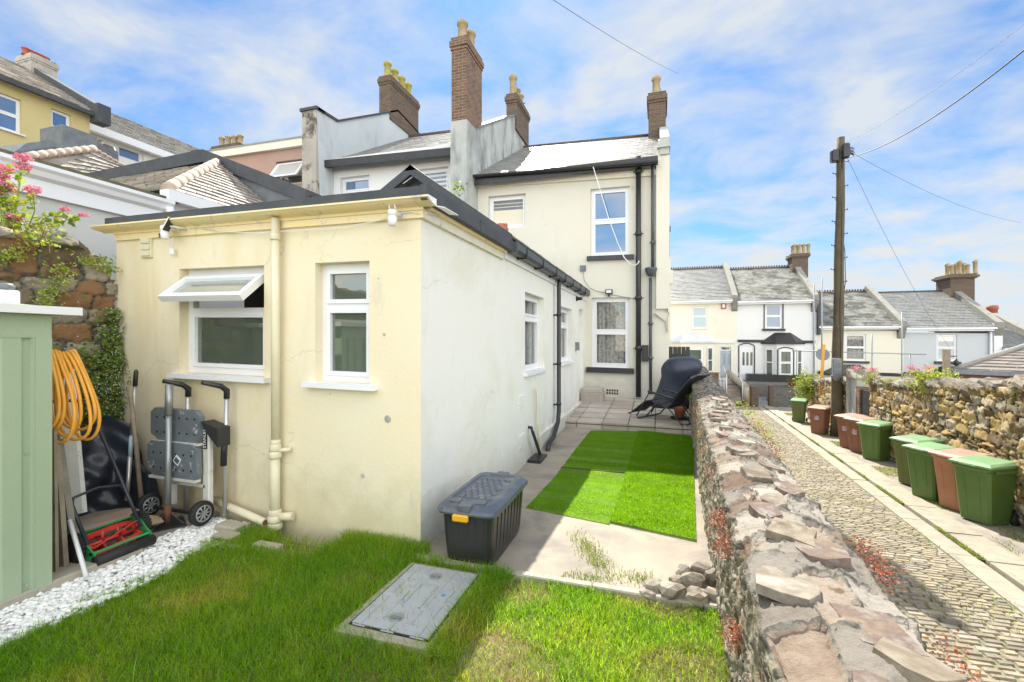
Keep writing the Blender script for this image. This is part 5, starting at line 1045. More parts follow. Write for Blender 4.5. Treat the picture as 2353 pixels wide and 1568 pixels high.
# ---- right hand wall along the lane
def rwx(y): return 4.85+.078*y
def rtop(y): return .80-.078*(y-9.5)+.03*sin(y*2.1)
RW = thing('ochre_rubble_lane_wall', 'tall ochre rubble wall with slabby slate coping on the far side of the lane, behind the bins', 'stone wall', (rwx(10), 10, -1.5))
def SR(s, t): return Vector((rwx(s)+.012*noise3(s, t, .5), s, t))
def segw(T, y0, y1, seed, topf=rtop):
    R = random.Random(seed); stonework('stonework', lambda s, t: SR(-s, min(t, topf(-s))), -y1, -y0, .026, -2.45, topf(y0)+.06, .026, [(-2.5, topf(y0)+.1, .045, .20, .14, .52, .04, .013, 1.2)], SM_OCH, T, seed)
    q = MB(); n = int((y1-y0)/.5)
    for i in range(n):
        a_, b_ = y0+(y1-y0)*i/n, y0+(y1-y0)*(i+1)/n; A_, B_ = rwx(a_)+.05, rwx(b_)+.05; q.add([(A_, a_, -2.6), (A_+.45, a_, -2.6), (A_+.45, a_, topf(a_)+.02), (A_, a_, topf(a_)+.02), (B_, b_, -2.6), (B_+.45, b_, -2.6), (B_+.45, b_, topf(b_)+.02), (B_, b_, topf(b_)+.02)], [(3,2,6,7), (1,2,6,5)]+([(0,1,2,3)] if i == 0 else [])+([(4,5,6,7)] if i == n-1 else []))
    obj('wall_core', q, MORT, T)
    q = MB(); y_ = y0
    while y_ < y1:
        w_ = R.uniform(.24, .46); h = R.uniform(.04, .08); M = Matrix.Translation((rwx(y_)+.16+R.uniform(-.05, .05), y_, topf(y_)+R.uniform(.0, .05))) @ Matrix.Rotation(R.uniform(.12, .5), 4, 'X') @ Matrix.Rotation(R.uniform(-.3, .2), 4, 'Y') @ Matrix.Rotation(R.uniform(-.4, .4), 4, 'Z')
        pts = [Vector((R.uniform(.85, 1.1)*.27*cos(a), R.uniform(.85, 1.15)*w_*.75*sin(a), 0)) for a in [2*pi*i/7 for i in range(7)]]
        b_ = [M @ (p+Vector((0, 0, -h/2))) for p in pts]; t_ = [M @ (p*.94+Vector((0, 0, h/2+R.uniform(-.012, .012)))) for p in pts]
        q.add(b_+t_, [tuple(range(6, -1, -1)), tuple(range(7, 14))]+[(i, (i+1) % 7, (i+1) % 7+7, i+7) for i in range(7)]); y_ += w_*R.uniform(.42, .62)
    for i in range(int((y1-y0)*5)): y_ = R.uniform(y0, y1); q.stone((rwx(y_)+R.uniform(0, .3), y_, topf(y_)), R.uniform(.06, .14), R.uniform(.06, .14), R.uniform(.03, .06), R, n=1)
    obj('coping_stones', q, COPE, T)
segw(RW, 1.5, 16.6, 61)
RW2 = thing('far_rubble_lane_wall', 'short length of rubble wall beyond the gateway, topped by green bushes, behind the wooden pole', 'stone wall', (rwx(21), 21, -2)); segw(RW2, 18.9, 25.2, 62)
GP = thing('stone_gate_pier', 'grey stone gate pier with pitched slate cap and red brick edge', 'gate pier', (rwx(18.3), 18.3, -2))
q = MB(); zt_ = .30; q.box(rwx(18)+.0, rwx(18)+.6, 17.95, 18.85, -2.6, zt_); obj('pier', q, STAINED, GP)
q = MB(); q.prism([(rwx(18)-.1, 17.85, zt_), (rwx(18)-.1, 18.95, zt_), (rwx(18)-.1, 18.5, zt_+.28)], (.8, 0, 0)); obj('pitched_cap', q, COPE, GP)
q = MB(); q.box(rwx(18)-.02, rwx(18)+.3, 17.68, 17.95, -2.6, .02); obj('brick_edge', q, BRICK, GP)
GT = thing('dark_lane_gate', 'dark narrow gate in the rubble wall beside the stone gate pier', 'gate', (rwx(17.2), 17.2, -1.9))
q = MB()
for i in range(7): q.box(rwx(17)+.10, rwx(17)+.14, 16.66+i*.145, 16.66+i*.145+.135, -1.85, -.05)
obj('boards', q, BLACKP, GT); q = MB(); q.box(rwx(17)+.14, rwx(17)+.2, 16.65, 17.68, -.4, -.3); q.box(rwx(17)+.14, rwx(17)+.2, 16.65, 17.68, -1.6, -1.5); obj('rail', q, BLACKP, GT)
# ---- forecourts and steps across the street
FC = thing('front_forecourt_wall', 'grey block forecourt wall with steps and brick posts below the far white house', 'low wall', (8, 30.9, -2.5))
Yf = 30.9
def P(u, v): h = onY(u, v, Yf); return h.x, h.z
def fbox(name, u0, u1, v0, v1, m, parent, d=.3, y=0):
    a = P(u0, v0); b = P(u1, v1); q = MB(); q.bbox(a[0], b[0], Yf+y, Yf+y+d, min(b[1], a[1])-.2, a[1], .02); return obj(name, q, m, parent)
fbox('block_wall', 1776, 1850, 892, 955, MORTD, FC, .25)  # dark mortar colour also carries the shade on this forecourt wall
fbox('brick_post', 1768, 1776, 886, 945, BRICKD, FC, .35, -.02); fbox('brick_post', 1726, 1743, 889, 935, BRICKD, FC, .4, -.02)
q = MB(); a = P(1706, 893); b = P(1727, 935); q.bbox(a[0], b[0], Yf, Yf+.5, b[1]-.3, a[1], .15); obj('stone_cheek', q, STONEY, FC)
for i in range(6):
    a = P(1743, 932-i*8); b = P(1768, 932); q = MB(); q.box(a[0], b[0], Yf+.1+i*.3, Yf+3.4, b[1]-.4, a[1]); obj('step', q, STAINED, FC)
ST = thing('railed_house_steps', 'grey concrete steps with white handrails up to the far cream house', 'steps', (4.7, 31, -2.3))
for i in range(6):
    a = P(1672, 912-i*7.5); b = P(1704, 915); q = MB(); q.box(a[0], b[0], Yf+i*.3, Yf+3.4, b[1]-.4, a[1]); obj('step', q, CONC, ST)
for u in (1669.5, 1706):
    q = MB(); a = P(u, 915); b = P(u, 862 if u < 1700 else 880); q.bar((a[0], Yf-.05, a[1]-.1), (a[0], Yf-.05, b[1]), .022); q.bar((a[0], Yf-.05, b[1]), (a[0], Yf+1.6, b[1]+.5), .018); obj('handrail', q, UPVC, ST)
q = MB(); a = P(1686, 868); b = P(1714, 888); q.tube([(a[0], Yf+2.4, a[1]+.1), (b[0], Yf+.1, b[1]-.05)], .22, 10); q.tube([(b[0], Yf+.1, b[1]-.05), (b[0], Yf+.1, b[1]-.9)], .2, 10); obj('rounded_cheek_wall', q, CONCP, ST)
q = MB(); fz = g0-.18; q.prism([(-3, 31.6, -3.2), (-3, 34.5, -3.2), (-3, 34.5, fz), (-3, 31.9, fz-.05)], (13.2, 0, 0)); q.prism([(10.2, 31.6, -4.5), (10.2, 34.5, -4.5), (10.2, 34.5, fz-1.8), (10.2, 31.9, fz-1.8)], (14, 0, 0)); obj('forecourt', q, TARM, kind='structure')
RL = thing('white_picket_railing', 'low white railings in front of the far cream house bay', 'railing', (3.5, 31, -2))
for i in range(10):
    q = MB(); a = P(1640+i*3.2, 905); b = P(1640+i*3.2, 868); q.bar((a[0], Yf+.1, a[1]-.3), (a[0], Yf+.1, b[1]), .018, 6); obj('bar', q, UPVC, RL)
q = MB(); a = P(1638, 872); b = P(1671, 872); q.bar((a[0], Yf+.1, a[1]), (b[0], Yf+.1, b[1]), .02, 6); obj('top_rail', q, UPVC, RL)
# low brick piers beyond the garden wall
BP = thing('capped_brick_pier', 'brick gate pier with pale cap just behind the covered barbecue', 'brick pier', (1.1, 14.5, -1))
q = MB(); a = onY(1542, 826, 16.0); b = onY(1588, 850, 16.0); q.box(a.x, b.x, 16, 16.5, -2, a.z-.06); obj('brickwork', q, BRICK, BP)
q = MB(); q.bbox(a.x-.05, b.x+.05, 15.95, 16.55, a.z-.06, a.z+.01, .01); obj('cap', q, CONCP, BP)
BP = thing('small_brick_pier', 'small red brick pier beyond the far end of the garden wall', 'brick pier', (2.3, 20, -1.9))
q = MB(); a = onY(1632, 858, 21.0); b = onY(1652, 900, 21.0); q.box(a.x, b.x, 21, 21.4, -2.3, a.z); obj('brickwork', q, BRICK, BP); q = MB(); q.bbox(a.x-.04, b.x+.04, 20.96, 21.44, a.z, a.z+.08, .02); obj('cap', q, CONCP, BP)
# side gate
SG_ = thing('dark_side_gate', 'dark boarded gate closing the gap beside the tall cream house', 'gate', (.45, 13, .2))
a = onY(1537, 797, 13.2); b = onY(1563, 800, 13.2); q = MB(); n = 5
for i in range(n): q.box(a.x+(b.x+.25-a.x)*i/n, a.x+(b.x+.25-a.x)*(i+.93)/n, 13.2, 13.23, .0, a.z)
obj('boards', q, BLACKP, SG_); q = MB(); q.box(a.x, b.x+.25, 13.23, 13.27, a.z-.3, a.z-.2); obj('rail', q, BLACKP, SG_)
# ================================================================== wheelie bins
GREENP = mat('green_bin_plastic', (.080,.15,.032), (.095,.17,.04), sc=3, rough=.45, stain2=((.13,.22,.07), 4, .58, .75, .3))
GREENL = mat('sun_bleached_green_lid', (.20,.34,.17), (.16,.29,.13), sc=3, rough=.45)
OLIVEP = mat('olive_bin_plastic', (.10,.13,.03), (.12,.15,.035), sc=3, rough=.5)
BROWNP = mat('brown_bin_plastic', (.19,.075,.042), (.23,.095,.055), sc=3, rough=.5)
BROWNL = mat('faded_brown_lid', (.34,.19,.14), (.42,.26,.20), sc=3, rough=.5)
BUFFP = mat('sun_faded_brown_plastic', (.42,.20,.10), (.36,.16,.08), sc=3, rough=.55)
RUBB = mat('black_rubber', (.015,.015,.016), rough=.7)
def make_bin(label, body, lid, logo=None):
    t = thing('wheelie_bin', label, 'wheelie bin', group='wheelie bins along the lane wall')
    q = MB(); lv = [(0, .215, .235), (.05, .22, .24), (.55, .245, .285), (.86, .262, .315), (.90, .285, .34), (.94, .285, .34)]
    c = .035; vs = []
    for z, hx, hy in lv:
        for sx, sy in ((1,-1),(1,1),(-1,1),(-1,-1)):
            for k in (0, 1):
                f = (k == 0) == (sx*sy < 0)
                # two verts per corner (chamfer), ordered counter-clockwise
                if (sx, sy) == (1,-1): p = [(hx-c, -hy), (hx, -hy+c)][k]
                elif (sx, sy) == (1,1): p = [(hx, hy-c), (hx-c, hy)][k]
                elif (sx, sy) == (-1,1): p = [(-hx+c, hy), (-hx, hy-c)][k]
                else: p = [(-hx, -hy+c), (-hx+c, -hy)][k]
                vs.append((p[0], p[1]+.0, z+.03))
    n = 8; q.add(vs, [(i*n+k, i*n+(k+1) % n, (i+1)*n+(k+1) % n, (i+1)*n+k) for i in range(len(lv)-1) for k in range(n)]+[tuple(range(7, -1, -1))])
    for sx in (-1, 1):
        q.prism([(sx*.08, -.246, .12), (sx*.10, -.246, .12), (sx*.115, -.312, .80), (sx*.095, -.312, .80)], (0, .012, 0)); q.box(sx*.285, sx*.297, -.22, .22, .88, .93)
    obj('body', q, body, t, local=True)
    q = MB(); hx, hy = .30, .36; q.add([(-hx,-hy,.965),(hx,-hy,.965),(hx,hy-.02,.975),(-hx,hy-.02,.975),(-hx,-hy,.995),(hx,-hy,.995),(hx,hy-.02,1.02),(-hx,hy-.02,1.02),(-hx+.06,-hy+.09,1.03),(hx-.06,-hy+.09,1.03),(hx-.05,hy-.09,1.055),(-hx+.05,hy-.09,1.055)],
        [(0,3,2,1),(0,1,5,4),(1,2,6,5),(2,3,7,6),(3,0,4,7),(4,5,9,8),(5,6,10,9),(6,7,11,10),(7,4,8,11),(8,9,10,11)])
    q.box(-.12, .12, -hy-.025, -hy+.01, .965, .985)
    obj('lid', q, lid, t, local=True)
    q = MB(); q.bar((-.25, .385, .985), (.25, .385, .985), .016)
    for x in (-.25, 0, .25): q.bar((x, .30, .95), (x, .385, .985), .014)
    obj('handle', q, body, t, local=True)
    q = MB(); q.bar((-.27, .23, .10), (.27, .23, .10), .012); obj('axle', q, STEEL, t, local=True)
    for s in (-1, 1):
        q = MB(); M = Matrix.Rotation(radians(90), 3, 'Y'); q.lathe((s*.27-.025, .25, .10), [(.07, 0), (.098, .005), (.10, .02), (.10, .04), (.095, .05), (.05, .052)], 18, M=M); q.lathe((s*.27-.03, .25, .10), [(.04, -.004), (.04, .062)], 10, M=M); obj('wheel', q, RUBB, t, local=True)
    if logo:
        q = MB(); y = -.287
        q.box(-.005, .055, y, y+.02, .62, .68) if False else None
        for k in range(10):
            a = 2*pi*k/10; q.box(.03*cos(a)-.008, .03*cos(a)+.008, y-.012, y+.02, .66+.04*sin(a)-.008, .66+.04*sin(a)+.008)
        q.box(-.055, .055, y-.008, y+.02, .585, .597); q.box(-.045, .045, y-.006, y+.02, .560, .570)
        q.box(-.07, -.064, y-.010, y+.02, .56, .73); q.box(.064, .07, y-.010, y+.02, .56, .73)
        obj('white_emblem', q, UPVC, t, local=True)
    return t
binp = {'g': make_bin('x', GREENP, GREENL), 'b': make_bin('x', BROWNP, BROWNL, 1), 'o': make_bin('x', OLIVEP, GREENL), 'f': make_bin('x', BUFFP, BROWNL)}
used = set()
bins = [('o', 1836, 974, -20, 'olive green bin with pale lid, farthest up the lane'), ('b', 1884, 1002, -35, 'brown bin with white emblem standing just left of the wooden pole'), ('b', 1957, 1036, -58, 'brown bin directly right of the wooden pole, leftmost of a huddle of three'),
        ('b', 1981, 1047, -58, 'brown bin squeezed between another brown bin and a green one'), ('g', 2013, 1064, -52, 'green bin at the right of the huddle of three beside the pole'), ('o', 2106, 1126, -62, 'olive bin with green lid, farthest of the near group of four'),
        ('g', 2142, 1158, -62, 'green bin with pale green lid, second of the near group of four'), ('f', 2210, 1185, -64, 'sun faded buff brown bin between two green bins'), ('g', 2263, 1214, -60, 'nearest large green bin at the end of the row by the rubble wall')]
for k, u, v, rz, lab in bins:
    p = onLane(u, v); d = Vector((p.x, p.y, 0)).normalized(); p = p+d*.32; p.z = lane_z(p.y)+.03; rz = radians(rz)
    if k in used: dup(binp[k], p, rz, lab)
    else: r_ = binp[k]; r_.location = p; r_.rotation_euler = (0, 0, rz); r_['label'] = lab; used.add(k)

# ================================================================== telegraph pole and wires
pb = onLane(1922, 1005); ptp = Vector((pb.x+.16, pb.y+.05, 0)); tt = (pb-C0).dot(Vector((-SN, CS, 0))); ptp.z = atT(1934, 317, tt).z
TP_ = thing('telegraph_pole', 'tall weathered wooden telegraph pole with climbing steps and black junction box', 'telegraph pole', tuple(pb))
pv = lambda k: pb+(ptp-pb)*k
q = MB(); n = 14; q.tube([pv(i/n)+Vector((.012*sin(i*1.3), .0, 0)) for i in range(n+1)], [.195-.075*i/n for i in range(n+1)], 14); obj('pole', q, WOODP, TP_)
hgt_ = ptp.z-pb.z
rv = Vector((CS, SN, 0))
for i in range(14):
    k = .40+.04*i; 
    if k > .95: break
    s = 1 if i % 2 else -1; p = pv(k); r0 = .16-.05*k; q = MB(); q.bar(p+rv*s*r0*.8, p+rv*s*(r0+.17), .012, 6); q.bar(p+rv*s*(r0+.15), p+rv*s*(r0+.15)+Vector((0,0,.05)), .012, 6); q.bar(p+rv*s*r0-Vector((0,0,.15)), p+rv*s*(r0+.08), .008, 6); obj('step_iron', q, BLACKP, TP_)
q = MB(); p = pv(.955); q.bbox(p.x-.02, p.x+.20, p.y-.28, p.y-.05, p.z-.32, p.z+.18, .03); q.bbox(p.x-.36, p.x-.1, p.y-.25, p.y, p.z-.42, p.z+.02, .04); obj('junction_box', q, BLACKP, TP_)
q = MB()
for i in range(9): a = pv(.965)+Vector((.1, -.1, -.02*i)); q.bar(a, a+Vector((.22+.02*(i % 3), -.1, -.09-.05*i*.4)), .010, 5)
obj('cable_clamps', q, BLACKP, TP_)
q = MB(); p = pv(0); a = atT(1920, 830, tt-.25); q.bbox(a.x-.10, a.x+.16, a.y-.1, a.y+.06, a.z-.50, a.z+.10, .02); q.lathe((a.x+.03, a.y-.02, a.z-.72), [(.04, 0), (.17, .16), (.19, .22)], 8); cb_ = obj('metal_cabinet', q, LEADG, TP_)
q = MB(); q.tube([pv(.18)+Vector((.02,-.16,0)), pv(.30)+Vector((.04,-.17,0)), pv(.42)+Vector((.0,-.17,0)), pv(.55)+Vector((.03,-.16,0)), pv(.93)+Vector((.0,-.13,0))], .016, 6); q.tube([pv(.45)+rv*.14, pv(.52)+rv*.24, pv(.62)+rv*.2, pv(.66)+rv*.13], .014, 6); q.tube([pv(.25)-rv*.0+Vector((0,-.17,0)), pv(.40)-rv*.17, pv(.46)-rv*.17, pv(.5)-rv*.12], .014, 6); obj('cable', q, BLACKP, TP_)
def wire(name, label, a, b, sag, r, m=BLACKP):
    q = MB(); n = 24; pts = [a+(b-a)*(i/n)-Vector((0,0,sag*4*(i/n)*(1-i/n))) for i in range(n+1)]; q.tube(pts, r, 5, cap=False); obj(name, q, m, label=label, cat='cable')
top = pv(.955)
wire('overhead_cable', 'thick black overhead cable rising from the pole to the upper right', top+Vector((.1,-.1,-.3)), atT(2400, 78, 7.0), .35, .014)
wire('overhead_wire', 'thin wire from the pole top running up to the right above the thick cable', top+Vector((.08,0,.25)), atT(2400, 20, 9.0), .2, .005)
wire('overhead_wire', 'thin sagging wire from the pole towards the far grey house', top+Vector((.1,0,0)), BT.p(BT.uv(2180, 832)[0], BT.uv(2180, 800)[1], .1), .4, .006)
wire('overhead_wire', 'long thin wire leaving the pole for the right edge of the sky', top+Vector((.1,0,.1)), atT(2345, 512, 26), .4, .006)
wire('overhead_wire', 'thin wire crossing the top of the sky above the tall cream house', atT(1262, -6, 9), atT(1560, 170, 22), .1, .006)
# ================================================================== scaffold rails, orange stick and posts beyond the lane wall
SC = thing('scaffold_rail_frame', 'grey scaffold poles and long horizontal rail in front of the pale yellow house', 'scaffold', (12, 27, -3))
ysc = 26.0
for u, v0, v1 in ((1870.5, 652, 880), (1888.5, 640, 800), (2004, 768, 900), (2072.5, 718, 905), (2091, 815, 905)):
    q = MB(); a = onY(u, v0, ysc); b = onY(u, v1, ysc); q.bar(a, (a.x, ysc, b.z-1.5), .032, 6); obj('upright', q, METAL, SC)
q = MB(); q.bar(onY(1820, 806, ysc-.07), onY(2128, 815, ysc-.07), .030, 6); obj('rail', q, METAL, SC)
a = onY(1889, 816, 25.6); D_ = thing('satellite_dish', 'small round grey satellite dish behind the orange stick', 'satellite dish', tuple(a))
q = MB(); q.lathe(a, [(.02, 0), (.18, .03), (.29, .08), (.30, .09)], 16, M=Matrix.Rotation(radians(75), 3, 'X')); obj('dish', q, LEADG, D_); q = MB(); q.bar(a, a+Vector((0, .5, -.2)), .02); obj('arm', q, LEADG, D_)
q = MB(); q.prism([onY(1891, 792, 22.5), onY(1897, 792, 22.5), onY(1889, 905, 22.5), onY(1882, 905, 22.5)], (0, .04, 0)); obj('orange_stick', q, mat('orange_paint', (.72,.36,.03), rough=.6), label='bright orange stick leaning behind the far rubble wall', cat='stick')
PT = thing('wooden_post_with_hanger', 'short brown wooden post with bracket and hanging bird feeder above the right wall', 'post', tuple(onY(2175, 890, 13.5)))
q = MB(); a = onY(2175, 804, 13.5); b = onY(2175, 912, 13.5); q.box(a.x-.055, a.x+.055, 13.45, 13.56, b.z-.6, a.z); obj('post', q, WOOD, PT)
q = MB(); q.bar((a.x, 13.5, onY(2175, 819, 13.5).z), (onY(2199, 819, 13.5).x, 13.5, onY(2199, 819, 13.5).z), .012); c_ = onY(2197, 830, 13.5); q.lathe((c_.x, 13.5, c_.z-.12), [(.01, 0), (.05, .03), (.06, .10), (.03, .14), (.005, .2)], 8); obj('hanging_feeder', q, BLACKP, PT)

# ================================================================== green metal shed
SH = thing('green_metal_shed', 'pale green metal garden shed with white roof edge at the left', 'shed', (-4.3, .6, 0))
SHG = mat('pale_green_metal', (.34,.42,.285), (.32,.40,.27), sc=1.5, rough=.45, bump=.02)
shx = -3.668; sy1 = 1.842; sz1 = onX(117, 722, shx).z; 
pr = []; y = sy1; shy = [(1.842, 0), (1.755, 0), (1.745, -.018), (1.715, -.018), (1.705, 0), (1.62, 0), (1.60, -.012), (1.585, -.012), (1.57, 0)]
bs = [1.30, 1.02, .74, .46, .18, -.10, -.38, -.7]
for b_ in bs: shy += [(b_+.15, 0), (b_+.135, -.018), (b_+.10, -.018), (b_+.085, 0)]
shy += [(-.9, 0)]
q = MB()
for (y0, d0), (y1, d1) in zip(shy[:-1], shy[1:]): q.quad((shx+d0, y0, .05), (shx+d1, y1, .05), (shx+d1, y1, sz1-.14), (shx+d0, y0, sz1-.14))
q.box(-5.05, shx-.02, sy1-.03, sy1, .05, sz1); q.box(-5.05, shx-.1, -.9, -.87, .05, sz1)
obj('side_panel', q, SHG, SH)
q = MB(); q.box(shx-.03, shx+.004, -.9, sy1+.004, sz1-.15, sz1+.0); q.box(shx-.03, shx+.006, sy1-.075, sy1+.006, .05, sz1-.15); obj('top_rail', q, SHG, SH)
q = MB(); zz0 = onX(60, 703, shx+.06).z
q.prism([(shx+.09, -1, sz1+.01), (shx+.09, sy1+.12, sz1-.005), (shx+.09, sy1+.12, sz1+.045), (shx+.09, -1, sz1+.05)], (-.05, 0, 0)); q.box(-5.05, shx+.04, sy1+.07, sy1+.12, sz1-.005, sz1+.043); obj('white_roof_edge', q, PAINTW, SH)
q = MB(); q.quad((-5.05, -1, sz1+.18), (shx+.05, -1, sz1+.04), (shx+.05, sy1+.1, sz1+.035), (-5.05, sy1+.1, sz1+.16)); obj('roof', q, SHG, SH)
q = MB(); q.box(-5.05, shx+.004, -.9, sy1+.012, .03, .052); obj('base_rail', q, STEEL, SH)
q = MB()
for z in (.10, .9, 1.72): q.lathe((shx-.010, 1.73, z), [(.006, 0), (.006, .006)], 6, M=Matrix.Rotation(radians(90), 3, 'Y'))
obj('bolts', q, STEEL, SH)
a = onX(8, 703, -4.0); a = atT(12, 700, 2.9)
VP_ = thing('white_roof_post', 'white square post with dark cap standing up behind the shed roof edge', 'post', (a.x, a.y, sz1)); q = MB(); q.bbox(a.x-.055, a.x+.055, a.y-.05, a.y+.05, sz1-.3, a.z+.09, .01); obj('post', q, PAINTW, VP_); q = MB(); q.lathe((a.x, a.y, a.z+.09), [(.04, 0), (.045, .03), (.03, .045)], 10); obj('cap', q, LEADG, VP_)
# orange hose coil hanging at the shed corner
q = MB(); R = random.Random(4); ORG = mat('orange_hose', (.74,.33,.03), (.80,.40,.06), sc=8, rough=.45)
hp0 = atT(126, 808, 3.06)
for i in range(8):
    k = i/7; pts = []; W = .135+.03*R.uniform(-1, 1)+.02*k; Hh = .56+.06*R.uniform(-1, 1)+.03*k; oy = .02*i-.05; tw = R.uniform(-.05, .05)
    for j in range(33):
        a = 2*pi*j/32; f = (1-cos(a))/2; wv = sin(a)*W*(.25+.75*f**.8)
        pts.append(hp0+Vector((-.02+wv*.95+.06*f, wv*.22+oy*(1+.6*f)+.02, -f*Hh-.0+.01*sin(a*3+i))))
    q.tube(pts, .0105, 8, cap=False)
obj('hose_pipe', q, ORG, label='coiled orange hose hanging from the back corner of the green shed', cat='hose')
# ================================================================== push reel mower
MG = mat('mower_green_paint', (.02,.20,.06), (.03,.24,.08), rough=.4); MRr = mat('mower_red_blades', (.55,.03,.02), (.40,.04,.03), rough=.45); MH = mat('mower_tube_black', (.025,.03,.045), rough=.35)
MW = thing('push_reel_mower', 'green and red push cylinder mower with black handle, at the edge of the white pebbles', 'lawn mower', (-3.85, 2.28, .03))
yl, yr = 2.09, 2.47; xc = -3.84
for y in (yl, yr-.012):
    q = MB(); pts = [(xc+.13, .055), (xc+.15, .11), (xc+.08, .16), (xc+.02, .21), (xc-.07, .225), (xc-.15, .17), (xc-.16, .10), (xc-.05, .045)]; q.prism([(a, y, b) for a, b in pts], (0, .012, 0)); obj('side_plate', q, MG, MW)
q = MB(); q.prism([(xc+.10, yl, .10), (xc+.135, yl, .115), (xc+.125, yl, .13), (xc+.09, yl, .115)], (0, yr-yl, 0)); q.prism([(xc-.13, yl, .195), (xc-.04, yl, .235), (xc-.04, yl, .222), (xc-.13, yl, .18)], (0, yr-yl, 0)); obj('deck_bar', q, MG, MW)
q = MB(); q.tube([(xc+.155, yl-.0, .068), (xc+.155, yr, .068)], .036, 16); obj('front_roller', q, RUBB, MW)
q = MB()
for k in range(5):
    a0 = 2*pi*k/5; vs = []; n = 12
    for i in range(n+1):
        y = yl+.03+(yr-yl-.06)*i/n; a = a0+1.1*i/n
        for r in (.055, .088): vs.append((xc+.0+r*cos(a), y, .135+r*sin(a)))
        for r in (.088, .055): vs.append((xc+.0+r*cos(a+.09), y, .135+r*sin(a+.09)))
    q.add(vs, [(i*4+j, (i+1)*4+j, (i+1)*4+(j+1) % 4, i*4+(j+1) % 4) for i in range(n) for j in range(4)])
for f in (.08, .36, .64, .92):
    y = yl+(yr-yl)*f
    for k in range(5): a = 2*pi*k/5+1.1*f; q.bar((xc, y, .135), (xc+.075*cos(a), y, .135+.075*sin(a)), .010, 6)
q.bar((xc, yl, .135), (xc, yr, .135), .013); obj('blade_reel', q, MRr, MW)
for y, s in ((yl-.045, -1), (yr+.005, 1)):
    q = MB(); M = Matrix.Rotation(radians(-90), 3, 'X'); q.lathe((xc-.03, y, .142), [(.05, 0), (.103, .003), (.103, .038), (.05, .04)], 24, M=M)
    for k in range(24): a = 2*pi*k/24; q.box(xc-.03+.105*cos(a)-.007, xc-.03+.105*cos(a)+.007, y+.002, y+.038, .142+.105*sin(a)-.007, .142+.105*sin(a)+.007)
    obj('wheel', q, RUBB, MW)
def hx(z): 
    return -3.79-(z-.19)*.66
top_z = 1.09
q = MB()
zs_ = [.17, .5, .755, 1.0, 1.07]
Rt = [Vector((hx(z), 2.44, z)) for z in zs_]; Lt = [Vector((hx(z), 2.10, z)) for z in zs_]
q.tube(Rt+[Vector((hx(1.11)-.03, 2.38, 1.11)), Vector((hx(1.12)-.04, 2.27, 1.12)), Vector((hx(1.11)-.03, 2.16, 1.11))]+Lt[::-1], .0125, 10)
z = .44; q.tube([Vector((hx(z), 2.44, z-.03)), Vector((hx(z)-.01, 2.42, z+.03)), Vector((hx(z)-.02, 2.27, z+.055)), Vector((hx(z)-.01, 2.12, z+.03)), Vector((hx(z), 2.10, z-.05))], .010, 8)
obj('handle', q, MH, MW)
# ================================================================== folding workbench on wheels and its neighbours
WB = thing('folding_workbench', 'folded grey and white wheeled workbench leaning against the yellow wall under the wide window', 'workbench', (-3.98, 2.88, .03))
WBG = mat('scuffed_grey_plastic', (.17,.20,.22), (.12,.14,.16), sc=5, rough=.6, bump=.2, stain=(.45,.46,.46), st_sc=14, st_lo=.62, st_hi=.66)
WBW = mat('off_white_frame', (.66,.65,.60), (.58,.57,.52), sc=5, rough=.5, stain=(.40,.38,.34), st_sc=8, st_lo=.6, st_hi=.7)
for z0, z1, y in ((.715, .985, 2.86), (.41, .70, 2.83)):
    q = MB(); xa, xb = -4.30, -3.71
    pts = [(xa, z0+.05), (xa+.10, z0-.0), (xb-.02, z0-.02), (xb, z0+.05), (xb-.01, z1-.04), (xb-.06, z1), (xa+.05, z1+.01), (xa, z1-.03)]
    q.prism([(a, y, b) for a, b in pts], (0, .05, 0)); jw = obj('jaw_board', q, WBG, WB)
    q = MB()
    for i in range(6):
        for j in range(2): q.lathe((xa+.08+i*.09, y-.001, z0+.07+j*.13), [(.010, 0), (.010, .003)], 8, M=Matrix.Rotation(radians(90), 3, 'X'))
    obj('dog_holes', q, DARKI, jw)
    q = MB(); q.box(xa+.03, xb-.01, y-.008, y+.045, z0-.025, z0-.004); obj('pale_edge', q, WBW, jw)
q = MB(); q.bbox(-3.735, -3.66, 2.90, 2.95, .13, .88, .01); q.bbox(-4.16, -4.09, 2.90, 2.95, .13, .5, .01); q.bbox(-4.13, -3.7, 2.9, 2.93, .32, .35, .005); obj('frame_leg', q, WBW, WB)
for x in (-4.06, -3.60):
    q = MB(); q.bar((x, 3.00, .06), (x, 3.02, 1.12), .019); tb = obj('telescopic_tube', q, STEEL, WB)
    q = MB(); q.bar((x, 2.99, .50), (x, 3.0, .78), .026); q.tube([(x, 3.02, 1.08), (x, 3.02, 1.15), (x-.015, 2.98, 1.19), (x-.06, 2.84, 1.235)], [.024, .026, .024, .018], 10); obj('grip', q, BLACKP, tb)
q = MB(); q.prism([(-3.70, 2.86, .90), (-3.56, 2.9, .84), (-3.56, 2.9, .68), (-3.64, 2.88, .78)], (0, .12, 0)); obj('black_bracket', q, BLACKP, WB); q = MB(); q.box(-4.29, -3.68, 2.85, 2.875, .10, .125); obj('axle', q, BLACKP, WB)
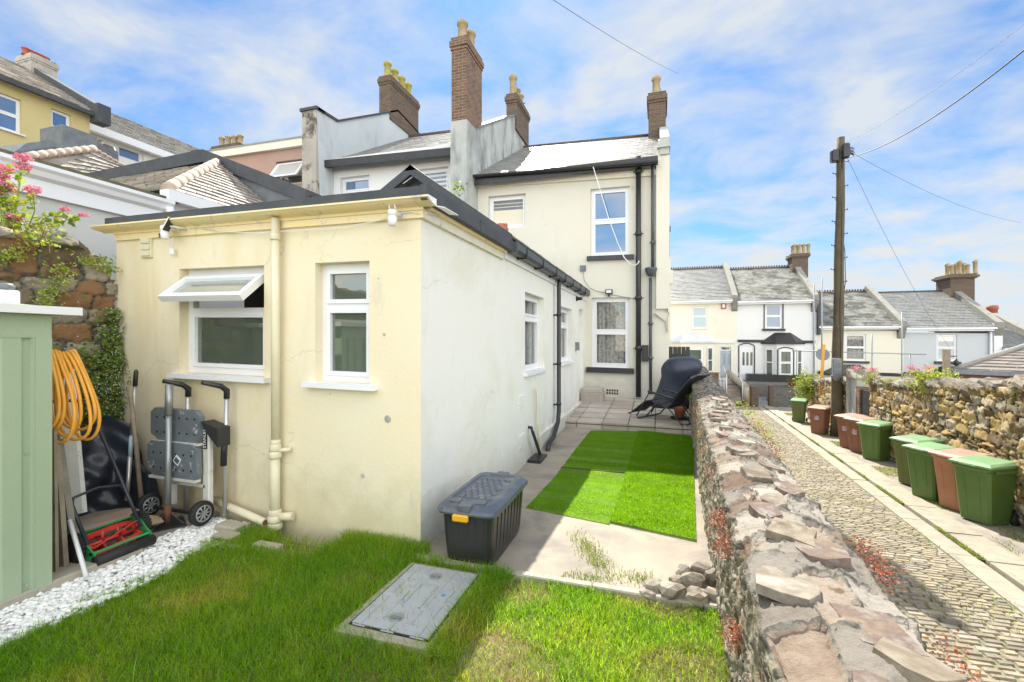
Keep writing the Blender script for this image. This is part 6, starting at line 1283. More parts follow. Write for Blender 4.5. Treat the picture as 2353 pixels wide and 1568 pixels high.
for x in (-4.29, -3.665):
    q = MB(); M = Matrix.Rotation(radians(90), 3, 'Y'); q.lathe((x-.03, 2.84, .135), [(.06, 0), (.098, .004), (.102, .02), (.102, .045), (.095, .055), (.06, .055)], 26, M=M); wh = obj('wheel', q, RUBB, WB)
    q = MB(); q.lathe((x+.018, 2.84, .135), [(.068, 0), (.070, .010), (.060, .012), (.058, .006)], 22, M=M)
    for k in range(9): a = 2*pi*k/9; q.bar((x+.026, 2.84+.012*cos(a), .135+.012*sin(a)), (x+.026, 2.84+.062*cos(a), .135+.062*sin(a)), .007, 6)
    q.lathe((x+.02, 2.84, .135), [(.018, 0), (.018, .014)], 10, M=M); obj('rim', q, METAL, wh)
def text_mesh(txt, size, name, m, parent, M, depth=.001):
    cu = bpy.data.curves.new(name, 'FONT'); cu.body = txt; cu.size = size; cu.extrude = depth; cu.align_x = 'CENTER'; cu.align_y = 'CENTER'
    o = bpy.data.objects.new(name, cu); scene.collection.objects.link(o); dg = bpy.context.evaluated_depsgraph_get(); me = bpy.data.meshes.new_from_object(o.evaluated_get(dg)); bpy.data.objects.remove(o); 
    me.transform(Matrix.Translation(-rootloc(parent)) @ M); me.materials.clear(); me.materials.append(m); r = bpy.data.objects.new(name, me); scene.collection.objects.link(r); r.parent = parent; return r
q = MB(); q.box(-3.72, -3.675, 2.893, 2.8985, .66, .84); lp = obj('nameplate', q, BLACKP, WB)
text_mesh('STANLEY', .040, 'nameplate_lettering', UPVC, lp, Matrix.Translation((-3.6975, 2.8915, .75)) @ Matrix.Rotation(radians(90), 4, 'X') @ Matrix.Rotation(radians(90), 4, 'Z'))
q = MB(); M = Matrix.Translation((-3.93, 2.826, .56)) @ Matrix.Rotation(radians(35), 4, 'Y'); q.box(-.035, .035, -.002, .002, -.035, .035, M=M); st_ = obj('paper_sticker', q, UPVC, WB)
q = MB(); 
for i in range(4): q.box(-.022+i*.013, -.014+i*.013, -.005, -.002, -.02, .02, M=M)
obj('sticker_print', q, BLACKP, st_)
# round base post in front
PO = thing('grey_steel_prop', 'grey steel pole on a square black base plate in front of the workbench', 'pole', (-3.97, 2.78, .03))
q = MB(); q.bar((-3.95, 2.76, .10), (-3.99, 2.80, .98), .024, 12); q.bar((-3.985, 2.795, .95), (-4.0, 2.81, 1.21), .029, 12); obj('tube', q, METAL, PO)
q = MB(); q.prism([(-4.14, 2.73, .032), (-3.92, 2.58, .032), (-3.78, 2.80, .032), (-4.0, 2.93, .032)], (0, 0, .008))
for a in ((-4.1, 2.74), (-3.92, 2.61), (-3.81, 2.80)): q.prism([(a[0], a[1], .04), (-3.96, 2.755, .04), (-3.958, 2.757, .16)], (.004, .004, 0))
obj('base_plate', q, BLACKP, PO); q = MB(); q.bar((-3.95, 2.76, .04), (-3.952, 2.762, .2), .028, 12); obj('rusty_collar', q, RUSTY, PO)
# long handled tools leaning in the corner
SPD = thing('silver_handled_shovel', 'long silver handled tool with black grip leaning on the yellow wall near the ivy', 'garden tool', tuple(atT(292, 1160, 4.2)))
a = atT(313, 850, 4.32); b = atT(293, 1130, 4.15); m1 = a+(b-a)*.14; m2 = a+(b-a)*.55; m3 = a+(b-a)*.72
q = MB(); q.tube([m1, m2], .015, 10); q.tube([m3, b+(b-a)*.07], .017, 10); obj('shaft', q, STEEL, SPD); q = MB(); q.tube([a, a+(m1-a)*.15, m1], [.012, .019, .019], 10); obj('black_grip', q, BLACKP, SPD); q = MB(); q.tube([m2, m3], .017, 10); obj('blue_sleeve', q, mat('pale_blue_label', (.35,.55,.72), (.6,.62,.64), sc=30, rough=.5), SPD)
q = MB(); a2 = atT(300, 905, 4.25); b2 = atT(326, 1165, 4.1); q.tube([a2, a2+(b2-a2)*.5+Vector((.005,0,0)), b2], [.017, .019, .02], 8); obj('garden_tool', q, WOOD, label='plain wooden tool handle crossing in front of the silver handled tool', cat='garden tool')
# black sheeting bunched in the corner
TPm = mat('black_plastic_sheet', (.018,.022,.035), (.03,.035,.05), sc=3, rough=.35, bump=.4, bsc=12)
q = MB(); nu, nv = 46, 34; vs = []
for j in range(nv+1):
    for i in range(nu+1):
        s = i/nu; t = j/nv; y = 1.95+s*1.10; z = t*(.80+.05*sin(s*9)-.04*s+.03*sin(s*23)); bul = .22*(1-t)**.7+.05+.05*sin(s*7+t*5)+.03*sin(s*17-t*11)+.015*sin(s*31+t*23)
        x = LX+.05+bul; corner = max(0, s-.86)/.14
        vs.append((x+corner*.35*(1-.3*t), y-corner*.02, .03+z))
q.add(vs, [(j*(nu+1)+i, j*(nu+1)+i+1, (j+1)*(nu+1)+i+1, (j+1)*(nu+1)+i) for j in range(nv) for i in range(nu)], True); obj('black_plastic_sheet', q, TPm, label='crumpled black plastic sheet bunched against the dark stone wall behind the mower', cat='sheet')
GREYW = mat('grey_weathered_wood', (.26,.24,.20), (.18,.165,.14), sc=9, rough=.9, bump=.4, bsc=40)
# white boards and lattice panels between the shed and the wall
q = MB(); w0 = [atT(118, 930, 3.75), atT(172, 925, 3.85), atT(190, 1170, 3.45), atT(128, 1190, 3.35)]; q.prism([w0[0]+Vector((-.25,0,.25)), w0[1]+Vector((-.06,0,.28)), w0[2]+Vector((0,0,-.03)), w0[3]+Vector((-.12,0,-.05))], (.0, .03, .0)); wbd = obj('white_board', q, mat('dirty_white_board', (.66,.65,.60), (.55,.53,.48), sc=4, rough=.7, stain=(.3,.28,.24), st_sc=6, st_lo=.58, st_hi=.66), label='dirty white board leaning behind the hose and mower', cat='board')
for k, (u0, v0, u1, v1, th, m, nm, lab) in enumerate(((117, 985, 128, 1345, .012, 'w', 'lattice_panel', 'thin lattice panel tight against the shed corner'), (120, 1000, 148, 1320, .03, 'w', 'lattice_panel', 'lattice panel with pale edge leaning beside the shed'), (124, 1010, 172, 1300, .05, 'g', 'leaning_board', 'weathered grey panel leaning outermost beside the shed'))):
    yy = 1.93+.06*k; a = onY(u0, v0, yy); b = onY(u1, v1, yy); a = onY(u0, v0, yy); q = MB(); b.z = .04
    q.prism([(a.x, yy, a.z), (a.x+.03+.0*k, yy, a.z), (b.x, yy, .035), (b.x-.10-.03*k, yy, .035)], (0, .018+.01*k, 0))
    obj(nm, q, WOOD if m == 'w' else GREYW, label=lab, cat='panel')
a = onX(168, 1190, -3.72); b = onX(201, 1312, -3.66); q = MB(); pa, pb_ = onY(160, 1195, 2.05), onY(199, 1310, 1.98); q.bar(pa, (pb_.x, pb_.y, .04), .014, 4); obj('white_plastic_trim', q, PAINTW, label='narrow white plastic strip leaning by the shed corner with its foot at the pebbles', cat='strip')
# stone block and rubble behind the mower
q = MB(); q.bbox(-.26, .26, -.11, .11, -.08, .08, .02, M=Matrix.Translation((-4.16, 2.40, .11)) @ Matrix.Rotation(radians(78), 4, 'Z')); obj('stone_block', q, mat('red_grey_stone', (.34,.22,.17), (.30,.27,.22), sc=5, rough=.9, bump=.4), label='long pinkish stone block lying behind the mower', cat='stone')
q = MB(); q.stone((-4.02, 2.66, .09), .10, .08, .045, random.Random(2), n=2); obj('brown_stone', q, STONE, label='brown flat stone between the mower and the workbench', cat='stone')
# ================================================================== storage box
SB = thing('black_storage_box', 'black storage trunk with blue grey lid and yellow clip below the white wall', 'storage box', (-1.42, 3.45, 0))
BXP = mat('black_box_plastic', (.022,.022,.02), (.03,.03,.028), sc=3, rough=.3); BXL = mat('blue_grey_lid', (.07,.085,.11), (.09,.105,.13), sc=3, rough=.35, stain=(.22,.23,.22), st_sc=6, st_lo=.55, st_hi=.72)
def rr(hx_, hy_, r_, z, n=4):
    out = []
    for (sx, sy, a0) in ((1,1,0), (-1,1,90), (-1,-1,180), (1,-1,270)):
        for i in range(n+1): a = radians(a0+90*i/n); out.append((sx*(hx_-r_)+r_*cos(a), sy*(hy_-r_)+r_*sin(a), z))
    return out
def loft(q, rings, smooth=False, capb=True, capt=True):
    n = len(rings[0]); vs = [p for r in rings for p in r]; m_ = len(rings)
    q.add(vs, [(i*n+k, i*n+(k+1) % n, (i+1)*n+(k+1) % n, (i+1)*n+k) for i in range(m_-1) for k in range(n)]+([tuple(range(n-1, -1, -1))] if capb else [])+([tuple(range((m_-1)*n, m_*n))] if capt else []), smooth)
cxb, cyb = -1.285, 3.32
q = MB(); loft(q, [rr(.215, .36, .05, .0), rr(.225, .375, .05, .06), rr(.25, .405, .06, .36), rr(.262, .42, .06, .365), rr(.262, .42, .06, .385)]); q.v = [(x*.8+cxb, y*.96+cyb, z) for x, y, z in q.v]
for i in range(5):
    x = cxb-.13+i*.065; q.prism([(x-.006, cyb-.356, .05), (x+.006, cyb-.356, .05), (x+.006, cyb-.391, .34), (x-.006, cyb-.391, .34)], (0, .01, 0))
for i in range(8):
    y = cyb-.28+i*.08; q.prism([(cxb+.180, y-.006, .05), (cxb+.180, y+.006, .05), (cxb+.205, y+.006, .34), (cxb+.205, y-.006, .34)], (-.01, 0, 0))
obj('body', q, BXP, SB)
q = MB(); loft(q, [rr(.285, .445, .08, .375), rr(.292, .452, .09, .39), rr(.285, .445, .09, .415), rr(.235, .395, .08, .445), rr(.20, .36, .08, .447), rr(.19, .35, .08, .435)]); 
for sx in (-1, 1): q.box(sx*.12-.045, sx*.12+.045, -.40, -.33, .43, .455)
q.box(-.06, .06, -.45, -.39, .40, .445); q.box(-.06, .06, .39, .45, .40, .445)
for i in range(-2, 3):
    for j in range(-4, 5):
        x = i*.066+(.033 if j % 2 else 0); y = j*.058
        if abs(x) < .16: 
            h = [(x+.034*cos(pi/6+pi*k/3), y+.034*sin(pi/6+pi*k/3), .436) for k in range(6)]; h2 = [(x+.027*cos(pi/6+pi*k/3), y+.027*sin(pi/6+pi*k/3), .441) for k in range(6)]
            q.add(h+h2, [(k, (k+1) % 6, (k+1) % 6+6, k+6) for k in range(6)]+[tuple(range(6, 12))])
q.v = [(x*.8+cxb, y*.96+cyb, z) for x, y, z in q.v]; obj('lid', q, BXL, SB)
q = MB(); q.bbox(cxb-.085, cxb+.035, cyb-.452, cyb-.418, .335, .385, .01); obj('yellow_clip', q, mat('yellow_clip_plastic', (.80,.42,.02), rough=.4), SB)
# ================================================================== manhole cover
MC = thing('grey_manhole_cover', 'rectangular galvanised manhole cover with raised pattern set in concrete in the lawn', 'manhole cover', (-1.39, 2.49, 0))
q = MB(); mx0, mx1, my0, my1 = -1.645, -1.145, 2.13, 2.84; q.prism([(mx0-.05, my0-.07, -.05), (mx1+.04, my0-.05, -.05), (mx1+.035, my1+.02, -.05), (mx0-.03, my1+.02, -.05)], (0, 0, .062)); obj('concrete_surround', q, CONCP, MC)
GM = mat('galvanised_cover', (.43,.45,.455), (.38,.40,.405), sc=10, rough=.55, metal=.15, bump=.1, bsc=90)
q = MB(); q.box(mx0, mx1, my0, my1, -.02, .018); obj('frame', q, RUBB, MC)
q = MB(); q.box(mx0+.012, mx1-.012, my0+.012, my1-.012, .0, .023); pl = obj('cover_plate', q, GM, MC)
q = MB(); W, Hh = mx1-mx0-.05, my1-my0-.05; ox, oy = mx0+.025, my0+.025
for i in range(5):
    for j in range(4):
        l_ = Hh/4*.86; y0_ = oy+j*Hh/4+(Hh/8 if i % 2 else 0)-.03; x_ = ox+W*(i+.5)/5
        if y0_+l_ > oy+Hh: l_ = oy+Hh-y0_
        if abs(x_-(mx0+mx1)/2) < .07 and abs(y0_+l_/2-(my0+my1)/2) < .16: continue
        q.bbox(x_-.003, x_+.003, y0_, y0_+l_, .022, .028, .001); q.bbox(x_-.04, x_+.04, y0_-.003, y0_+.003, .022, .028, .001)
cx_, cy_ = (mx0+mx1)/2, (my0+my1)/2
for a, b, c, d in ((-.06,.06,-.12,-.113), (-.06,.06,.113,.12), (-.06,-.053,-.12,.12), (.053,.06,-.12,.12)): q.bbox(cx_+a, cx_+b, cy_+c, cy_+d, .022, .029, .001)
obj('raised_pattern', q, GM, pl)
for y in (my0+.12, my1-.12):
    q = MB(); q.lathe((cx_-.02, y, .022), [(.045, 0), (.045, .003)], 20); hd = obj('keyhole_recess', q, METAL, pl); q = MB(); q.bbox(cx_-.05, cx_+.01, y-.015, y+.006, .0255, .031, .002); obj('lift_bar', q, LEADG, hd)
q = MB(); q.lathe((mx1-.12, cy_+.05, .0235), [(.014, 0), (.014, .002)], 10); obj('blue_paint_dot', q, mat('blue_dot', (.05,.25,.60), rough=.6), pl)
# loose stones beside the wall
R = random.Random(9)
stn = [((1510, 1352), .10, .07), ((1545, 1365), .11, .10), ((1590, 1345), .10, .09), ((1600, 1378), .10, .08), ((1635, 1372), .08, .08), ((1572, 1322), .07, .08), ((1612, 1318), .09, .10), ((1555, 1340), .07, .06), ((1640, 1335), .08, .10), ((1488, 1365), .06, .04)]
desc = ['flat grey stone at the left end of the rubble heap', 'upright pale stone at the front of the rubble heap', 'rounded tan stone in the middle of the rubble heap', 'brown stone at the front right of the rubble heap', 'stone against the garden wall at the front of the heap', 'small dark stone at the back of the rubble heap', 'tan stone at the back of the heap near the wall', 'small stone wedged in the middle of the heap', 'stone against the garden wall at the back of the heap', 'small chip lying left of the rubble heap']
for (uv_, s, h), lab in zip(stn, desc):
    p = onZ(uv_[0], uv_[1], .02); q = MB(); q.stone((p.x, p.y, h*.45), s*.75, s*.6, h*.6, R, n=2); obj('loose_stone', q, COPE, label=lab, cat='stone', group='loose stones by the garden wall')
# ================================================================== barbecue, recliner, pot
BC = mat('navy_black_cover', (.022,.03,.05), (.03,.038,.06), sc=3, rough=.42, bump=.6, bsc=5)
BQ = thing('covered_barbecue', 'barbecue under a navy black cover beside the end of the garden wall', 'barbecue', (.45, 10.4, .14))
q = MB(); rings = []; bx, by_ = .33, 10.45
prf = [(0, .40, .30), (.15, .40, .30), (.5, .37, .27), (.80, .35, .29), (.92, .38, .33), (1.02, .40, .34), (1.15, .38, .32), (1.25, .32, .26), (1.31, .22, .17), (1.33, .08, .07)]
for z, a, b in prf:
    z *= .82; rings.append([(bx+.26*min(1, z/1.0)-.09+a*cos(t_)*(abs(cos(t_))**-.15 if abs(cos(t_)) > .1 else 1)*(1+.05*abs(sin(t_*3.5+z*4))), by_+b*sin(t_)*(1+.04*sin(t_*5+z*6)), .13+z) for t_ in [2*pi*i/28 for i in range(28)]])
loft(q, rings, True); obj('cover', q, BC, BQ)
q = MB(); q.tube([(bx-.34, by_-.1, .18), (bx+.45, by_-.1, .18)], .02); obj('frame_foot', q, RUBB, BQ)
RC = thing('reclining_garden_chair', 'black folding reclining garden chair on the patio with cup of its back against the wall', 'chair', (0, 9.6, .1))
RC['label'] = 'black folding recliner chair standing on the patio in front of the covered barbecue'
CB = mat('black_chair_frame', (.03,.035,.04), rough=.35); CF = mat('black_chair_fabric', (.025,.027,.032), (.035,.036,.042), sc=20, rough=.8)
nv_ = Vector((.5, .86, 0))*.52
def G(u, v, k=0): return atT(u, v, 8.76-(u-1461)*.0061)+nv_*k
for k in (0, 1):
    q = MB(); q.tube([G(1500, 936, k), G(1545, 919, k), G(1583, 874, k), G(1601, 864, k)], .014, 8)
    q.tube([G(1492, 902, k), G(1463, 955, k), G(1466, 961, k), G(1484, 957, k), G(1503, 935, k), G(1515, 920, k)], .013, 8)
    q.tube([G(1497, 922, k), G(1538, 941, k), G(1566, 977, k), G(1586, 975, k), G(1574, 950, k)], .013, 8)
    q.tube([G(1499, 919, k), G(1482, 922, k), G(1447, 950, k), G(1443, 949, k)], .011, 8); obj('side_frame', q, CB, RC)
    q = MB(); q.tube([G(1489, 900, k), G(1518, 908, k), G(1548, 917, k)], .022, 8); obj('armrest', q, CB, RC)
q = MB(); q.bar(G(1466, 961, 0), G(1466, 961, 1), .011); q.bar(G(1576, 977, 0), G(1576, 977, 1), .011); q.bar(G(1443, 949, 0), G(1443, 949, 1), .011); q.bar(G(1601, 864, 0), G(1601, 864, 1), .012); obj('cross_tube', q, CB, RC)
def fabric(name, pts):
    q = MB()
    for (a, b) in zip(pts[:-1], pts[1:]): q.prism([G(*a, .05), G(*b, .05), G(*b, .95), G(*a, .95)], (0, 0, -.012))
    obj(name, q, CF, RC)
fabric('seat', [(1496, 921), (1512, 932), (1530, 938), (1543, 928)]); fabric('backrest', [(1543, 926), (1556, 908), (1572, 886), (1586, 871), (1600, 863)]); fabric('leg_rest', [(1481, 921), (1466, 934), (1450, 946)])
PTT = thing('terracotta_pot', 'small terracotta pot on a dark saucer behind the recliner, against the garden wall', 'plant pot', tuple(onY(1563, 962, 9.3)))
p = onY(1562, 965, 9.3); p.z = patz(9.3); q = MB(); q.lathe(p, [(.075, .02), (.10, .16), (.115, .17), (.12, .22), (.10, .22), (.09, .18)], 16); obj('pot', q, TERRA, PTT); q = MB(); q.lathe(p, [(.16, 0), (.18, .03), (.16, .03)], 16); obj('saucer', q, RUBB, PTT)
# ================================================================== cameras, lights, clothes line
WHP = mat('white_camera_plastic', (.82,.83,.85), rough=.35)
def camera_unit(name, label, B, u, v, solar):
    c_ = onY(u, v, B.Y-.125); t = thing(name, label, 'security camera', tuple(c_))
    q = MB(); q.lathe(c_, [(.03, -.085), (.046, -.075), (.050, -.03), (.050, .01), (.046, .018), (.046, .024), (.054, .03), (.054, .075), (.045, .09)], 20); obj('body', q, WHP, t)
    q = MB(); q.bar(c_+Vector((0, .0, .06)), c_+Vector((.03, .13, .06)), .022); q.lathe(c_+Vector((.05, .155, .06)), [(.035, 0), (.03, .03)], 14, M=Matrix.Rotation(radians(90), 3, 'X')); obj('wall_arm', q, WHP, t)
    for s in (-1, 1): q = MB(); q.bar(c_+Vector((s*.035, .01, .07)), c_+Vector((s*.035-.03, .02, .19)), .007, 8); obj('antenna', q, WHP, t)
    if solar:
        q = MB(); q.lathe(c_+Vector((-.035, -.035, -.03)), [(.018, 0), (.016, .012)], 10, M=Matrix.Rotation(radians(90), 3, 'X')); q.lathe(c_+Vector((-.035, -.035, -.06)), [(.012, 0), (.01, .012)], 10, M=Matrix.Rotation(radians(90), 3, 'X')); obj('lens', q, BLACKP, t)
        M = Matrix.Translation(c_+Vector((.11, -.03, .09))) @ Matrix.Rotation(radians(20), 4, 'Z') @ Matrix.Rotation(radians(-62), 4, 'Y')
        q = MB(); q.box(-.09, .09, -.06, .06, -.004, .004, M=M); pn = obj('solar_panel', q, BLACKP, t); q = MB(); q.box(-.095, .095, -.065, -.06, -.005, .005, M=M); q.box(-.095, .095, .06, .065, -.005, .005, M=M); q.box(-.095, -.09, -.06, .06, -.005, .005, M=M); q.box(.09, .095, -.06, .06, -.005, .005, M=M); obj('panel_rim', q, WHP, pn)
        q = MB(); q.bar(c_+Vector((.12, -.02, .07)), c_+Vector((.24, .13, .06)), .012); q.lathe(c_+Vector((.25, .155, .06)), [(.03, 0), (.025, .03)], 12, M=Matrix.Rotation(radians(90), 3, 'X')); obj('panel_arm', q, WHP, t)
    for ch in list(t.children)+[g for c in t.children for g in c.children]: ch.data.transform(Matrix.Scale(.70, 4))
    return t
camera_unit('solar_security_camera', 'white security camera with antennas and small solar panel at the left of the yellow wall', BF, 379, 535, True)
camera_unit('corner_security_camera', 'white dome security camera with two antennas near the corner of the yellow wall', BF, 902, 502, False)
q = MB(); g_ = lambda u, v, d=.045: BF.p(*BF.uv(u, v), d)
q.tube([g_(470, 527), g_(530, 536), g_(600, 538), g_(700, 532), g_(800, 526), g_(870, 512), g_(895, 505)], .0035, 5); q.tube([g_(915, 498), g_(950, 490), g_(965, 494), onX(985, 490, SX+.05), onX(1010, 498, SX+.05)], .004, 5); obj('white_cable', q, UPVC, label='thin white cable slung between the two security cameras', cat='cable')
q = MB(); q.tube([g_(409, 540), g_(408, 556), g_(406, 570)], .003, 5); q.bbox(*(lambda c: (c.x-.02, c.x+.02, c.y-.012, c.y+.012, c.z-.04, c.z+.02))(g_(406, 578)), .005); obj('hanging_switch_box', q, UPVC, label='small white box dangling on a cable below the solar camera', cat='switch box')
FL = thing('black_floodlight', 'small black floodlight above the ground floor window of the tall cream wall', 'floodlight', tuple(BH.p(*BH.uv(1400, 671), .1)))
a = BH.uv(1400, 671); q = MB(); fb(q, BH, a[0]-.085, a[0]+.085, a[1]-.06, a[1]+.05, .06, .11); fl = obj('housing', q, BLACKP, FL); q = MB(); fb(q, BH, a[0]-.06, a[0]+.06, a[1]-.035, a[1]+.03, .112, .116); obj('lens', q, PAINTW, fl); q = MB(); fb(q, BH, a[0]-.02, a[0]+.02, a[1]-.12, a[1]-.05, 0, .08); obj('bracket', q, BLACKP, FL)
a = BS.uv(1324, 687); WL = thing('black_wall_sensor', 'small black wall lamp on the white side wall under the gutter end', 'wall lamp', tuple(BS.p(a[0], a[1], 0)))
q = MB(); q.lathe(BS.p(a[0], a[1], .0), [(.055, 0), (.055, .03)], 12, M=Matrix.Rotation(radians(90), 3, 'Y')); obj('base', q, BLACKP, WL); q = MB(); q.bar(BS.p(a[0], a[1], .03), BS.p(a[0]-.02, a[1], .13), .035); obj('lamp_head', q, BLACKP, WL)
q = MB(); pts = [onY(u, v, 10.9) for u, v in ((1363, 384), (1378, 433), (1398, 500), (1420, 560), (1434, 592), (1447, 606), (1457, 611), (1465, 607), (1469, 600))]; q.tube(pts, .012, 6); obj('clothes_line', q, PAINTW, label='slack white rope hanging from the gutter across the upper window', cat='rope')
a = BS.uv(1323, 795); q = MB(); fb(q, BS, a[0]-.08, a[0]+.08, a[1]-.1, a[1]+.08, 0, .07); obj('grey_outdoor_socket', q, LEADG, label='grey outdoor socket box on the white side wall beside the back door', cat='socket')
# ================================================================== vegetation (numpy built)
rng = np.random.default_rng(5)
def fast(name, V, Fq, m, **kw):
    me = bpy.data.meshes.new(name); n = Fq.shape[0]; k = Fq.shape[1]
    V = np.asarray(V, dtype=np.float32); off = np.array([0., 0., 0.]); 
    par = kw.get('parent')
    if par is not None: off = np.array(rootloc(par))
    elif kw.get('kind') is None: off = np.array([(V[:,0].min()+V[:,0].max())/2, (V[:,1].min()+V[:,1].max())/2, V[:,2].min()])
    V = V-off.astype(np.float32)
    me.vertices.add(len(V)); me.vertices.foreach_set('co', V.ravel()); me.loops.add(n*k); me.loops.foreach_set('vertex_index', Fq.astype(np.int32).ravel()); me.polygons.add(n)
    me.polygons.foreach_set('loop_start', np.arange(n, dtype=np.int32)*k); me.polygons.foreach_set('loop_total', np.full(n, k, dtype=np.int32)) if False else None
    me.update(calc_edges=True); me.materials.append(m); o = bpy.data.objects.new(name, me); scene.collection.objects.link(o)
    if par is not None: o.parent = par
    else: o.location = off
    for a in ('label', 'group', 'kind'):
        if kw.get(a): o[a] = kw[a]
    if kw.get('cat'): o['category'] = kw['cat']
    return o
def blades(P, h, w, lean, bend=.5):
    # tapered 2-segment blades as 2 quads + (last collapsed) -> two quads each
    n = len(P); a = rng.uniform(0, 2*np.pi, n); la = rng.uniform(0, 2*np.pi, n); ln = lean*rng.random(n)**.7
    side = np.stack([np.cos(a), np.sin(a), np.zeros(n)], 1)*(w/2)[:, None]; d = np.stack([np.cos(la), np.sin(la), np.zeros(n)], 1)
    up = np.array([0, 0, 1.])
    m1 = P+d*(h*ln*.35)[:, None]+up*(h*.55)[:, None]; t = P+d*(h*ln)[:, None]*1.1+up*(h*(1-.35*ln*ln))[:, None]
    V = np.stack([P-side, P+side, m1+side*.8, m1-side*.8, t+side*.12, t-side*.12], 1).reshape(-1, 3)
    b = np.arange(n)*6; Fq = np.concatenate([np.stack([b, b+1, b+2, b+3], 1), np.stack([b+3, b+2, b+4, b+5], 1)])
    return V, Fq
# lawn
N_ = 175000; x = rng.uniform(-3.45, .62, N_); y = rng.uniform(.35, 3.12, N_)
ok = (x < wxi(y)+.02) & (y < 2.935+.05*rng.random(N_)) & ~((x > mx0-.04+.03*rng.random(N_)) & (x < mx1+.03-.03*rng.random(N_)) & (y > my0-.06+.05*rng.random(N_)) & (y < my1+.02))
edge = -3.26+.05*np.sin(y*9)+.03*np.sin(y*23)-.06*rng.random(N_)**2; ok &= (x > edge)
yy = np.where(x < SX-.02, FY-.01, 9); ok &= (y < yy)
ok &= ~((x > -2.95) & (x < -2.45) & (y > FY-.42)) | (rng.random(N_) < .12)
ok2 = np.zeros(N_, bool)
patch = np.sin(x*4.1+1.3*np.sin(y*3.7))*np.cos(y*5.2+x*2.1); lit = (x > -.95)
ok &= ~((lit) & (patch > .35) & (rng.random(N_) < .72)); ok &= ~((patch > .8) & (rng.random(N_) < .45))
x, y, patch = x[ok], y[ok], patch[ok]; n = len(x)
tall = .5+.5*np.sin(x*3+2*np.sin(y*4))
nearwall = np.exp(-np.abs(y-FY)*3)*(x < SX+.3)
hh = (.038+.034*rng.random(n)+.022*tall+.035*nearwall)*np.where(x > -.9, .8, 1); 
V, Fq = blades(np.stack([x, y, np.full(n, -.025)], 1), hh, .0028+.002*rng.random(n), .9); fast('lawn_grass', V, Fq, GRASSM, label='grass of the lawn, lush in shade and dry in sun', cat='grass', kind='stuff')
# tall wisps
def wisps(name, label, fn, n, hr, w, m, cat='weeds', lean=.9):
    P_ = np.array([fn() for _ in range(n)]); V, Fq = blades(P_, rng.uniform(*hr, n), np.full(n, w), lean); return fast(name, V, Fq, m, label=label, cat=cat, kind='stuff')
R = random.Random(77)
def f_long():
    k = R.random()
    if k < .40: return (mx1+.03+abs(R.gauss(0, .07)), R.uniform(my0-.1, my1+.1), -.02)
    if k < .80: return (R.uniform(-2.4, SX+.1), FY-.02-abs(R.gauss(0, .09)), -.02)
    return (R.uniform(-3.2, -1.2), 2.93-abs(R.gauss(0, .8)), -.02)
wisps('long_grass', 'longer unmown grass along the wall foot and beside the manhole cover', f_long, 5200, (.07, .13), .0035, GRASSM, 'grass', .95)
DRYG = mat('dry_grass', (.42,.34,.13), (.32,.32,.08), sc=3, rough=.8, island=.3, trans=.3)
def f_dry():
    while True:
        x_, y_ = R.uniform(-3.1, .55), R.uniform(.5, 2.9)
        if x_ < wxi(y_) and not (mx0-.05 < x_ < mx1+.05 and my0-.07 < y_ < my1+.03) and sin(x_*4.1+1.3*sin(y_*3.7))*cos(y_*5.2+x_*2.1) > (.1 if x_ > -.9 else .5): return (x_, y_, -.02)  # dry blades sown thicker on the sunlit side, to lighten it
wisps('dry_grass', 'patches of dry straw coloured grass, thicker to lighten the sunlit lawn', f_dry, 17000, (.02, .05), .003, DRYG, 'grass', 1.3)
# weeds in lane and pavement
WEED = mat('lane_weed', (.36,.40,.08), (.25,.32,.05), sc=5, rough=.7, island=.35, trans=.3)
def f_lane():
    while True:
        k = R.random(); y_ = R.uniform(3.5, 28)**1.0
        if k < .30: x_ = kx(y_, 3.517)+R.gauss(0, .012)
        elif k < .42: x_ = 4.85+.078*y_-R.random()**2*.5
        elif k < .86: x_ = kx(y_, 4.0)+R.uniform(.05, .55)
        else: x_ = R.uniform(wxo(y_), kx(y_, 3.2))
        if sin(x_*3+y_*1.7)+sin(y_*2.9-x_) > (.0 if k < .5 else .35): return (x_, y_, lane_z(y_)+.03)
wisps('lane_weeds', 'low yellow green weeds in the joints of the lane and pavement', f_lane, 36000, (.012, .05), .010, WEED, 'weeds', 1.3)
def f_moss():
    y_ = R.uniform(2, 28); i = R.randint(0, 14); return (wxo(y_)+R.uniform(.1, 2.6), round(y_/.11)*.11, lane_z(y_))
wisps('sett_joint_moss', 'moss and grass between the granite setts', f_moss, 22000, (.008, .022), .007, WEED, 'moss', 1.3)
def f_slab():
    k = R.random(); t = R.random(); b = onZ(1330+60*t+R.gauss(0, 12), 1235+75*t+R.gauss(0, 10), -.02) if k < .55 else onZ(R.uniform(1290, 1500), 1322+R.uniform(-12, 12)+(.11*(R.uniform(0, 150))), -.01)
    return (b.x, b.y, -.015)
wisps('path_weeds', 'straggling yellow weeds growing from cracks in the concrete path', f_slab, 900, (.015, .045), .006, WEED, 'weeds', 1.1)
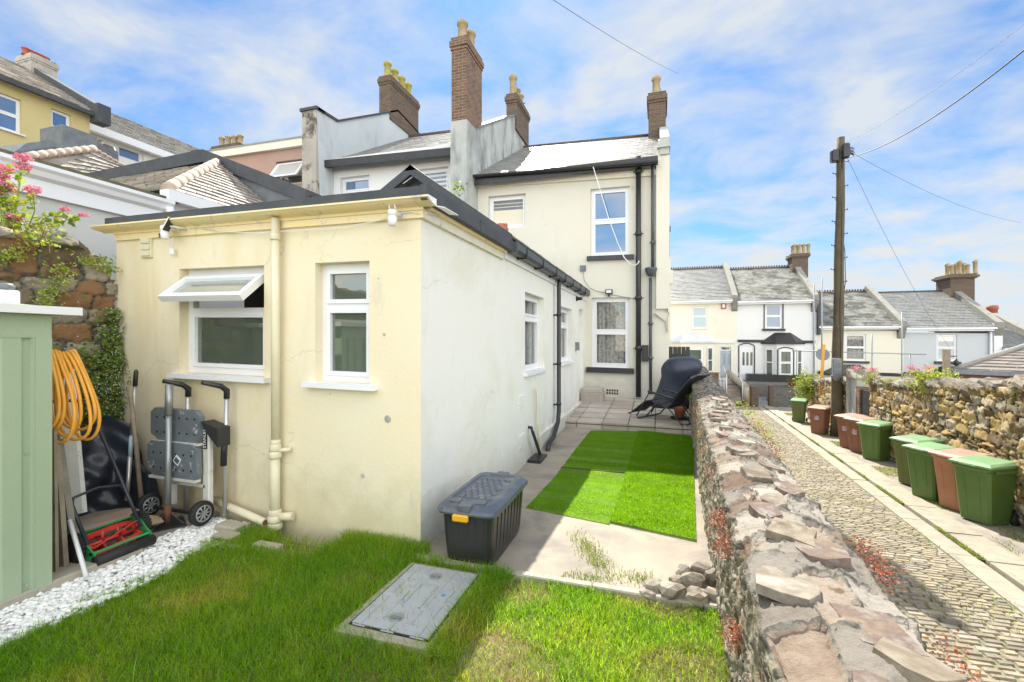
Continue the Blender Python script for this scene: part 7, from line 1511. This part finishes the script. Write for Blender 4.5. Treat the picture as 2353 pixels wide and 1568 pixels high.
# artificial turf pieces
def turf(name, label, poly, z0, m, n, h):
    q = MB(); pts = [Vector((a, b, pz(b)+z0)) for a, b in poly]
    q = MB(); xs = [p[0] for p in poly]; ys_ = [p[1] for p in poly]; ny = 24
    def span(yv):
        c = []
        for i in range(len(poly)):
            (a, b), (c1, d1) = poly[i], poly[(i+1) % len(poly)]
            if (b <= yv < d1) or (d1 <= yv < b): c.append(a+(c1-a)*(yv-b)/(d1-b))
        return (min(c), max(c)) if len(c) >= 2 else None
    ylo, yhi = min(ys_)+1e-4, max(ys_)-1e-4; rows = [ylo+(yhi-ylo)*i/ny for i in range(ny+1)]; sp_ = [span(v) for v in rows]
    T = thing(name, label, 'artificial turf', (sum(xs)/len(xs), sum(ys_)/len(ys_), pz(sum(ys_)/len(ys_))))
    for i in range(ny):
        if sp_[i] and sp_[i+1]: q.quad((sp_[i][0], rows[i], pz(rows[i])+z0), (sp_[i][1], rows[i], pz(rows[i])+z0), (sp_[i+1][1], rows[i+1], pz(rows[i+1])+z0), (sp_[i+1][0], rows[i+1], pz(rows[i+1])+z0))
    obj('backing', q, m, T)
    X = rng.uniform(min(xs), max(xs), n); Y = rng.uniform(min(ys_), max(ys_), n); lo = np.interp(Y, rows, [s[0] for s in sp_]); hi = np.interp(Y, rows, [s[1] for s in sp_]); ok = (X > lo) & (X < hi); X, Y = X[ok], Y[ok]
    Z = np.interp(Y, [p[0] for p in prof], [p[1] for p in prof])+z0; k = len(X); wv = .8+.25*np.sin(X*9+4*np.sin(Y*5))+.1*np.sin(Y*31+X*7)
    V, Fq = blades(np.stack([X, Y, Z], 1), h*wv*rng.uniform(.7, 1.1, k), np.full(k, .004), .9); fast('pile', V, Fq, m, parent=T, kind='stuff')
turf('worn_turf_strip', 'paler thin artificial turf piece on the left half of the passage', [(-1.25, 4.25), (-.42, 4.12), (-.36, 8.6), (-1.20, 8.58)], .008, TURFM2, 75000, .014)
q = MB(); q.box(-1.235, -.42, 5.93, 5.945, pz(5.94)+.012, pz(5.94)+.022); obj('turf_seam', q, SOIL, label='dark seam across the pale turf piece', cat='seam')
turf('bright_turf_strip', 'thicker vivid green artificial turf piece on the right beside the garden wall', [(-.43, 4.16), (-.25, 4.16), (-.25, 4.02), (.285, 3.98), (.56, 8.58), (-.36, 8.60)], .018, TURFM, 90000, .026)
# pebbles
ico = np.array(ICO[1][0]); icf = np.array(ICO[1][1]); N_ = 6200
px = rng.uniform(-3.83, -3.20, N_); py = rng.uniform(.5, 3.04, N_)**1.0; lay = rng.random(N_); pz_ = -.01+.026*lay
k_ = (px < -3.215+.04*np.sin(py*7)) & ~((py > 2.72) & (px > -3.35)) ; px, py, pz_ = px[k_], py[k_], pz_[k_]; n = len(px)
s = rng.uniform(.010, .021, (n, 1)); sc_ = np.concatenate([s*rng.uniform(.9, 1.5, (n, 1)), s*rng.uniform(.8, 1.2, (n, 1)), s*rng.uniform(.55, .8, (n, 1))], 1); ang = rng.uniform(0, 6.28, n); c, s_ = np.cos(ang), np.sin(ang)
V = ico[None]*sc_[:, None]*(1+.12*rng.standard_normal((n, len(ico), 1))); Vx = V[..., 0]*c[:, None]-V[..., 1]*s_[:, None]; Vy = V[..., 0]*s_[:, None]+V[..., 1]*c[:, None]
V = np.stack([Vx+px[:, None], Vy+py[:, None], V[..., 2]+pz_[:, None]], 2).reshape(-1, 3); Fq = (icf[None]+(np.arange(n)*len(ico))[:, None, None]).reshape(-1, 3)
o = fast('white_pebbles', V, Fq, PEBB, label='strip of white decorative pebbles between the lawn and the side slab', cat='pebbles', kind='stuff'); o.data.polygons.foreach_set('use_smooth', [True]*len(o.data.polygons))
# leaves
def leaves(P, size, nrm, jitter=.6):
    n = len(P); nn = nrm+jitter*rng.standard_normal((n, 3)); nn /= np.linalg.norm(nn, axis=1)[:, None]; r = rng.standard_normal((n, 3)); a = np.cross(nn, r); a /= np.linalg.norm(a, axis=1)[:, None]; b = np.cross(nn, a)
    s = size[:, None]; k = 5; ps = [(-.1, -.5), (.5, -.15), (.32, .45), (-.32, .45), (-.5, -.15)]
    V = np.stack([P+a*s*u+b*s*v+nn*s*(.15*abs(u)) for u, v in ps], 1).reshape(-1, 3); base = np.arange(n)*5
    return V, np.concatenate([np.stack([base, base+1, base+2, base+3], 1), np.stack([base, base+3, base+4, base+4], 1)[:, :4]])[:n]
def leafobj(name, P, size, nrm, m, parent=None, jitter=.6, **kw):
    n = len(P); nn = np.asarray(nrm, float)+jitter*rng.standard_normal((n, 3)); nn /= np.linalg.norm(nn, axis=1)[:, None]; r = rng.standard_normal((n, 3)); a = np.cross(nn, r); a /= np.linalg.norm(a, axis=1)[:, None]; b = np.cross(nn, a); s = np.asarray(size)[:, None]
    V = np.stack([P-b*s*.5, P+a*s*.42+nn*s*.1, P+b*s*.5, P-a*s*.42+nn*s*.1], 1).reshape(-1, 3); base = np.arange(n)*4; Fq = np.stack([base, base+1, base+2, base+3], 1)
    return fast(name, V, Fq, m, parent=parent, **kw)
IV = thing('ivy_leaved_toadflax', 'mat of small creeping leaves with tiny white flowers on the dark stone wall', 'climbing plant', (LX+.1, 2.8, .8))
N_ = 5200; y = 3.1-np.abs(rng.normal(0, .30, N_)); z = 1.08+rng.normal(0, .27, N_); kk = (rng.random(N_) < .35); z = np.where(kk, rng.uniform(.55, 1.9, N_), z); y = np.where(kk, 3.08-np.abs(rng.normal(0, .09, N_)), y); 
g = .5+.5*np.sin(y*13+z*9)*np.sin(z*17-y*5); ok = (rng.random(N_) < .35+.65*g) & (y > 2.25) & (z > .2); y, z = y[ok], z[ok]; n = len(y)
P_ = np.stack([LX+.03+.05*rng.random(n)+.03*g[ok], y, z], 1); leafobj('leaves', P_, rng.uniform(.018, .042, n), (1, -.1, .5), LEAF, IV)
nf = 420; i = rng.integers(0, n, nf); P2 = P_[i]+np.array([.035, 0, .01])+.02*rng.standard_normal((nf, 3)); leafobj('flowers', P2, np.full(nf, .009), (1, -.5, .6), WHITEF, IV, jitter=.3, kind='stuff')
P3 = np.stack([rng.uniform(LX+.02, LX+.30, 160), 3.105-.012*rng.random(160), rng.uniform(.9, 1.75, 160)], 1); P3[:, 0] = LX+.03+np.abs(.16*np.sin(P3[:, 2]*4))*rng.uniform(.6, 1.05, 160); leafobj('tendril_leaves', P3, rng.uniform(.01, .022, 160), (0, -1, .3), LEAF, IV, jitter=.3)
# patches of small plants in the wall joints
M2 = thing('wall_joint_ferns', 'small yellow green plants in the joints near the top of the dark stone wall', 'wall plants', (LX+.05, 2.5, 2))
cs_ = [(3.0, 2.28), (2.95, 2.34), (2.82, 2.33), (2.62, 2.22), (2.60, 2.12), (2.55, 2.02), (2.52, 1.95), (2.45, 1.72), (2.35, 1.5), (2.3, 2.3), (2.2, 2.25)]
P_ = np.concatenate([np.stack([LX+.04+.04*rng.random(110), c_[0]+.05*rng.standard_normal(110), c_[1]+.03*rng.standard_normal(110)], 1) for c_ in cs_]); leafobj('leaves', P_, rng.uniform(.012, .03, len(P_)), (1, 0, .6), LEAFY, M2)
# valerian on the left wall
def valerian(name, label, base, heads, stems_n, leafn, spread, m=LEAFY, hs=.05, sid=0):
    T = thing(name, label, 'flowering plant', tuple(base)); R = random.Random(sid); q = MB(); LP_ = []
    for hd in heads:
        b = Vector(base)+Vector((R.uniform(-spread, spread)*.5, R.uniform(-spread, spread)*.5, 0)); hd = Vector(hd); mid = b+(hd-b)*.5+Vector((R.uniform(-.03, .03), R.uniform(-.03, .03), .03))
        q.tube([b, mid, hd], [.005, .004, .003], 5)
        for k in range(leafn//max(1, len(heads))): t = R.random()**.6*.85; p = b+(hd-b)*t; LP_.append(p+Vector((R.gauss(0, 1), R.gauss(0, 1), R.gauss(0, .8)))*spread*.30*(1-t*.6))
    for k in range(stems_n): b = Vector(base)+Vector((R.uniform(-spread, spread), R.uniform(-spread, spread), -.02)); e = b+Vector((R.gauss(0, .12), R.gauss(0, .12), R.uniform(.05, .3)))*spread*2; q.tube([b, (b+e)/2+Vector((0,0,.02)), e], .003, 4)
    obj('stems', q, DRYST if sid == 1 else m, T); leafobj('leaves', np.array([tuple(p) for p in LP_]), rng.uniform(.03, .075, len(LP_))*(1 if spread > .15 else .7), (.2, -.2, 1), m, T, jitter=1.0)
    for hd in heads:
        k = 260; d = rng.standard_normal((k, 3)); d /= np.linalg.norm(d, axis=1)[:, None]; rr_ = hs*rng.uniform(.5, 1.05, (k, 1)); P_ = np.array(hd)+d*rr_*np.array([1.1, 1.1, .6]); leafobj('flower_head', P_, rng.uniform(.010, .018, k)*hs/.05, (0, 0, .5), PINKF, T, jitter=1)
    return T
w_ = lambda u, v, t=4.0: tuple(atT(u, v, t))
valerian('pink_valerian', 'tall pink valerian on top of the dark stone wall at the far left', w_(30, 545), [w_(53, 362), w_(52, 382, 4.02), w_(10, 388), w_(2, 405), w_(14, 425), w_(18, 433, 4.03), w_(76, 437), w_(30, 500), w_(-10, 440)], 20, 280, .18, hs=.060, sid=3)
valerian('small_pink_valerian', 'thin pink valerian stems leaning right from the top of the dark stone wall', w_(95, 545, 4.1), [w_(150, 481, 4.15), w_(192, 494, 4.2)], 4, 110, .16, hs=.036, sid=4)
DT = thing('dry_grass_tuft', 'tangle of dry brown stems and bright yellow leaves on top of the dark stone wall', 'dry plant', w_(40, 560)); q = MB(); R = random.Random(12)
for k in range(110):
    b = Vector(w_(R.uniform(-20, 110), R.uniform(545, 570), 4.0+R.uniform(-.15, .2))); e = b+Vector((R.gauss(.05, .16), R.gauss(0, .15), R.uniform(-.10, .12))); q.tube([b, (b+e)/2+Vector((0,0,.05)), e], .003, 4)
obj('dry_stems', q, DRYST, DT); n = 700; P_ = np.array([w_(u, v, t) for u, v, t in zip(rng.normal(60, 38, n), rng.normal(552, 14, n), rng.uniform(3.8, 4.15, n))]); leafobj('yellow_leaves', P_, rng.uniform(.015, .04, n), (0, -.3, 1), LEAFY, DT, jitter=1)
# red stonecrop on the garden wall
def tuft(name, label, pts, n, sp, m, size, cat='wall plant', nr=(0, 0, 1)):
    P_ = np.concatenate([np.array(tuple(p))+sp*rng.standard_normal((n, 3)) for p in pts]); return leafobj(name, P_, rng.uniform(size*.6, size*1.3, len(P_)), nr, m, jitter=1, label=label, cat=cat, kind='stuff')
def innerp(y, dz): return Vector((wxi(y)-.045, y, wtop(y)+dz))
def outerp(y, dz=.0): return Vector((wxo(y)+.035, y, wtop(y)-.02+dz))
tuft('red_stonecrop', 'red stonecrop clump hanging on the inner face of the garden wall above the lawn', [innerp(2.35+.1*i, -.08-.05*(i % 3)) for i in range(6)], 150, .028, REDST, .011)
tuft('red_stonecrop', 'small red stonecrop on the inner face of the garden wall nearer the rubble heap', [innerp(1.95+.07*i, -.25-.05*i) for i in range(4)], 120, .025, REDST, .010)
tuft('pink_stonecrop', 'faint pink stonecrop spotted along the wall edge beside the turf', [innerp(3.4+.35*i, -.05-.1*(i % 2)) for i in range(10)], 50, .028, REDST, .011)
tuft('red_stonecrop', 'red stonecrop fringe on the lane side of the wall in the foreground', [outerp(2.02+.06*i, .02) for i in range(6)], 80, .022, REDST, .011)
tuft('red_stonecrop', 'red stonecrop fringe at the lower right foreground of the wall', [outerp(1.35+.08*i, .0) for i in range(5)], 70, .022, REDST, .010)
tuft('red_stonecrop', 'orange red stonecrop fringe on the lane side halfway along the wall', [outerp(4.0+.20*i, .0) for i in range(7)], 80, .026, REDST, .012)
tuft('green_wall_weed', 'small green weed on the lane side of the garden wall', [outerp(4.5, .04), outerp(4.9, .05), outerp(5.6, .04), outerp(6.3, .03)], 60, .035, LEAFY, .022)
tuft('wall_lichen_weed', 'yellow green moss along the inner face of the garden wall', [innerp(5+.5*i, -.15-.08*(i % 3)) for i in range(9)], 60, .04, LEAFM, .012)
# bushes on the right walls
def bush(name, label, c, r, n, size, m=LEAFY, cat='bush'):
    c = np.array(tuple(c)); T = thing(name, label, cat, tuple(c-np.array([0, 0, r[2]]))); d = rng.standard_normal((n, 3)); d /= np.linalg.norm(d, axis=1)[:, None]; rad = rng.random((n, 1))**.45; lump = 1+.3*np.sin(d[:, :1]*7+d[:, 1:2]*5)+.2*np.sin(d[:, 2:]*9+d[:, :1]*11)
    P_ = c+d*rad*lump*np.array(r); leafobj('foliage', P_, rng.uniform(size*.6, size*1.3, n), (0, -.3, .7), m, T, jitter=1); q = MB(); R = random.Random(n)
    for k in range(14): e = c+np.array([R.uniform(-1, 1)*r[0], R.uniform(-1, 1)*r[1], R.uniform(0, 1)*r[2]]); q.tube([tuple(c-np.array([0, 0, r[2]*1.1])), tuple((c+e)/2), tuple(e)], .008, 4)
    obj('stems', q, DRYST, T); return T
bush('green_yellow_bush', 'light green bush spilling over the wall end above the olive bin', onY(1855, 890, 24.2), (.55, .5, .75), 1500, .085)
bush('yellow_wall_shrub', 'bright yellow green shrub growing on the coping right of the gate pier', onY(2143, 875, 13.0), (.55, .35, .30), 1300, .055)
bush('small_wall_shrub', 'small yellow green clump on the coping nearer the gate pier', onY(2060, 884, 15.0), (.30, .25, .16), 500, .05)
bush('pier_valerian', 'wispy green plant beside the gate pier cap', onY(2000, 872, 16.4), (.28, .2, .25), 350, .045)
MS = tuft('coping_stonecrop', 'mustard yellow stonecrop along the top of the right rubble wall', [Vector((rwx(y_)+.0, y_, rtop(y_)-.12+.05*sin(y_*5))) for y_ in (9.6, 10.2, 10.5, 11.6, 12.3, 13.5)], 150, .07, LEAFM, .02)
for k, (u, v, Y, lab) in enumerate(((1968, 846, 17, 'pink valerian flower just right of the gate pier'), (2004, 848, 16.5, 'pink valerian flower second from the gate pier'), (2093, 845, 15.2, 'small pink flower above the right coping'), (2136, 846, 14, 'small pink flower over the yellow shrub'))):
    h = onY(u, v, Y); b = Vector((h.x, h.y, h.z-.5)); T = thing('pink_wall_flower', lab, 'flower', tuple(b), group='pink flowers on the right wall'); q = MB(); q.tube([b, h], .008, 5); obj('stem', q, LEAFY, T)
    n = 200; P_ = np.array(tuple(h))+.055*rng.standard_normal((n, 3))*np.array([1.3, 1, .6]); leafobj('flower_head', P_, rng.uniform(.02, .035, n), (0, 0, 1), PINKF, T, jitter=1)
PTB = thing('red_window_pots', 'pair of red plant pots on the forecourt below the far white bay', 'plant pots', (8, 31.4, fz)) if False else None
for k, u in enumerate((1815.5, 1824)):
    p = onY(u, 884, 31.6); T = thing('red_plant_pot', ('left' if k == 0 else 'right')+' one of two red plant pots on the forecourt of the far white house', 'plant pot', (p.x, p.y, p.z), group='red pots on the forecourt'); q = MB(); q.lathe(p-Vector((0,0,.05)), [(.08, 0), (.12, .18), (.13, .2)], 10); obj('pot', q, POTR, T); n = 60; leafobj('plant', np.array(tuple(p))+np.array([0, 0, .25])+.08*rng.standard_normal((n, 3)), rng.uniform(.05, .1, n), (0, 0, 1), LEAF, T, jitter=1)
PW = thing('roof_edge_weed', 'small leafy weed growing beside the grey chimney breast', 'weed', (-3.2, 9, 2.8)); h = onY(1048, 434, 5.6); P_ = np.array(tuple(h))+.05*rng.standard_normal((60, 3)); leafobj('leaves', P_, rng.uniform(.02, .05, 60), (0, 0, 1), LEAF, PW, jitter=1)
if False: pass
